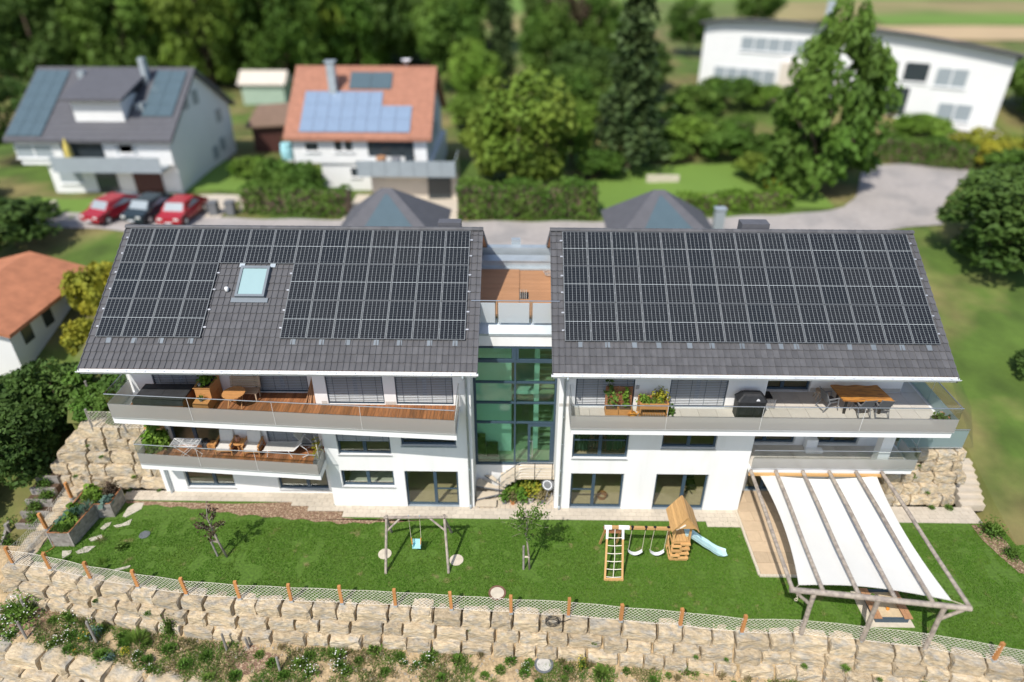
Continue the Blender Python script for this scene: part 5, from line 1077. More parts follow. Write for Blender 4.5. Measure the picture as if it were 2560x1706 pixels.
# sandbox
sb = thing('sandbox', 'wooden sandbox with two folding bench lids under the pergola edge', 'sandbox', (14.6, -5.25, 0))
b = MB(); b.box(13.62,15.42,-6.12,-4.45,0.0,0.035); b.build('slab', 'concrete_pale', sb)
b = MB(); 
for a_ in ((13.98,15.24,-5.92,-5.86),(13.98,15.24,-4.62,-4.56),(13.98,14.04,-5.86,-4.62),(15.18,15.24,-5.86,-4.62)): b.box(*a_, 0.035, 0.28)
b.build('frame', 'anthracite', sb); MB().box(14.04,15.18,-5.86,-4.62,0.04,0.19).build('sand', 'sand', sb)
for x0_ in (13.86, 15.04):
    for k in range(2): MB().box(x0_+k*0.165,x0_+k*0.165+0.155,-5.95,-4.53,0.285,0.315).build('bench_plank', 'deck_plain', sb)
for (x, y, r, c, nm, lab) in ((14.3,-4.85,0.09,'leaf_bright','toy_bucket','small green toy bucket at the far end of the sandbox'),(14.45,-4.95,0.07,'plastic_teal','toy_mould','small turquoise sand toy at the far end of the sandbox'),(14.72,-4.95,0.06,'terracotta','toy_mould','small red sand toy in the middle of the sandbox'),(14.62,-5.45,0.07,'plastic_orange','toy_mould','small orange sand toy near the front of the sandbox')):
    o = MB().lathe([(r*0.7,0),(r,0.09),(r*0.9,0.09),(r*0.6,0.02),(0.001,0.02)], (x,y,0.19), 9).build(nm, c); tag(o, lab, 'toy')
# grey log swing
sw = thing('swing', 'weathered grey log swing frame with one turquoise child seat on the lawn', 'swing', (-4.2, -2.75, 0))
def lg(p, q, r, nm, m_='old_wood', par=None): return MB().tube(p, q, r, r*0.96, 9).build(nm, m_, par or sw)
lg((-5.56,-2.76,2.12),(-2.92,-2.70,2.12),0.065,'beam')
for a_, c_ in (((-5.48,-3.87,0),(-5.45,-2.70,2.2)),((-5.63,-1.57,0),(-5.43,-2.82,2.2)),((-2.85,-3.80,0),(-3.05,-2.64,2.2)),((-2.93,-1.55,0),(-3.06,-2.78,2.2))): lg(a_, c_, 0.058, 'leg')
lg((-5.46,-3.0,1.55),(-4.86,-2.75,2.1),0.045,'brace'); lg((-3.0,-2.95,1.6),(-3.68,-2.72,2.1),0.045,'brace')
seat = MB(); seat.ob((-4.30,-2.72,0.40),(0.36,0.28,0.04)); seat.ob((-4.30,-2.585,0.53),(0.36,0.03,0.26),(math.radians(-10),0,0)); seat.ob((-4.46,-2.72,0.48),(0.03,0.26,0.14)); seat.ob((-4.14,-2.72,0.48),(0.03,0.26,0.14)); seat.build('child_seat', 'plastic_teal', sw)
for sx in (-0.17, 0.17):
    for y in (-2.83, -2.6): MB().path([(-4.30+sx,y,0.5),(-4.30+sx*1.25,-2.73,0.98),(-4.30+sx*1.35,-2.73,2.06)],0.010,5).build('rope', 'rope', sw)
    MB().tube((-4.30+sx*1.03,-2.80,0.60),(-4.30+sx*1.2,-2.74,0.92),0.022,n=6).build('grip', 'plastic_orange', sw)
    MB().tube((-4.30+sx*1.35,-2.73,2.04),(-4.30+sx*1.35,-2.73,2.22),0.03,n=6).build('hook', 'zinc', sw)
# wooden play tower with ladder, two swings and a slide
pl = thing('play_tower', 'pine play tower with gabled roof, rope ladder frame, two swings and a pale slide', 'play set', (5.9, -2.9, 0))
def pb(p, q, w_, h_, nm, m_='pine'): return MB().bar(p, q, w_, h_).build(nm, m_, pl)
pb((3.62,-3.08,2.06),(6.55,-3.13,2.06),0.11,0.11,'swing_beam')
for a_, c_ in ((3.60,3.90),(4.18,4.62)): MB().bar((a_,-3.09,2.06),(c_,-3.10,2.06),0.125,0.125).build('bracket', 'white_paint', pl)
for x0_, x1_ in ((3.72,3.66),(4.36,4.38)):
    pb((x0_,-3.12,1.98),(x1_,-4.05,0.0),0.08,0.08,'ladder_rail'); MB().bar((x0_,-3.11,2.0),(x0_+(x1_-x0_)*0.17,-3.30,1.62),0.09,0.09).build('bracket', 'white_paint', pl)
    pb((x0_-0.05,-3.05,1.95),(x1_-0.02,-2.1,0.0),0.08,0.08,'rear_leg')
pb((3.64,-4.07,0.06),(4.42,-4.07,0.06),0.06,0.12,'ladder_foot')
for k in range(6):
    f = 0.16+k*0.155; y = -3.12-0.93*f; z = 1.98*(1-f); xm = 4.02; MB().path([(3.70,y,z),(xm-0.1,y,z-0.03),(xm+0.1,y,z-0.03),(4.37,y,z)],0.017,6).build('rope_rung', 'cord_white', pl)
MB().path([(4.04,-3.1,2.05),(4.02,-3.3,1.6),(4.05,-3.6,0.98),(4.0,-4.02,0.08)],0.015,6).build('rope', 'cord_white', pl)
bd = MB(); bd.ob((3.95,-2.90,1.72),(0.66,0.62,0.025),(math.radians(-22),0,0)); bd.build('board', 'teak_dark', pl)
def swing_seat(xc):
    P = [(xc-0.30+0.6*k/8, 0.20*((k-4)/4)**2) for k in range(9)]; b = MB()
    for k in range(8): (a_, h1), (c_, h2) = P[k], P[k+1]; b.add([(a_,-3.02,0.36+h1),(c_,-3.02,0.36+h2),(c_,-2.86,0.36+h2),(a_,-2.86,0.36+h1),(a_,-3.02,0.33+h1),(c_,-3.02,0.33+h2),(c_,-2.86,0.33+h2),(a_,-2.86,0.33+h1)], [(0,1,2,3),(7,6,5,4),(0,4,5,1),(2,6,7,3)])
    s_ = b.build('swing_seat', 'plastic_white', pl)
    for sx in (-0.29, 0.29): MB().path([(xc+sx,-2.94,0.54),(xc+sx*0.98,-3.0,1.3),(xc+sx*0.96,-3.1,2.0)],0.011,5).build('rope', 'rope', s_); MB().tube((xc+sx*0.96,-3.11,1.98),(xc+sx*0.96,-3.11,2.14),0.066,n=7).build('clamp', 'black', s_)
swing_seat(5.02); swing_seat(5.94)
TX0, TX1, TY0, TY1 = 6.56, 7.22, -2.92, -2.20
for x, y in ((TX0,TY0),(TX1,TY0),(TX0,TY1),(TX1,TY1)): pb((x,y,0),(x,y,2.32 if y < -2.5 else 2.32),0.085,0.085,'post')
for k in range(5): MB().box(TX0+0.02+k*0.132,TX0+0.14+k*0.132,TY0-0.05,TY1+0.05,1.16,1.19).build('deck_board', 'pine', pl)
for zz in (0.06, 1.08): 
    for y in (TY0, TY1): pb((TX0-0.05,y-0.05,zz),(TX1+0.05,y-0.05,zz),0.03,0.11,'rail')
for x in (TX0-0.05, TX1+0.05):
    for zz in (0.06, 1.08): pb((x,TY0,zz),(x,TY1,zz),0.03,0.11,'rail')
pb((TX0-0.06,TY0,0.35),(TX0-0.06,TY1,0.9),0.03,0.10,'cross_brace'); pb((TX0-0.02,TY0-0.06,0.1),(TX1,TY0-0.06,0.95),0.03,0.08,'cross_brace')
for k in range(7): x0_, x1_ = (TX0-0.05, TX0+0.36) if k % 2 else (TX0+0.30, TX1+0.06); MB().box(x0_,x1_,TY0-0.16,TY0-0.05,0.18+k*0.14,0.25+k*0.14).build('climbing_step', 'pine', pl)
XR, ZR = 6.84, 2.96
for side in (-1, 1):
    xe = XR+side*0.55; ze = 2.16; y0_, y1_ = -3.42, -2.14
    L = math.hypot(xe-XR, ze-ZR)
    for k in range(7):
        f0, f1 = k/7+0.004, (k+1)/7-0.006; b = MB(); up = Vector((side*0.022*0.82*1.2, 0, 0.022))
        A = [Vector((XR+(xe-XR)*f, y, ZR+(ze-ZR)*f)) for f, y in ((f0,y0_),(f1,y0_),(f1,y1_),(f0,y1_))]; b.add([tuple(v) for v in A]+[tuple(v+up) for v in A], [(0,1,2,3),(7,6,5,4),(0,4,5,1),(1,5,6,2),(2,6,7,3),(3,7,4,0)]); b.build('roof_plank', 'pine', pl)
b = MB()
for y in (-3.36, -2.2): b = MB(); b.add([(XR-0.42,y,2.30),(XR+0.42,y,2.30),(XR,y,2.90),(XR-0.42,y+0.03,2.30),(XR+0.42,y+0.03,2.30),(XR,y+0.03,2.90)], [(0,1,2),(5,4,3),(0,3,4,1),(1,4,5,2),(2,5,3,0)]); b.build('gable', 'pine', pl)
pb((6.5,-3.3,2.2),(6.8,-3.4,2.55),0.05,0.05,'flag_stick','cord_white')
for y in (-3.36,): pb((TX0-0.05,TY0-0.05,2.28),(TX0-0.05,-3.36,2.3),0.06,0.06,'roof_beam'); pb((TX1+0.05,TY0-0.05,2.28),(TX1+0.05,-3.36,2.3),0.06,0.06,'roof_beam')
S_ = [(7.12,-2.52,1.22),(7.35,-2.53,1.12),(7.65,-2.55,0.90),(7.95,-2.58,0.66),(8.2,-2.60,0.50),(8.42,-2.63,0.33),(8.62,-2.65,0.20),(8.85,-2.67,0.15),(9.02,-2.68,0.16)]
b = MB(); pr = [(-0.25,0.13),(-0.22,0.14),(-0.17,0.02),(0.17,0.02),(0.22,0.14),(0.25,0.13),(0.20,-0.03),(-0.20,-0.03)]; k0 = len(pr)
vs = [(x, y+a_*(1.0 if i < 8 else 0.7), z+h_*(1 if i < 7 else 0.6)) for i, (x, y, z) in enumerate(S_) for a_, h_ in pr]
b.add(vs, [(i*k0+j, (i+1)*k0+j, (i+1)*k0+(j+1)%k0, i*k0+(j+1)%k0) for i in range(len(S_)-1) for j in range(k0)]+[tuple(reversed(range(k0))), tuple(range((len(S_)-1)*k0, len(S_)*k0))]); b.build('slide', 'plastic_aqua', pl, smooth=False)
# raised beds of grey boards
def raised_bed(label, poly, z, ncourse=4):
    cx = sum(p[0] for p in poly)/len(poly); cy = sum(p[1] for p in poly)/len(poly); t = thing('raised_bed', label, 'raised bed', (cx, cy, 0))
    for k in range(len(poly)):
        p, q = Vector((*poly[k], 0)), Vector((*poly[(k+1) % len(poly)], 0))
        for c in range(ncourse): h = z/ncourse; MB().bar((p.x,p.y,h*(c+0.5)),(q.x,q.y,h*(c+0.5)),0.04+0.004*(c%2),h-0.006).build('plank', 'grey_wood', t)
        d = (q-p).normalized(); MB().bar((p.x,p.y,0),(p.x,p.y,z+0.01),0.07,0.07).build('corner_post', 'grey_wood', t)
        MB().bar((p.x,p.y,z+0.008),(q.x,q.y,z+0.008),0.06,0.018).build('rim', 'teak_dark', t)
    b = MB(); b.prism(poly, 0.02, z-0.09); b.build('soil', 'soil', t); return t
raised_bed('long grey plank raised bed full of vegetables nearest the fence corner', [(-20.25,-2.63),(-19.33,-2.62),(-19.16,-0.98),(-20.15,-0.90)], 0.82)
raised_bed('wider grey plank raised bed with a dark red plant beside the block wall', [(-20.12,-0.86),(-19.16,-0.92),(-18.47,-0.86),(-18.48,0.12),(-20.1,-0.02)], 0.82)
LET = tuft_mesh(71, 30, 0.28, 0.24, 'leaf_blue', 0.10, leafy=1.0); LEEK = tuft_mesh(72, 60, 0.65, 0.45, 'leaf_blue', 0.025, leafy=0.0); FRN = tuft_mesh(73, 260, 0.34, 0.36, 'leaf_weed', 0.018, leafy=0.3); RED = tuft_mesh(74, 150, 0.5, 0.36, 'leaf_purple', 0.045, leafy=1.4); BRD = tuft_mesh(75, 60, 0.34, 0.34, 'leaf_bright', 0.09, leafy=1.2)
for lab, me, x, y, s in (('feathery carrot greens at the front end of the long raised bed', FRN, -19.6, -2.35, 1.1), ('feathery carrot greens along the front left of the long raised bed', FRN, -20.0, -2.3, 0.9), ('broad leaved vegetable in the middle of the long raised bed', BRD, -19.75, -1.9, 1.0), ('pale green cabbage in the long raised bed', LET, -19.9, -1.65, 1.3), ('blue green leek clump in the long raised bed', LEEK, -19.45, -1.45, 1.0), ('blue green leek at the far end of the long raised bed', LEEK, -19.3, -1.15, 0.9), ('bright leafy vegetable at the far left of the long raised bed', BRD, -19.9, -1.15, 0.9), ('pale leafy vegetable on the left side of the long raised bed', LET, -20.05, -1.95, 1.1),
    ('feathery greens in the middle of the wider raised bed', FRN, -19.6, -0.5, 1.2), ('leafy greens at the back of the wider raised bed', BRD, -19.75, -0.15, 1.1), ('dark red leafed plant in the back corner of the wider raised bed', RED, -18.85, -0.05, 1.0), ('blue green cabbage at the front of the wider raised bed', LET, -18.75, -0.68, 1.2), ('dense green herb in the wider raised bed', BRD, -19.25, -0.4, 0.9)):
    plant('vegetable', lab, me, x, y, s, 0.72)
o = MB().path([(-20.25,-2.40,0.85),(-20.22,-2.62,0.45),(-20.15,-2.72,0.05),(-20.3,-2.95,0.03),(-20.55,-3.0,0.03)],0.014,6).build('hose', 'terracotta'); tag(o, 'thin brown hose hanging down the front corner of the long raised bed', 'hose')
o = MB().path([(-0.15+1.55+0.26*math.cos(t),-6.2+0.18*math.sin(t),0.06+0.015*t) for t in np.linspace(0,18,50)]+[(1.9,-6.1,0.08),(2.1,-6.02,0.1)],0.016,6).build('hose', 'black'); tag(o, 'black coiled hose lying on top of the front stone wall by the net', 'hose')
# potted plants under the garden stair and a hose reel
def pot(label, x, y, r, h, m_, me, s, z=0.03, name='potted_plant', sz=None, pz=0.0):
    t = thing(name, label, 'potted plant', (x, y, z)); b = MB(); b.lathe([(r*0.72,0),(r*0.95,h*0.9),(r*1.05,h*0.9),(r*1.05,h),(r*0.9,h),(r*0.86,h*0.8)], (x,y,z), 14); b.build('pot', m_, t, smooth=False)
    MB().disc((x,y,z+h*0.86), r*0.9, 12).build('soil', 'soil', t)
    if me: f = link('foliage', me, t); f.location = (0, 0, h*0.86+pz); f.scale = (s, s, sz or s); f.rotation_euler = (0,0,random.uniform(0,6.28))
    return t
PLA = tuft_mesh(81, 40, 0.4, 0.26, 'leaf_weed', 0.06, leafy=1.2); PLB = tuft_mesh(82, 60, 0.5, 0.26, 'leaf_dry', 0.04, leafy=1.2); PLC = tuft_mesh(83, 80, 0.55, 0.34, 'leaf_yellow', 0.045, leafy=1.5); PLD = tuft_mesh(84, 60, 0.4, 0.32, 'leaf_bright', 0.06, leafy=1.3)
for lab, x, y, r, h, m_, me, s in (('grey pot with a fresh green plant, leftmost under the stair', -0.60,0.30,0.16,0.26,'pot_grey',PLA,1.0), ('orange terracotta pot with a withering plant under the stair', -0.21,0.27,0.16,0.27,'terracotta',PLB,0.9), ('dark pot hidden beneath a sprawling green plant in the front row', 0.22,0.33,0.16,0.24,'plastic_grey',PLA,1.25), ('pale grey bucket pot holding only bare soil and dry stalks', 0.63,0.38,0.15,0.30,'pot_pale',PLB,0.4), ('round dark grey pot with yellowing tomato stems at right of the front row', 1.12,0.36,0.17,0.26,'pot_grey',PLB,1.0), ('dark pot under the hose reel with brown stems', 1.45,0.75,0.15,0.22,'pot_grey',PLB,0.7), ('black pot with dark green leaves behind the leftmost grey pot', -0.35,0.72,0.15,0.24,'plastic_grey',PLD,1.0), ('rear pot with tall green stems beside the stair foot', 0.05,0.95,0.17,0.26,'plastic_grey',PLD,1.5), ('rear pot with a large yellow green plant in the middle', 0.50,0.90,0.18,0.28,'plastic_grey',PLC,1.4), ('rear pot with a bushy yellow plant at right below the landing', 0.90,0.80,0.17,0.28,'pot_grey',PLC,1.25), ('pot with green leaves in the shadow under the landing', 0.75,1.1,0.16,0.3,'plastic_grey',PLD,1.6), ('small pot with pale stems between the front and rear rows', 0.42,0.60,0.13,0.22,'pot_pale',PLC,0.8)):
    pot(lab, x, y, r, h, m_, me, s)
hr = thing('hose_reel', 'dark grey wall hose reel with a white ring beside the right house corner', 'hose reel', (1.45, 0.5, 0.9))
b = MB(); q = MB(); ax = Vector((-0.35,-0.85,0.38)).normalized(); c0 = Vector((1.42,0.55,0.98)); R_ = ax.to_track_quat('Z','Y').to_matrix()
def ringp(r, d, n=20): return [tuple(c0+R_ @ Vector((r*math.cos(2*math.pi*j/n)*1.0, r*math.sin(2*math.pi*j/n)*1.0, d))) for j in range(n)]
def loft(b, rings):
    n = len(rings[0]); vs = [p for r in rings for p in r]; b.add(vs, [(i*n+j, i*n+(j+1)%n, (i+1)*n+(j+1)%n, (i+1)*n+j) for i in range(len(rings)-1) for j in range(n)]+[tuple(reversed(range(n))), tuple((len(rings)-1)*n+j for j in range(n))])
loft(b, [ringp(0.20,-0.22), ringp(0.30,-0.14), ringp(0.31,0.03), ringp(0.27,0.08)]); b.ob((1.60,0.62,0.98),(0.14,0.2,0.26)); b.build('case', 'plastic_grey', hr)
loft(q, [ringp(0.22,0.08), ringp(0.22,0.10), ringp(0.185,0.101), ringp(0.18,0.085)]); q.build('ring', 'plastic_white', hr); q = MB(); loft(q, [ringp(0.18,0.086), ringp(0.12,0.10)]); q.build('hub', 'plastic_grey', hr)
MB().path([(1.45,0.5,0.75),(1.32,0.35,0.3),(1.30,0.25,0.05),(1.42,0.2,0.04),(1.55,0.3,0.3),(1.6,0.4,0.6)],0.013,6).build('hose', 'pot_pale', hr)
# ================================================================ LEFT UPPER BALCONY
Z2 = 5.902
ht = thing('hot_tub', 'wood sided hot tub under a folded charcoal cover on the left upper balcony', 'hot tub', (-14.7, -0.3, Z2))
b = MB()
for k in range(5): b.box(-15.62,-13.70,-0.94,0.16,Z2+k*0.14,Z2+k*0.14+0.13)
b.build('side_panel', 'teak_dark', ht)
b = MB(); b.box(-15.70,-13.64,-0.97,-0.12,Z2+0.70,Z2+0.80); b.box(-15.70,-13.64,-0.11,0.21,Z2+0.70,Z2+0.80); b.ob((-14.67,-0.55,Z2+0.806),(0.012,0.8,0.008)); b.box(-15.70,-13.64,-0.985,-0.972,Z2+0.55,Z2+0.74); b.build('cover', 'tub_cover', ht)
sp = thing('stepped_planter', 'tall wooden stepped planter box with a leafy plant beside the hot tub', 'planter', (-13.1, 0.1, Z2))
b = MB()
for k in range(6): b.box(-13.42,-12.78,-0.28,0.72,Z2+k*0.155,Z2+k*0.155+0.15)
b.build('box', 'teak', sp); b = MB()
for k in range(3): b.box(-13.42,-12.78,-0.72,-0.285,Z2+k*0.155,Z2+k*0.155+0.15)
b.build('step', 'teak', sp); b = MB()
for a_ in ((-13.46,-12.74,-0.32,-0.2),(-13.46,-12.74,0.66,0.76),(-13.46,-13.36,-0.2,0.66),(-12.84,-12.74,-0.2,0.66)): b.box(*a_, Z2+0.93, Z2+0.955)
b.build('rim', 'teak', sp); MB().box(-13.36,-12.84,-0.2,0.66,Z2+0.931,Z2+0.936).build('soil', 'black', sp)
pot('small grey pot on the rim corner of the tall stepped planter', -13.22, -0.16, 0.06, 0.13, 'pot_pale', None, 1, Z2+0.956, 'plant_pot')
plant('planter_plant', 'dark leafy plant growing in the tall stepped planter', PLD, -13.12, 0.2, 1.0, Z2+0.93)
pot('little pot with a bright green herb on the low step of the planter', -13.12, -0.5, 0.09, 0.10, 'plastic_grey', tuft_mesh(85, 70, 0.22, 0.16, 'leaf_bright', 0.02), 1.0, Z2+0.46)
bn = thing('garden_bench', 'slatted pale wooden bench against the white wall behind the round table', 'bench', (-11.6, 0.4, Z2))
for k in range(6): MB().ob((-11.66,0.58+0.02*k,Z2+0.50+k*0.075),(1.30,0.025,0.058),(math.radians(-14),0,0)).build('back_slat', 'bench_wood', bn)
for k in range(5): MB().box(-12.3,-11.02,0.08+k*0.095,0.16+k*0.095,Z2+0.42,Z2+0.445).build('seat_slat', 'bench_wood', bn)
for x in (-12.22, -11.10):
    MB().bar((x,0.10,Z2),(x,0.12,Z2+0.42),0.05,0.05).build('leg', 'bench_wood', bn); MB().bar((x,0.50,Z2),(x,0.72,Z2+0.98),0.05,0.05).build('leg', 'bench_wood', bn)
tb_ = thing('round_table', 'round slatted folding wooden table in front of the bench', 'table', (-11.82, -0.25, Z2)); R0 = 0.46
for k in range(11):
    y = -R0+0.042+k*0.0836; hw = math.sqrt(max(0.002, R0*R0-y*y)); MB().box(-11.82-hw,-11.82+hw,-0.25+y-0.038,-0.25+y+0.038,Z2+0.70,Z2+0.725).build('slat', 'teak', tb_)
MB().lathe([(R0-0.03,0.0),(R0,0.0),(R0,0.028),(R0-0.03,0.028)], (-11.82,-0.25,Z2+0.699), 30).build('rim', 'teak', tb_)
for sx in (-0.28, 0.28): MB().bar((-11.82+sx,-0.55,Z2),(-11.82+sx,0.05,Z2+0.69),0.03,0.03).build('leg', 'teak', tb_); MB().bar((-11.82+sx*0.9,0.05,Z2),(-11.82+sx*0.9,-0.55,Z2+0.69),0.03,0.03).build('leg', 'teak', tb_)
MB().bar((-12.1,-0.52,Z2+0.06),(-11.54,-0.52,Z2+0.06),0.03,0.025).build('stretcher', 'teak', tb_)
wb = thing('kindling_bundle', 'bundle of rough reddish wood sticks leaning on the white wall corner', 'wood bundle', (-8.75, 0.3, Z2))
for k in range(26): a_ = random.uniform(-0.24, 0.22); MB().tube((-8.78+a_,0.05+random.uniform(-.12,.22),Z2),(-8.68+a_*0.22,0.55+random.uniform(-.05,.08),Z2+random.uniform(0.7,1.12)),0.025,0.014,5).build('stick', 'deck_plain', wb)
# ================================================================ LEFT LOWER BALCONY
Z1 = 2.932
dr_ = thing('drying_rack', 'white folding laundry rack on the left lower balcony', 'drying rack', (-14.6, -0.1, Z1)); b = MB(); zt = Z1+0.86
for p, q in (((-15.2,-0.36),(-14.0,-0.36)),((-15.2,0.18),(-14.0,0.18)),((-15.2,-0.36),(-15.2,0.18)),((-14.0,-0.36),(-14.0,0.18)),((-14.8,-0.36),(-14.8,0.18)),((-14.4,-0.36),(-14.4,0.18))): b.path([(*p,zt),(*q,zt)],0.013,5)
for k in range(1, 10): y = -0.36+0.054*k; b.path([(-15.2,y,zt),(-14.0,y,zt)],0.005,4)
b.build('rack_top', 'white_paint', dr_); b = MB()
for y in (-0.34, 0.16): b.path([(-15.05,y,zt-0.02),(-14.15,y,Z1)],0.012,5).path([(-14.15,y,zt-0.02),(-15.05,y,Z1)],0.012,5)
b.path([(-14.15,-0.34,Z1),(-14.15,0.16,Z1)],0.012,5).path([(-15.05,-0.34,Z1),(-15.05,0.16,Z1)],0.012,5).path([(-15.2,0.15,zt+0.02),(-14.3,-0.34,zt-0.1)],0.010,5); b.build('legs', 'white_paint', dr_)
bg_ = MB(); rgb = random.Random(4); rings = []
for i, (r, z) in enumerate(((0.16,0.0),(0.27,0.08),(0.28,0.22),(0.22,0.36),(0.09,0.46),(0.12,0.54))): rings.append([(-14.05+r*math.cos(2*math.pi*j/14)*rgb.uniform(.85,1.1), 0.55+r*0.8*math.sin(2*math.pi*j/14)*rgb.uniform(.85,1.1), Z1+z) for j in range(14)])
loft(bg_, rings); o = bg_.build('rubbish_bag', 'black_cover'); tag(o, 'crumpled black plastic bag beside the laundry rack', 'bag')
so_ = thing('wooden_crate', 'small stacked wooden crate stool left of the cushioned armchairs', 'crate', (-13.75, 0.45, Z1))
for k in range(3): MB().box(-13.95,-13.55,0.30+k*0.13,0.41+k*0.13,Z1+0.36,Z1+0.385).build('slat', 'teak', so_)
for x in (-13.92, -13.60): 
    for y in (0.33, 0.63): MB().bar((x,y,Z1),(x,y,Z1+0.36),0.04,0.04).build('leg', 'teak', so_)
for y in (0.31, 0.66): MB().box(-13.92,-13.58,y-0.01,y+0.01,Z1+0.18,Z1+0.32).build('side', 'teak', so_)
def armchair(label, xc):
    t = thing('armchair', label, 'armchair', (xc, 0.42, Z1), 'white cushioned armchairs on the left lower balcony'); local(t)
    b = MB(); b.ob((0,-0.05,0.36),(0.60,0.62,0.14)); b.build('seat_cushion', 'cushion', t); b = MB(); b.ob((0,0.30,0.66),(0.60,0.14,0.56),(math.radians(-16),0,0)); b.build('back_cushion', 'cushion', t)
    for s_ in (-1, 1):
        MB().bar((s_*0.36,-0.36,0.0),(s_*0.35,-0.33,0.56),0.045,0.05).build('leg', 'teak', t); MB().bar((s_*0.36,0.42,0.0),(s_*0.35,0.26,0.60),0.045,0.05).build('leg', 'teak', t)
        MB().bar((s_*0.355,-0.38,0.575),(s_*0.355,0.34,0.60),0.075,0.03).build('armrest', 'teak', t); MB().bar((s_*0.34,-0.34,0.26),(s_*0.34,0.36,0.24),0.03,0.06).build('side_rail', 'teak', t)
    MB().bar((-0.36,-0.35,0.26),(0.36,-0.35,0.26),0.03,0.06).build('front_rail', 'teak', t)
    for k in range(4): MB().bar((-0.3,0.40,0.42+k*0.13),(0.3,0.40,0.42+k*0.13),0.02,0.05).build('back_slat', 'teak', t)
    return t
ac = armchair('white cushioned wooden armchair beside the crate, left of the round side table', -13.12); dup(ac, (-11.86, 0.36, Z1), 0.0, 'white cushioned wooden armchair between the round side table and the sun lounger')
st_ = thing('side_table', 'small round wooden side table between the two armchairs', 'table', (-12.50, 0.42, Z1)); MB().lathe([(0.0,0.52),(0.27,0.52),(0.27,0.49),(0.0,0.49)], (-12.50,0.42,Z1), 18).build('tabletop', 'teak', st_)
for k in range(3): a_ = k*2.09+0.5; MB().tube((-12.50+0.24*math.cos(a_),0.42+0.24*math.sin(a_),Z1),(-12.50+0.1*math.cos(a_),0.42+0.1*math.sin(a_),Z1+0.49),0.02,n=6).build('leg', 'teak', st_)
ln = thing('lantern', 'reddish brown cage lantern on the small round side table', 'lantern', (-12.55, 0.46, Z1+0.52)); b = MB(); b.lathe([(0.09,0.0),(0.13,0.08),(0.12,0.2),(0.07,0.27),(0.05,0.27)], (-12.55,0.46,Z1+0.521), 10); b.build('shade', 'lantern', ln)
for k in range(5): a_ = k*1.256; MB().path([(-12.55+r*math.cos(a_),0.46+r*math.sin(a_),Z1+0.521+z) for r, z in ((0.095,0.0),(0.138,0.08),(0.127,0.2),(0.075,0.28))],0.008,4).build('wire', 'teak_dark', ln)
lo = thing('sun_lounger', 'white metal framed sun lounger with its back raised on the left lower balcony', 'sun lounger', (-10.4, 0.3, Z1)); b = MB(); b.add([(-11.30,0.02,Z1+0.37),(-9.95,0.0,Z1+0.37),(-9.95,0.60,Z1+0.37),(-11.30,0.62,Z1+0.37),(-11.30,0.02,Z1+0.35),(-9.95,0.0,Z1+0.35),(-9.95,0.60,Z1+0.35),(-11.30,0.62,Z1+0.35)], [(0,1,2,3),(7,6,5,4),(0,4,5,1),(1,5,6,2),(2,6,7,3),(3,7,4,0)]); b.build('seat_fabric', 'lounge_fabric', lo)
b = MB(); b.bar((-9.95,0.30,Z1+0.36),(-9.55,0.30,Z1+0.80),0.58,0.02); b.build('back_fabric', 'lounge_fabric', lo); b = MB(); b.bar((-9.62,0.34,Z1+0.86),(-9.85,0.34,Z1+1.22),0.50,0.02); b.build('sun_hood', 'lounge_fabric', lo)
b = MB()
for y in (0.0, 0.62): b.path([(-11.33,y,Z1+0.36),(-9.95,y,Z1+0.36),(-9.5,y,Z1+0.84)],0.016,6).path([(-11.1,y,Z1+0.36),(-11.18,y,Z1)],0.014,5).path([(-10.2,y,Z1+0.36),(-10.05,y,Z1)],0.014,5).path([(-9.6,y,Z1+0.7),(-9.35,y,Z1+0.45),(-9.3,y,Z1+0.15),(-9.6,y,Z1)],0.014,5)
b.build('frame', 'white_paint', lo)
pw = thing('pallet_planter', 'upright pallet planter with green herbs at the left end of the lower balcony', 'planter', (-16.2, 0.55, Z1))
for k in range(6): MB().box(-16.62,-15.82,0.66-0.0,0.70,Z1+0.1+k*0.27,Z1+0.2+k*0.27).build('plank', 'pine', pw)
for x in (-16.6, -15.9): MB().bar((x,0.74,Z1),(x,0.74,Z1+1.7),0.06,0.05).build('upright', 'pine', pw)
for k in range(3): MB().box(-16.60,-15.84,0.42,0.655,Z1+0.1+k*0.52,Z1+0.22+k*0.52).build('trough', 'pine', pw)
for k, (x, y, z, s) in enumerate(((-16.4,0.45,0.22,1.2),(-16.0,0.45,0.22,1.1),(-16.4,0.45,0.72,1.1),(-16.0,0.45,0.72,1.1),(-16.2,0.5,1.26,0.9),(-16.3,0.1,0.15,1.0))): plant('herb', ('bushy herb low on the left of the pallet planter','bushy herb low on the right of the pallet planter','green herb in the middle trough at left of the pallet planter','green herb in the middle trough at right of the pallet planter','small herb in the top trough of the pallet planter','green plant on the deck boards before the pallet planter')[k], BRD, x, y, s, Z1+z)
bx_ = thing('deck_box', 'low slatted wooden box in the left corner of the lower balcony', 'box', (-16.2, -0.1, Z1))
for k in range(5): MB().box(-16.55,-15.75,-0.28+k*0.11,-0.18+k*0.11,Z1+0.20,Z1+0.23).build('slat', 'teak_dark', bx_)
MB().box(-16.53,-15.77,-0.27,0.26,Z1,Z1+0.195).build('box', 'teak_dark', bx_)
vn = thing('climbing_plant', 'yellow green climber on a thin trellis at the right end of the lower balcony', 'climbing plant', (-8.85, 0.0, Z1)); b = MB()
for x, y in ((-8.95,0.1),(-8.8,-0.2),(-8.72,-0.45)): b.path([(x,y,Z1),(x,y+0.02,Z1+1.15)],0.014,5)
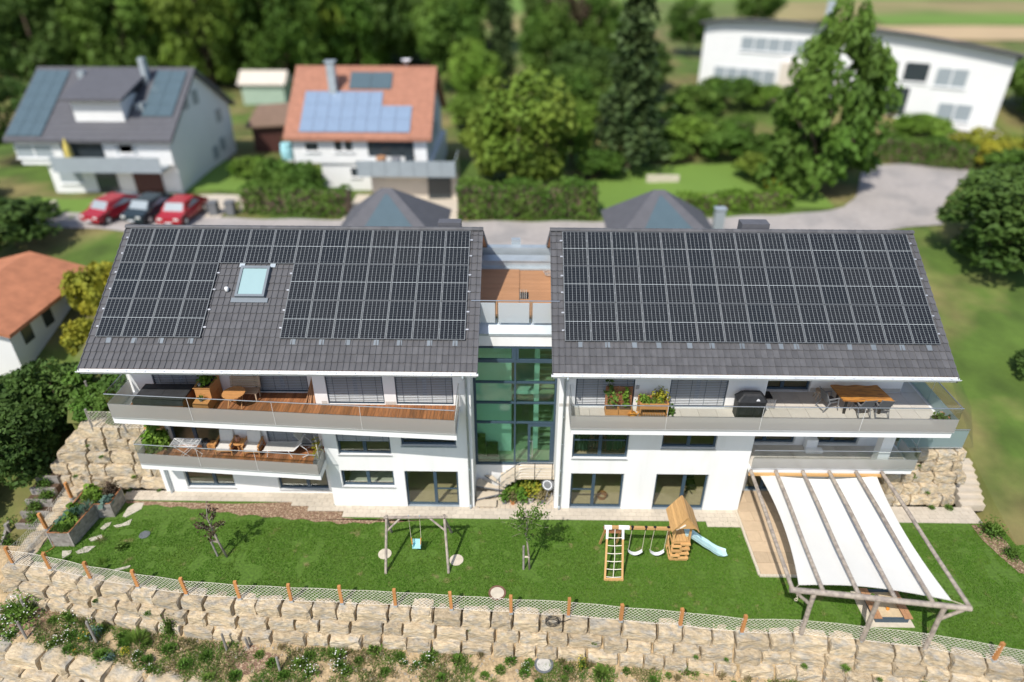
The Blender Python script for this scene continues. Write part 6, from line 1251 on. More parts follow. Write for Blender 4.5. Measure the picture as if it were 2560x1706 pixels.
b.build('cane', 'cord_white', vn); cv = rng.normal(size=(150,3))*np.array([0.07,0.24,0.36])+np.array([-8.84,-0.12,Z1+0.55]); link('foliage', npmesh('foliage', quads(cv, rng.normal(size=(150,3))+np.array([0,-.4,.5]), np.full(150,0.075)).reshape(-1,3)-np.array(OFF[vn.name]), 4, 'leaf_yellow'), vn)
MB().box(-8.98,-8.68,-0.5,0.2,Z1,Z1+0.2).build('trough', 'plastic_grey', vn)
# ================================================================ RIGHT UPPER TERRACE
Z3 = 5.882
tr_ = thing('trellis_planter', 'reddish wooden double trellis planter with climbing vegetables', 'planter', (4.15, -0.4, Z3))
for xa, xb in ((3.60,4.13),(4.15,4.70)):
    b = MB()
    for a_ in ((xa,xb,-0.58,-0.555),(xa,xb,-0.20,-0.175),(xa,xa+0.025,-0.555,-0.20),(xb-0.025,xb,-0.555,-0.20)): b.box(*a_, Z3+0.02, Z3+0.30)
    b.build('trough', 'teak', tr_); MB().box(xa+0.025,xb-0.025,-0.555,-0.20,Z3+0.04,Z3+0.26).build('soil', 'soil', tr_)
    for x in (xa+0.02, xb-0.02): MB().bar((x,-0.19,Z3),(x,-0.19,Z3+1.22),0.04,0.04).build('upright', 'teak_dark', tr_)
    for k in range(11): MB().box(xa+0.02,xb-0.02,-0.215,-0.195,Z3+0.34+k*0.082,Z3+0.385+k*0.082).build('slat', 'teak_dark', tr_)
def vine(label, x, y, z0, h, m_, n, lf=0.10, wig=0.1):
    t = thing('climbing_plant', label, 'climbing plant', (x, y, z0)); P = [(x+wig*math.sin(3*k), y, z0+h*k/5) for k in range(6)]; MB().path(P, 0.010, 4).build('stem', 'leaf_weed', t)
    c = np.array([P[min(5, int(u*6))] for u in np.linspace(0.15, 0.999, n)])+rng.normal(0, 0.075, (n, 3)); link('foliage', npmesh('foliage', quads(c, rng.normal(size=(n,3))*0.6+np.array([0,-.6,.7]), np.full(n, lf)).reshape(-1,3)-np.array(OFF[t.name]), 4, m_), t)
vine('tall dark vine rising above the left half of the trellis planter', 3.72, -0.24, Z3+0.28, 1.55, 'leaf_dark', 46, 0.13, 0.08); vine('leafy green plant low in the left trough of the trellis planter', 3.95, -0.38, Z3+0.28, 0.75, 'leaf_weed', 40); vine('leafy green plant in the right trough of the trellis planter', 4.42, -0.36, Z3+0.28, 0.80, 'leaf_bright', 54, 0.11, 0.05)
wc = thing('watering_can', 'orange yellow watering can standing by the wooden raised planter', 'watering can', (4.72, -0.62, Z3)); b = MB(); b.lathe([(0.0,0.0),(0.13,0.0),(0.135,0.22),(0.10,0.26),(0.09,0.26),(0.11,0.22)], (4.72,-0.66,Z3), 12); b.build('body', 'plastic_orange', wc); MB().tube((4.84,-0.64,Z3+0.08),(5.0,-0.58,Z3+0.27),0.035,0.02,7).build('spout', 'plastic_orange', wc); MB().path([(4.62,-0.66,Z3+0.22),(4.52,-0.67,Z3+0.20),(4.54,-0.66,Z3+0.06),(4.6,-0.66,Z3+0.05)],0.015,5).build('handle', 'plastic_orange', wc)
rp = thing('raised_planter', 'honey coloured wooden raised planter table with a slatted lower shelf', 'planter', (5.52, -0.5, Z3)); 
for x in (4.98, 6.08):
    for y in (-0.76, -0.24): MB().box(x-0.035,x+0.035,y-0.035,y+0.035,Z3,Z3+0.80).build('leg', 'teak', rp)
for k in range(2):
    for y in (-0.795, -0.215): MB().box(5.016,6.044,y,y+0.02,Z3+0.50+k*0.145,Z3+0.635+k*0.145).build('side_board', 'teak', rp)
    for x in (4.955, 6.085): MB().box(x,x+0.02,-0.724,-0.276,Z3+0.50+k*0.145,Z3+0.635+k*0.145).build('side_board', 'teak', rp)
MB().box(5.0,6.06,-0.775,-0.235,Z3+0.505,Z3+0.70).build('soil', 'soil', rp)
for k in range(10): MB().box(5.03+k*0.104,5.11+k*0.104,-0.76,-0.24,Z3+0.16,Z3+0.18).build('shelf_slat', 'teak', rp)
for lab, x, y, me, s in (('dense green vegetable at the left end of the wooden raised planter', 5.15,-0.5,PLD,0.8), ('pale leafed pepper plant at the right end of the wooden raised planter', 5.85,-0.38,PLC,1.0), ('small seedling in the middle of the wooden raised planter', 5.5,-0.58,PLA,0.5), ('leafy plant in the front right corner of the wooden raised planter', 5.8,-0.6,PLA,0.6)): plant('planter_plant', lab, me, x, y, s, Z3+0.69)
plant('pot_greenery', 'green plant on the floor right of the wooden raised planter', PLA, 6.3, -0.35, 0.9, Z3)
o = MB().box(4.86,4.98,-0.06,-0.03,Z3+0.98,Z3+1.16).build('thermometer', 'pot_pale'); tag(o, 'small grey gauge on the white wall above the raised planter', 'gauge')
bb = thing('covered_grill', 'large barbecue under a black fitted cover with a small white emblem', 'grill', (9.5, -0.4, Z3)); b = MB()
pf = [(0.0,0.56,0.28),(0.30,0.56,0.29),(0.80,0.58,0.30),(0.86,0.61,0.31),(1.10,0.42,0.20),(1.17,0.34,0.12)]; rings = []
for z, hx, hy in pf: rings.append([(9.50+hx*sx, -0.44+hy*sy, Z3+z) for sx, sy in ((-1,-0.8),(-0.9,-1),(-0.3,-1.03),(0.3,-1.03),(0.9,-1),(1,-0.8),(1,0.8),(0.9,1),(-0.9,1),(-1,0.8))])
loft(b, rings); b.build('cover', 'black_cover', bb)
em = MB(); em.add([(9.62,-0.7335,Z3+0.925),(9.78,-0.7335,Z3+0.925),(9.78,-0.7255,Z3+0.945),(9.62,-0.7255,Z3+0.945)],[(0,1,2,3)]); em.add([(9.64,-0.7235,Z3+0.952),(9.70,-0.7235,Z3+0.952),(9.70,-0.700,Z3+1.015),(9.685,-0.700,Z3+1.015)],[(0,1,2,3)]); em.add([(9.71,-0.7235,Z3+0.952),(9.765,-0.7235,Z3+0.952),(9.715,-0.700,Z3+1.015)],[(0,1,2)]); em.build('emblem', 'plastic_white', bb)
for k in range(4): MB().bar((9.0+k*0.3,-0.752,Z3+0.1),(9.02+k*0.31,-0.757,Z3+0.78),0.02,0.02).build('cover_fold', 'black_cover', bb)
gt_ = thing('wire_basket_table', 'small wire mesh table with a dark tray right of the covered barbecue', 'table', (10.5, 0.2, Z3)); b = MB(); b.ob((10.40,0.28,Z3+0.52),(0.42,0.5,0.03)); b.build('tray', 'black', gt_); b = MB()
for k in range(9): b.path([(10.28+k*0.055,-0.0,Z3+0.06),(10.28+k*0.055,-0.0,Z3+0.46)],0.006,4).path([(10.28,-0.0,Z3+0.06+k*0.05),(10.74,-0.0,Z3+0.06+k*0.05)],0.006,4)
for x in (10.27, 10.74):
    for y in (0.0, 0.4): b.path([(x,y,Z3),(x,y,Z3+0.5)],0.012,5)
b.build('mesh_frame', 'pot_grey', gt_)
dt = thing('dining_table', 'live edge wooden dining table on black trestle legs on the right terrace', 'dining table', (14.2, 0.15, Z3)); b = MB(); n = 16; F_ = [(13.33+2.05*i/n, -0.40+0.025*math.sin(i*1.3)+0.012*math.sin(i*3.1)) for i in range(n+1)]; B_ = [(13.20+1.98*i/n, 0.72+0.035*math.sin(i*0.9)) for i in range(n+1)]
b.prism(F_+list(reversed(B_)), Z3+0.705, Z3+0.755); b.build('tabletop', 'live_edge', dt)
for x in (13.55, 15.0):
    for y in (-0.25, 0.55): MB().bar((x,y,Z3),(x-0.02,y,Z3+0.70),0.09,0.06).build('leg', 'black', dt)
    MB().bar((x,-0.25,Z3+0.66),(x,0.55,Z3+0.66),0.06,0.06).build('leg_bar', 'black', dt)
def sling_chair(label, x, y, rz):
    t = thing('garden_chair', label, 'chair', (x, y, Z3), 'grey sling chairs at the dining table', rz); local(t)
    b = MB(); b.bar((0,-0.24,0.43),(0,0.22,0.40),0.46,0.02); b.build('seat', 'sling_grey', t); b = MB(); b.bar((0,0.23,0.43),(0,0.44,0.98),0.46,0.02); b.build('backrest', 'sling_grey', t)
    for s_ in (-1, 1):
        MB().bar((s_*0.26,-0.30,0.0),(s_*0.255,-0.20,0.64),0.03,0.03).build('leg', 'pot_grey', t); MB().bar((s_*0.26,0.40,0.0),(s_*0.255,0.16,0.46),0.03,0.03).build('leg', 'pot_grey', t)
        MB().bar((s_*0.265,-0.24,0.645),(s_*0.265,0.30,0.645),0.05,0.025).build('armrest', 'pot_grey', t); MB().bar((s_*0.245,0.15,0.40),(s_*0.245,0.46,1.02),0.03,0.03).build('back_post', 'pot_grey', t)
    MB().bar((-0.25,0.38,0.08),(0.25,0.38,0.08),0.025,0.025).build('stretcher', 'pot_grey', t); return t
c1 = sling_chair('grey sling chair at the left end of the live edge table', 13.02, 0.12, math.pi/2+0.25); dup(c1, (14.18, -0.28, Z3), math.pi+0.12, 'left one of the two grey sling chairs on the near side of the table'); dup(c1, (14.98, -0.27, Z3), math.pi-0.08, 'right one of the two grey sling chairs on the near side of the table')
sc_ = thing('stacking_stool', 'pale bent wood stool by the white wall behind the left grey chair', 'stool', (12.75, 0.75, Z3)); MB().lathe([(0,0.46),(0.18,0.46),(0.18,0.44),(0,0.44)], (12.85,0.78,Z3), 14).build('seat', 'bench_wood', sc_)
for k in range(4): a_ = 0.8+k*1.57; MB().tube((12.85+0.2*math.cos(a_),0.78+0.2*math.sin(a_),Z3),(12.85+0.1*math.cos(a_),0.78+0.1*math.sin(a_),Z3+0.44),0.018,n=6).build('leg', 'bench_wood', sc_)
pot('low dark planter bowl with pink flowers in the right corner of the terrace', 17.1, -0.95, 0.24, 0.26, 'plastic_grey', tuft_mesh(91, 50, 0.34, 0.34, 'leaf_mid', 0.07, flowers=6, fm='terracotta', fs=0.07), 1.0, Z3)
# things seen through the ground floor panes
rm_ = thing('office_chair', 'black office chair behind the right ground floor glass door', 'chair', (8.3, 1.3, 0.02)); MB().ob((8.25,1.3,0.48),(0.45,0.45,0.08)).build('seat', 'black', rm_); MB().ob((8.25,1.52,0.85),(0.42,0.07,0.55)).build('backrest', 'black', rm_); MB().tube((8.25,1.3,0.05),(8.25,1.3,0.45),0.03,n=6).build('column', 'black', rm_)
for k in range(5): a_ = k*1.256; MB().bar((8.25,1.3,0.08),(8.25+0.3*math.cos(a_),1.3+0.3*math.sin(a_),0.05),0.04,0.03).build('foot', 'black', rm_)
bk = thing('wicker_basket', 'brown wicker basket on the floor inside the left glass door of the right house', 'basket', (4.0, 0.75, 0.02)); MB().lathe([(0.16,0),(0.22,0.02),(0.25,0.22),(0.23,0.22),(0.18,0.05)], (4.0,0.75,0.02), 12).build('basket', 'teak_dark', bk); MB().path([(3.77,0.75,0.22),(3.85,0.75,0.36),(4.15,0.75,0.36),(4.23,0.75,0.22)],0.015,5).build('handle', 'teak_dark', bk)
dsk = thing('desk', 'white desk with a wooden front edge behind the square ground floor window', 'desk', (-6.8, 0.9, 0.02)); MB().box(-7.9,-5.75,0.55,1.3,0.98,1.02).build('desktop', 'room_white', dsk); MB().box(-7.9,-5.75,0.52,0.549,0.97,1.025).build('edge', 'teak', dsk)
for x in (-7.8,-5.85): MB().box(x-0.03,x+0.03,0.6,1.25,0.02,0.98).build('leg', 'room_white', dsk)
o = MB().path([(1.42+0.20*math.cos(t),6.35+0.20*math.sin(t),8.99+0.012*t) for t in np.linspace(0,16,44)]+[(1.2,6.6,8.97),(1.15,6.85,8.97)],0.018,6).build('hose', 'pot_pale'); tag(o, 'pale coiled hose in the back right corner of the roof terrace', 'hose')
# ================================================================ NEIGHBOURHOOD
def bwin(par, x0, x1, z0, z1, y, m_='win_dark', name='window', d=0.06):
    b = MB(); b.box(x0-0.06,x1+0.06,y-0.03,y+0.03,z0-0.06,z0-0.0); b.box(x0-0.06,x1+0.06,y-0.03,y+0.03,z1,z1+0.06); b.box(x0-0.06,x0,y-0.03,y+0.03,z0,z1); b.box(x1,x1+0.06,y-0.03,y+0.03,z0,z1)
    n_ = max(1, round((x1-x0)/1.4))
    for k in range(1, n_): xm = x0+(x1-x0)*k/n_; b.box(xm-0.05,xm+0.05,y-0.045,y+0.0,z0,z1)
    b.box(x0-0.12,x1+0.12,y-0.12,y+0.02,z0-0.14,z0-0.061)
    w_ = b.build(name, 'white_paint', par); MB().box(x0,x1,y-0.015,y+0.02,z0,z1).build('glass', m_, w_); return w_
def gable_roof(par, x0, x1, y0, y1, ze, zr, m_, oh=0.5, th=0.22, nrow=14):
    ym = (y0+y1)/2; sl = (zr-ze)/(ym-y0); b = MB(); ya, za = y0-oh, ze-oh*sl; yb = y1+oh
    b.extx([(ya,za),(ym,zr),(yb,za),(yb,za-th),(ym,zr-th),(ya,za-th)], x0-oh, x1+oh)
    for k in range(nrow):
        f0, f1 = k/nrow, (k+1)/nrow; p0 = (ya+(ym-ya)*f0, za+(zr-za)*f0); p1 = (ya+(ym-ya)*f1, za+(zr-za)*f1)
        b.extx([(p0[0],p0[1]+0.002),(p0[0],p0[1]+0.05),(p1[0],p1[1]+0.012),(p1[0],p1[1]+0.002)], x0-oh+0.02, x1+oh-0.02)
    b.path([(x0-oh,ym,zr),(x1+oh,ym,zr)],0.10,6); return b.build('roof', m_, par)
def gable_walls(par, x0, x1, y0, y1, z0, ze, zr, m_='house_white'):
    ym = (y0+y1)/2; b = MB(); b.extx([(y0,z0),(y1,z0),(y1,ze),(ym,zr-0.25),(y0,ze)], x0, x1); return b.build('wall', m_, par)
def on_slope(par, x0, x1, f0, f1, y0, ym, ze, zr, m_, name, oh=0.5, up=0.10, th=0.05, nx_=1, ny_=1):
    sl = (zr-ze)/(ym-y0); ya, za = y0-oh, ze-oh*sl
    for i in range(nx_):
        for j in range(ny_):
            xa, xb = x0+(x1-x0)*i/nx_+0.015, x0+(x1-x0)*(i+1)/nx_-0.015; fa, fb = f0+(f1-f0)*j/ny_+0.003, f0+(f1-f0)*(j+1)/ny_-0.003
            pa = (ya+(ym-ya)*fa, za+(zr-za)*fa+up); pb = (ya+(ym-ya)*fb, za+(zr-za)*fb+up)
            MB().extx([pa,(pa[0],pa[1]+th),(pb[0],pb[1]+th),pb], xa, xb).build(name, m_, par)
# grey roofed house
h1 = thing('house', 'white house with a dark grey roof, white dormer and three cars parked before it', 'house', (-33, 34, 5)); X0, X1, Y0, Y1, ZE, ZR = -38.9, -27.0, 28.8, 41.2, 9.75, 13.5; YM = 35.0
gable_walls(h1, X0, X1, Y0, Y1, 7.4, ZE, ZR); MB().box(-37.2,X1,Y0+0.3,Y1-0.2,4.6,7.4).build('wall', 'house_white', h1); gable_roof(h1, X0, X1, Y0, Y1, ZE, ZR, 'slate')
on_slope(h1, -39.2, -36.5, 0.03, 0.94, Y0, YM, ZE, ZR, 'pv_teal', 'solar_panel', nx_=3, ny_=5); on_slope(h1, -29.4, -27.0, 0.30, 0.94, Y0, YM, ZE, ZR, 'pv_teal', 'solar_panel', nx_=2, ny_=4)
dm = MB().box(-34.3,-30.5,29.9,33,10.0,12.1).build('dormer', 'house_white', h1); b = MB(); b.add([(-34.8,29.3,12.05),(-30.0,29.3,12.05),(-30.0,34.6,13.3),(-34.8,34.6,13.3),(-34.8,29.3,12.25),(-30.0,29.3,12.25),(-30.0,34.6,13.5),(-34.8,34.6,13.5)], [(3,2,1,0),(4,5,6,7),(0,1,5,4),(1,2,6,5),(2,3,7,6),(3,0,4,7)]); b.build('dormer_roof', 'slate', h1)
MB().box(-30.2,-29.8,33.4,34.0,11.6,14.5).build('chimney', 'zinc', h1); MB().box(-35.3,-34.8,33.4,33.9,12.4,13.5).build('roof_vent', 'win_grey', h1); MB().box(-30.0,-29.4,30.9,31.9,10.95,11.6).build('roof_window', 'win_grey', h1)
for a_ in ((-39.0,-36.2,8.0,8.9,'win_grey'),(-31.2,-29.6,8.2,8.9,'win_grey'),(-30.9,-29.9,8.4,8.9,'win_dark')): bwin(h1, a_[0], a_[1], a_[2], a_[3], Y0-0.02, a_[4])
MB().box(-35.4,-32.2,Y0-0.05,Y0+0.1,7.5,9.6).build('loggia', 'win_dark', h1); b = MB(); b.box(-35.6,-27.3,27.3,28.75,7.25,7.45); b.box(-35.6,-27.3,27.3,27.36,7.45,8.4); b.build('balcony', 'win_grey', h1)
o = thing('parasol', 'folded yellow parasol on the balcony of the grey roofed house', 'parasol', (-34.6,28.2,7.45)); MB().path([(-34.6,28.2,7.45),(-34.6,28.2,9.6)],0.03,6).build('pole','pot_grey',o); MB().lathe([(0.02,2.2),(0.25,1.4),(0.3,0.7),(0.02,0.8)],(-34.6,28.2,7.45),8).build('canopy','yellow_cloth',o)
bwin(h1, -36.5, -34.7, 5.9, 6.9, 29.08, 'win_grey'); MB().box(-30.6,-28.4,28.95,29.12,5.0,7.1).build('garage_door', 'door_brown', h1); MB().box(-33.6,-32.0,28.95,29.12,5.0,7.1).build('door', 'win_dark', h1)
for (y, z) in ((33.0,11.3),(34.9,11.3),(38.6,9.0),(36.5,6.3),(38.2,6.6)): MB().box(X1-0.02,X1+0.03,y-0.55,y+0.55,z-0.55,z+0.55).build('window', 'win_grey', h1)
# red roofed house with blue collectors
h2 = thing('house', 'white house with a red tiled roof carrying a blue solar array', 'house', (-12.5, 34, 5)); X0, X1, Y0, Y1, ZE, ZR = -17.9, -7.4, 30.0, 41.0, 9.75, 13.6; YM = 35.5
gable_walls(h2, X0, X1, Y0, Y1, 7.3, ZE, ZR); MB().box(-15.9,X1+0.4,Y0+0.2,Y1-0.2,4.6,7.3).build('wall', 'house_white', h2); gable_roof(h2, X0, X1, Y0, Y1, ZE, ZR, 'red_tile')
on_slope(h2, -17.2, -11.0, 0.06, 0.62, Y0, YM, ZE, ZR, 'pv_blue', 'solar_panel', nx_=6, ny_=3); on_slope(h2, -11.0, -8.6, 0.06, 0.42, Y0, YM, ZE, ZR, 'pv_blue', 'solar_panel', nx_=2, ny_=2); on_slope(h2, -13.8, -10.4, 0.66, 0.90, Y0, YM, ZE, ZR, 'pv_teal', 'collector', nx_=2)
MB().box(-15.3,-14.7,33.0,33.7,11.6,14.3).box(-15.4,-14.6,32.9,33.8,14.3,14.4).build('chimney', 'zinc', h2); MB().lathe([(0.001,0),(0.3,0.12),(0.42,0.28)],(-9.4,35.5,13.9),12).tube((-9.4,35.5,13.4),(-9.4,35.5,13.95),0.04,n=6).build('satellite_dish', 'plastic_white', h2)
for a_ in ((-16.9,-15.9,8.3,8.9),(-14.6,-14.0,8.3,9.4),(-13.8,-13.2,8.3,9.4)): bwin(h2, *a_, Y0-0.02)
MB().box(-12.0,-8.4,Y0-0.04,Y0+0.1,7.9,9.5).build('terrace_door', 'win_dark', h2); b = MB(); b.box(-12.3,-4.9,26.9,Y0-0.05,7.2,7.45); b.box(-12.3,-4.9,26.9,26.96,7.45,8.4); b.box(-4.96,-4.9,26.96,Y0-0.05,7.45,8.4)
for k in range(8): b.box(-12.3+k*1.05,-12.26+k*1.05,26.86,26.9,7.3,8.45)
b.build('balcony', 'win_grey', h2); MB().box(-11.6,-4.9,28.2,30.1,4.8,7.2).build('garage', 'house_cream', h2); MB().box(-7.2,-5.4,28.12,28.19,5.0,6.9).build('garage_door', 'win_dark', h2); bwin(h2, -13.6, -12.9, 6.2, 6.9, Y0+0.18)
for (y, z) in ((33.5,11.2),(35.8,11.2),(32.2,8.6),(36.2,8.6)): MB().box(X1-0.02,X1+0.03,y-0.5,y+0.5,z-0.55,z+0.55).build('window', 'win_grey', h2)
for k, (x, y, c) in enumerate(((-10.8,28.9,'deck_plain'),(-9.6,28.6,'pot_grey'),(-8.6,29.0,'win_dark'))): o = MB().lathe([(0.0,0.0),(0.35,0.02),(0.4,0.7),(0.3,0.75),(0.0,0.7)],(x,y,7.45),9).build('patio_tub', c); tag(o, ('brown tub on the balcony of the red roofed house','grey tub on the balcony of the red roofed house','dark tub near the right end of that balcony')[k], 'tub')
# wide white house with a curved dark roof at upper right
P0 = (19.6, 56.6, 8.0); rz = math.atan2(-13.4, 25.2); h3 = thing('house', 'wide white modern house with an arched dark roof edge behind the tall tree', 'house', P0, rz=rz); local(h3)
def arc(s): return 7.35-0.0042*(s-8)**2 - (0.05*(2.5-s)**2 if s < 2.5 else 0)
n = 24; L = 28.5; ft = [(L*i/n, arc(L*i/n)) for i in range(n+1)]; b = MB(); poly = [(0,-1.6),(L,-2.4)]+list(reversed(ft)); k = len(poly); vs = [(s_, 0, z) for s_, z in poly]+[(s_, 9, z-(2.3 if z > 3 else 0)) for s_, z in poly]; b.add(vs, [tuple(range(k)), tuple(reversed(range(k, 2*k)))]+[(i, k+i, k+(i+1)%k, (i+1)%k) for i in range(k)]); b.build('wall', 'house_white', h3)
b = MB(); vs = [(s_*1.03-0.4, y, z+d-(2.4 if y > 0 else 0)) for y in (-0.9, 9.5) for d in (0.02, 0.22) for s_, z in ft]; m_ = n+1; fs = []
for i in range(n): fs += [(i, i+1, m_+i+1, m_+i), (m_+i, m_+i+1, 3*m_+i+1, 3*m_+i), (i+1, i, 2*m_+i, 2*m_+i+1), (2*m_+i+1, 2*m_+i, 3*m_+i, 3*m_+i+1)]
b.add(vs, fs+[(0, m_, 3*m_, 2*m_), (n, 2*m_+n, 3*m_+n, m_+n)]); b.build('roof', 'slate', h3)
for a_ in ((4.0,12.0,4.4,5.7,'win_grey'),(1.6,8.0,0.4,2.6,'win_grey'),(17.4,19.2,2.9,4.4,'win_dark'),(19.8,21.9,2.7,4.4,'win_dark'),(22.6,25.2,2.5,4.1,'win_grey'),(18.9,20.8,-0.6,2.1,'win_dark'),(23.6,26.4,-0.5,1.0,'win_grey')): bwin(h3, a_[0], a_[1], a_[2], a_[3], -0.03, a_[4])
MB().box(8.6,10.4,-1.6,-0.05,-0.8,3.6).build('bay', 'house_cream', h3); MB().box(11.4,12.1,2,2.7,7.0,9.2).build('chimney', 'zinc', h3)
# corner of the red roofed house at the left edge
h4 = thing('house', 'white house with a red tiled roof cut off by the left picture edge', 'house', (-30, 10.5, 1.2)); b = MB()
def ext_y(b, poly, y0, y1, m=0):
    n = len(poly); vs = [(x, y0, z) for x, z in poly]+[(x, y1, z) for x, z in poly]; b.add(vs, [tuple(reversed(range(n))), tuple(range(n, 2*n))]+[(i, (i+1)%n, n+(i+1)%n, n+i) for i in range(n)], m)
ext_y(b, [(-36.5,0.2),(-27.6,0.2),(-27.6,4.6),(-30.6,5.4),(-36.5,4.6)], 8.0, 14.5); b.build('wall', 'house_white', h4); b = MB(); ext_y(b, [(-37.5,3.9),(-30.6,5.65),(-26.9,4.55),(-26.9,4.75),(-30.6,5.9),(-37.5,4.15)], 7.3, 15.6); b.build('roof', 'orange_tile', h4)
for y, z in ((9.3,3.7),(11.2,3.7),(10.0,1.5),(12.0,1.9)): MB().box(-27.62,-27.55,y-0.4,y+0.4,z-0.5,z+0.5).build('window', 'win_dark', h4); bwin(h4, -30.8, -29.4, 2.5, 3.7, 7.97)
# garages with pyramid roofs behind the houses
for lab, xc, yc in (('low garage with a grey pyramid roof and dark solar sheets behind the left house', -8.4, 18.2), ('low garage with a grey pyramid roof and dark solar sheets behind the right house', 8.7, 18.2)):
    t = thing('garage', lab, 'garage', (xc, yc, 5)); MB().box(xc-2.8,xc+3.3,yc-2.9,yc+2.6,3.6,7.0).build('wall', 'house_white', t); q = [(xc-3.2,yc-3.3,6.75),(xc+3.7,yc-3.3,6.75),(xc+3.7,yc+3.1,6.75),(xc-3.2,yc+3.1,6.75)]; ap = [(xc-0.35,yc,9.25),(xc+0.3,yc,9.25)]
    b = MB(); b.add(q+ap, [(0,1,5,4),(1,2,5),(2,3,4,5),(3,0,4),(3,2,1,0)]); b.build('roof', 'slate', t)
    A, B_, C_ = Vector(q[0]), Vector(q[1]), (Vector(ap[0])+Vector(ap[1]))/2; nn = (B_-A).cross(C_-A).normalized()*0.07; b = MB(); tri = [A.lerp(B_,.22).lerp(C_,.07), A.lerp(B_,.86).lerp(C_,.07), A.lerp(B_,.62).lerp(C_,.88), A.lerp(B_,.42).lerp(C_,.88)]; b.add([v+nn for v in tri]+[v+nn*0.1 for v in tri], [(0,1,2,3),(7,6,5,4),(0,4,5,1),(1,5,6,2),(2,6,7,3),(3,7,4,0)]); b.build('solar_sheet', 'pv_teal', t)
o = thing('utility_cabinet', 'pale blue grey upright cabinet beside the street right of the pyramid roof', 'cabinet', (13.3, 20.2, 5)); MB().box(12.95,13.6,19.9,20.4,5,7.3).build('body', 'pv_blue' if False else 'win_grey', o); MB().box(12.9,13.65,19.85,20.45,7.3,7.4).build('lid', 'zinc', o)
# small roof hoods on the far slope of both houses, seen over the ridge
MB().box(9.7,10.9,5.0,5.6,11.3,12.14).build('roof_hood', 'slate', RROOF); MB().box(-3.6,-2.6,5.0,5.5,11.3,12.10).build('roof_hood', 'slate', LROOF)
# sheds and wood pile between the two back houses
o = thing('shed', 'brown timber shed with a sloping roof between the two back houses', 'shed', (-22.6, 42, 5.2)); MB().box(-25,-20,40.5,43.5,5,7.6).build('wall', 'door_brown', o); b = MB(); b.add([(-25.4,40.0,7.5),(-19.4,40.0,7.9),(-19.4,44.2,9.0),(-25.4,44.2,8.6),(-25.4,40.0,7.65),(-19.4,40.0,8.05),(-19.4,44.2,9.15),(-25.4,44.2,8.75)], [(3,2,1,0),(4,5,6,7),(0,1,5,4),(1,2,6,5),(2,3,7,6),(3,0,4,7)]); b.build('roof', 'shed_wood', o)
o = thing('shed', 'small garden shed with a pale green roof at the edge of the woods', 'shed', (-30.5, 62, 5.6)); MB().box(-33,-28,60,63,5,7.8).build('wall', 'aqua_cover', o); b = MB(); b.extx([(59.6,7.7),(61.5,9.0),(63.4,7.7)], -33.3, -27.7); b.build('roof', 'house_cream', o)
o = thing('water_barrel', 'turquoise rain barrel at the left corner of the red roofed back house', 'barrel', (-18.6, 30.6, 5.2)); MB().lathe([(0.0,0.0),(0.42,0.0),(0.5,0.6),(0.42,1.25),(0.0,1.25)],(-18.7,30.8,7.4),12).build('barrel', 'plastic_teal', o); MB().box(-19.2,-18.2,30.3,31.3,5,7.4).build('stand', 'concrete', o)
# parked cars
def car(label, x, y, rz, m_, L=4.2, W=1.75, H=1.5):
    t = thing('parked_car', label, 'car', (x, y, ground(x, y)+0.08), 'cars parked before the grey roofed house', rz); local(t); w2 = W/2
    prof = [(-L/2,0.35),(-L/2+0.02,0.75),(-L/2+0.85,0.92),(-L/2+1.35,H-0.06),(-L/2+2.9,H),(L/2-0.35,1.02),(L/2-0.02,0.85),(L/2,0.35)]
    def rib(hw, ins): return [(x_, hw*(1 if z < 0.95 else ins), z) for x_, z in prof]
    b = MB(); R_ = rib(w2, 0.80); Lf = [(x_, -y_, z) for x_, y_, z in R_]; k = len(prof); b.add(R_+Lf, [tuple(range(k)), tuple(reversed(range(k, 2*k)))]+[(i, k+i, k+(i+1)%k, (i+1)%k) for i in range(k)]); b.build('body', m_, t)
    g = MB(); g.add([(-L/2+0.90,-w2*0.80,0.975),(-L/2+0.90,w2*0.80,0.975),(-L/2+1.33,w2*0.74,H-0.06),(-L/2+1.33,-w2*0.74,H-0.06)], [(0,1,2,3)]); g.add([(L/2-0.40,-w2*0.8,1.075),(L/2-0.40,w2*0.8,1.075),(-L/2+3.0,w2*0.74,H+0.012),(-L/2+3.0,-w2*0.74,H+0.012)], [(3,2,1,0)])
    for s_ in (-1, 1): g.add([(-L/2+1.0,s_*w2*0.93,1.0),(L/2-0.6,s_*w2*0.93,1.02),(L/2-1.1,s_*w2*0.815,H-0.10),(-L/2+1.45,s_*w2*0.815,H-0.12)], [(0,1,2,3)])
    g.build('window', 'win_grey', t)
    for sx in (-L/2+0.8, L/2-0.8):
        for s_ in (-1, 1): b = MB(); b.tube((sx,s_*(w2-0.2),0.31),(sx,s_*(w2+0.02),0.31),0.32,n=14); wo = b.build('wheel', 'tyre', t); MB().tube((sx,s_*(w2+0.005),0.31),(sx,s_*(w2+0.03),0.31),0.18,n=10).build('rim', 'alu', wo)
    for s_ in (-1, 1): MB().ob((-L/2+0.03,s_*0.6,0.68),(0.08,0.32,0.14)).build('headlight', 'lamp_glass', t); MB().ob((L/2-0.02,s_*0.65,0.75),(0.06,0.22,0.16)).build('taillight', 'car_red', t); MB().ob((-L/2+1.25,s_*(w2+0.06),1.0),(0.12,0.16,0.12)).build('mirror', m_, t)
    MB().ob((-L/2-0.01,0,0.42),(0.04,0.5,0.11)).build('number_plate', 'plastic_white', t)
    return t
car('red car parked at the left of the dark car before the grey roofed house', -29.6, 24.0, math.radians(70), 'car_red', 4.7); car('dark blue green car parked between the two red cars', -27.0, 24.0, math.radians(78), 'car_dark', 4.4); car('red car parked at the right of the dark car, nearest the gate', -24.5, 23.6, math.radians(86), 'car_red', 4.3)
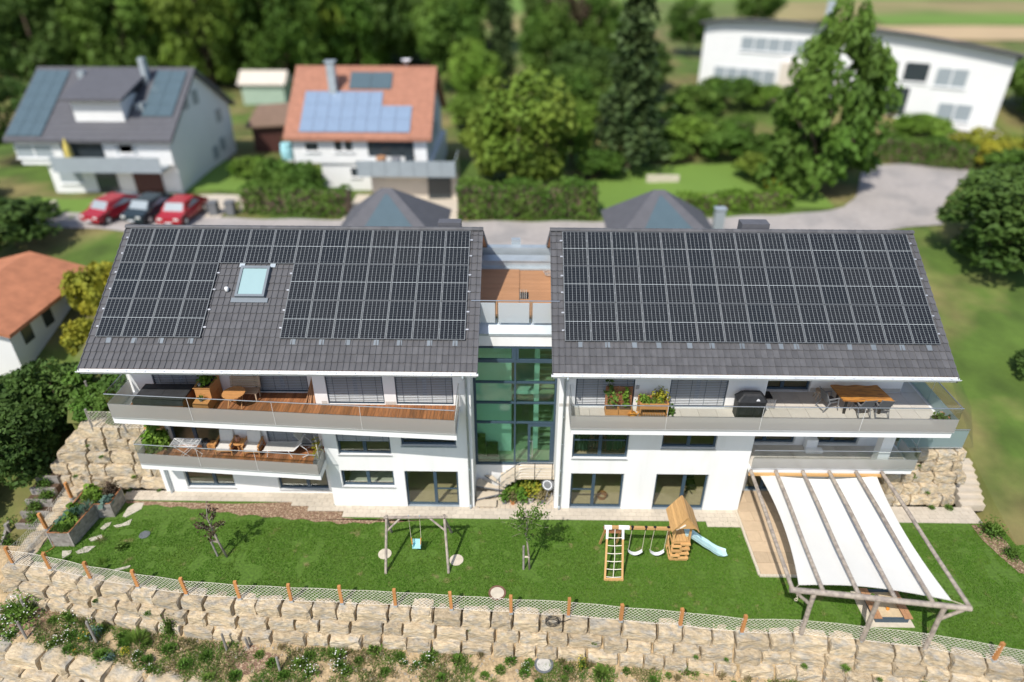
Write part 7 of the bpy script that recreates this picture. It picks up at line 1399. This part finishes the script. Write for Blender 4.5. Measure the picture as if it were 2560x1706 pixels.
o = thing('wheelie_bin', 'dark bin at the roadside right of the parked cars', 'bin', (-22.6, 24.4, 5)); MB().box(-22.9,-22.3,24.1,24.7,5.05,6.0).build('body', 'plastic_grey', o); MB().box(-22.93,-22.27,24.05,24.75,6.0,6.08).build('lid', 'plastic_grey', o)
o = dup(o, (-21.4, 24.5, 5), 0, 'second dark bin further right of the parked cars')
for lab, x0_, x1_, y0_, y1_, h_ in (('low pale garden wall beside the bins right of the parked cars', -21.0,-19.5,25.0,25.3,1.2), ('low pale garden wall across the lawn at the road left of the red car', -34.5,-34.2,22.9,24.6,1.0), ('curved pale stone wall in the garden behind the yellow green tree', 7.6,11.4,55.0,55.5,1.2), ('small grey wall piece on the lawn before the spruce', 10.5,13.2,32.4,32.7,0.6)):
    t = thing('garden_wall', lab, 'wall', ((x0_+x1_)/2, y0_, ground(x0_, y0_))); MB().box(x0_,x1_,y0_,y1_,ground(x0_,y0_)-0.3,ground(x0_,y0_)+h_).build('block', 'concrete_pale', t)
# ---------------------------------------------------------------- trees and hedges behind
tree('tall_tree', 'very tall broad green tree standing before the wide white house', 'tree', 23.8, 31.0, 14.2, 6.1, 'K', 'leaf_mid', trunk=-0.06, tr=0.35)
tree('broad_tree', 'wide yellow green tree right of the red roofed back house', 'tree', -0.3, 31.5, 9.4, 4.9, 'B', 'leaf_olive', trunk=-0.02)
tree('spruce', 'tall slender spruce with a wide skirt in the middle gardens', 'tree', 9.2, 36.0, 24, 3.7, 'S', 'leaf_spruce'); tree('spruce', 'narrow dark conifer left of the tall spruce by the fields', 'tree', -2.6, 66, 25, 1.9, 'T', 'leaf_spruce')
tree('dark_tree', 'big dark green tree at the right picture edge above the grass slope', 'tree', 31.0, 17.5, 6.8, 4.7, 'C', 'leaf_dark', trunk=0.0)
tree('dark_tree', 'dark green tree behind the big tree at the right picture edge', 'tree', 35.5, 22.5, 6.0, 4.2, 'D', 'leaf_dark', trunk=0.0)
tree('leafy_tree', 'round green tree behind the fence at the right of the arched roof house', 'tree', 52, 46, 8, 5.0, 'D', 'leaf_mid', trunk=0.0); tree('leafy_tree', 'small green tree by the top left corner of the arched roof house', 'tree', 22, 74, 7.5, 3.4, 'B', 'leaf_mid', trunk=0.15); tree('leafy_tree', 'bushy tree at the field edge above the arched roof house', 'tree', 36, 92, 8, 4.0, 'A', 'leaf_mid', trunk=0.15)
for lab, x, y, h, r, kd, m_ in (('bright green tree at the right end of the woods', -8.5,66,13,5.2,'A','leaf_mid'), ('tall green tree at the right end of the woods behind the red roof', -13.5,78,18,6.5,'C','leaf_mid'), ('low bright tree beside the narrow dark conifer', -5.4,58,8,3.6,'D','leaf_bright'), ('green tree in the middle gardens right of the narrow conifer', 3.2,66,11,4.2,'B','leaf_mid'), ('dark reddish tree in the middle gardens', 5.4,70,12.5,3.0,'C','leaf_purple'), ('round green tree left of the tall spruce top', 9.8,72,11.5,4.6,'A','leaf_mid'), ('dark bushy tree behind the curved stone wall', 6.5,60,7.5,5.0,'D','leaf_dark'), ('green tree left of the tall spruce skirt', 5.6,46,7.5,3.4,'A','leaf_mid'), ('green tree close to the right side of the yellow green tree', 4.4,37,6,2.6,'C','leaf_bright'), ('dark green tree at the right of the spruce', 13.4,56,7,3.4,'B','leaf_dark'), ('dark tree far left beside the grey roofed house', -45,37,8,4,'C','leaf_dark')):
    tree('garden_tree', lab, 'tree', x, y, h, r, kd, m_, trunk=0.12)
tree('garden_tree', 'small tree above the field at the top of the picture', 'tree', 3.0, 118, 7, 3.5, 'B', 'leaf_dark', trunk=0.0)
for k, (x, y, h, r, kd, m_) in enumerate(((-31,70,17,6.5,'A','leaf_mid'),(-40,68,19,7,'B','leaf_olive'),(-49,66,16,6.5,'C','leaf_mid'),(-59,64,17,7,'D','leaf_dark'),(-22,76,19,6.5,'B','leaf_mid'))):
    tree('forest_tree', ('light green tree at the woods front above the small pale shed','yellowish tree at the woods front above the grey roof','green tree at the woods front above the left solar panels','dark tree at the far left front of the woods','dark green tree at the woods front above the red roof')[k], 'tree', x, y, h, r, kd, m_, trunk=-0.05)
fv = {'leaf_dark': [], 'leaf_mid': [], 'leaf_olive': []}; rgf = np.random.default_rng(3)
for k in range(104):
    x, y = rgf.uniform(-125, -10), (rgf.uniform(74, 84) if k < 26 else rgf.uniform(80, 122)); 
    if x > -18 and y > 100: continue
    h, r = rgf.uniform(14, 24), rgf.uniform(5, 7.5); src = CF['ABCD'[k % 4]]; a_ = rgf.uniform(0, 6.28); c, s_ = math.cos(a_), math.sin(a_)
    v = src.copy(); v = np.stack([(v[:,0]*c-v[:,1]*s_)*r+x, (v[:,0]*s_+v[:,1]*c)*r+y, (v[:,2]*0.52+0.47)*h+ground(x, y)], 1); fv[rgf.choice(['leaf_dark','leaf_dark','leaf_mid','leaf_olive'], p=[.35,.2,.3,.15])].append(v)
allv = []; mi = []
for i, kx in enumerate(('leaf_dark','leaf_mid','leaf_olive')):
    if fv[kx]: q = np.concatenate(fv[kx]); allv.append(q); mi.append(np.full(len(q)//4, i))
wd = link('woodland', npmesh('woodland', np.concatenate(allv), 4, ['leaf_dark','leaf_mid','leaf_olive'], np.concatenate(mi))); wd['kind'] = 'stuff'; wd['label'] = 'dense dark woodland behind the back houses'
b = MB(); b.add([(x, y, ground(x, y)+0.15) for x, y in ((-140,82),(-12,82),(-16,126),(-140,126))], [(0,1,2,3)]); b.build('forest_floor', 'meadow', None, kind='structure')
hedge('long trimmed green hedge along the street below the yellow green tree', (-4.6,24.6), (5.6,24.9), 1.8, 2.6, 'leaf_mid'); hedge('trimmed hedge along the street left of the pyramid roof', (-20.6,25.4), (-12.6,24.8), 1.6, 2.0, 'leaf_mid')
hedge('low green hedge round the lawn before the tall tree', (11.5,25.6), (20.5,27.0), 1.4, 1.3, 'leaf_bright'); hedge('hedge beside the bend of the street before the arched roof house', (32.5,39.2), (39.5,36.6), 2.0, 2.0, 'leaf_mid'); hedge('dense green hedge behind the lawn between spruce and tall tree', (12.5,43), (21.5,41), 3.0, 2.6, 'leaf_mid')
for lab, x, y, h, r, kd, m_ in (('round green bush by the red roofed back house', -17.4,28.3,2.9,2.3,'E','leaf_mid'), ('tall green bush at the left of the red roofed back house', -19.6,29.6,3.2,1.6,'F','leaf_mid'), ('clipped dome shaped green shrub before the arched roof house', 37.6,42.2,2.6,3.0,'E','leaf_bright'), ('yellow topped shrub at the right corner of the arched roof house', 41.6,38.6,3.0,3.3,'F','leaf_yellow'), ('small yellow flowering bush on the lawn edge', 20.3,30.6,1.1,0.9,'G','leaf_yellow'), ('green shrub group left below the arched roof house', 21.2,49.5,3.2,3.2,'F','leaf_mid'), ('bright shrub below the garage front of the arched roof house', 24.6,48.5,2.6,2.6,'E','leaf_bright'), ('green bush left of the bright shrub', 17.0,46.5,3.4,3.2,'G','leaf_mid'), ('large green bush before the tall tree at left', 21.6,36.5,3.2,2.4,'E','leaf_mid'), ('green bush beside the spruce skirt', 13.6,38.4,2.2,2.2,'F','leaf_mid'), ('dark round bush by the road at the left picture edge', -34.4,19.5,3.4,3.6,'E','leaf_dark'), ('yellow green shrub beside the left gable of the left house', -25.2,12.6,4.0,1.7,'F','leaf_yellow'), ('smaller yellow green shrub behind the timber fence post at left', -24.6,9.6,2.4,1.3,'G','leaf_yellow'), ('green bush in the neighbour garden at far left', -43,27.5,2.0,2.2,'G','leaf_mid'), ('dark bush right of the arched roof house', 48.5,40.0,3.4,2.8,'E','leaf_dark'), ('green shrub at the right end of the street bend', 41.5,33.6,2.6,3.0,'G','leaf_mid'), ('grey green shrub at the right picture edge by the street', 45.5,31.0,2.8,3.0,'F','leaf_olive'), ('green shrub left of the lawn before the spruce',6.6,33.5,2.6,2.2,'E','leaf_mid'), ('broad green shrub right of the spruce skirt',15.5,40.5,3.2,3.0,'G','leaf_bright'), ('leafy green shrub behind the lawn, left of the tall tree',18.2,39.0,3.4,2.8,'F','leaf_mid'), ('bushy green shrub at the left foot of the tall tree',19.8,33.4,2.4,2.2,'E','leaf_olive'), ('green shrub at the right foot of the tall tree',28.6,37.8,2.8,2.6,'G','leaf_mid'), ('bright green shrub below the narrow dark conifer',-4.0,50.0,4.0,4.2,'E','leaf_bright'), ('wide green shrub behind the yellow green tree',2.0,46.0,4.2,4.0,'F','leaf_mid'), ('green shrub at the back of the middle gardens',10.5,50.5,4.0,4.0,'G','leaf_mid'), ('shrub beside the shed between the two back houses',-19.6,39.0,2.8,2.2,'E','leaf_mid'), ('green shrub on the lawn right of the grey roofed house',-23.0,33.5,1.8,1.8,'F','leaf_bright'), ('dark bush on the right grass slope', 27.8,7.2,1.6,1.6,'E','leaf_dark'), ('low bush on the right grass slope near the garden steps', 24.6,-0.5,0.8,0.8,'G','leaf_mid'), ('yellow green shrub at the lower right picture edge', 23.4,-2.6,0.7,0.7,'F','leaf_olive')):
    bush('garden_shrub', lab, 'shrub', x, y, h, r, kd, m_)
for k, (x, y, h, r, kd) in enumerate(((-23.9,1.6,4.6,2.2,'C'),(-26.2,-0.6,2.6,2.0,'D'),(-25.8,3.6,4.1,3.0,'A'),(-23.6,4.6,4.4,2.2,'D'),(-28.5,2.2,3.9,3.2,'B'))):
    tree('dark_tree', ('dark leafy tree left of the block wall beyond the planted steps','low dark tree at the left picture edge above the timber bed','dark tree below the white wall of the left edge house','dark slim tree between the left edge house and the block wall','dark tree at the left picture edge below the red roof')[k], 'tree', x, y, h, r, kd, 'leaf_dark', trunk=0.05)
# single out the small repeated plants by their order along the walls and the bed
ORDN = ['leftmost','second','third','fourth','fifth','sixth','seventh','eighth','ninth','tenth','eleventh','twelfth','thirteenth','fourteenth','fifteenth','rightmost']
def in_order(group, first, text, last):
    ob = sorted([o for o in S.objects if o.get('group') == group and o.get('category')], key=lambda o: o.location.x/(o.location.y+23.04+0.6*(23-o.location.z)))
    for i, o in enumerate(ob): o['label'] = first if i == 0 else (last if i == len(ob)-1 else text % ORDN[i])
in_order(G2_, 'leftmost clump of white daisies on the planted bed', '%s clump of white daisies from the left on the planted bed', 'rightmost clump of white daisies on the planted bed')
in_order(G3_, 'leftmost straw coloured grass tuft on the planted bed', '%s straw coloured grass tuft from the left on the planted bed', 'rightmost straw coloured grass tuft on the planted bed')
in_order('small plants growing from the front wall joints', 'leftmost small plant rooted in the front stone wall', '%s small plant from the left rooted in the front stone wall', 'rightmost small plant rooted in the front stone wall')
in_order('small plants in the side walls', 'leftmost small plant rooted in the block walls beside the houses', '%s small plant from the left in the block walls beside the houses', 'rightmost small plant rooted in the block walls beside the houses')
in_order('plants in the timber bed at the left edge', 'leftmost leafy plant in the timber bed at the left picture edge', '%s leafy plant from the left in the timber bed at the picture edge', 'rightmost leafy plant in the timber bed at the left picture edge')
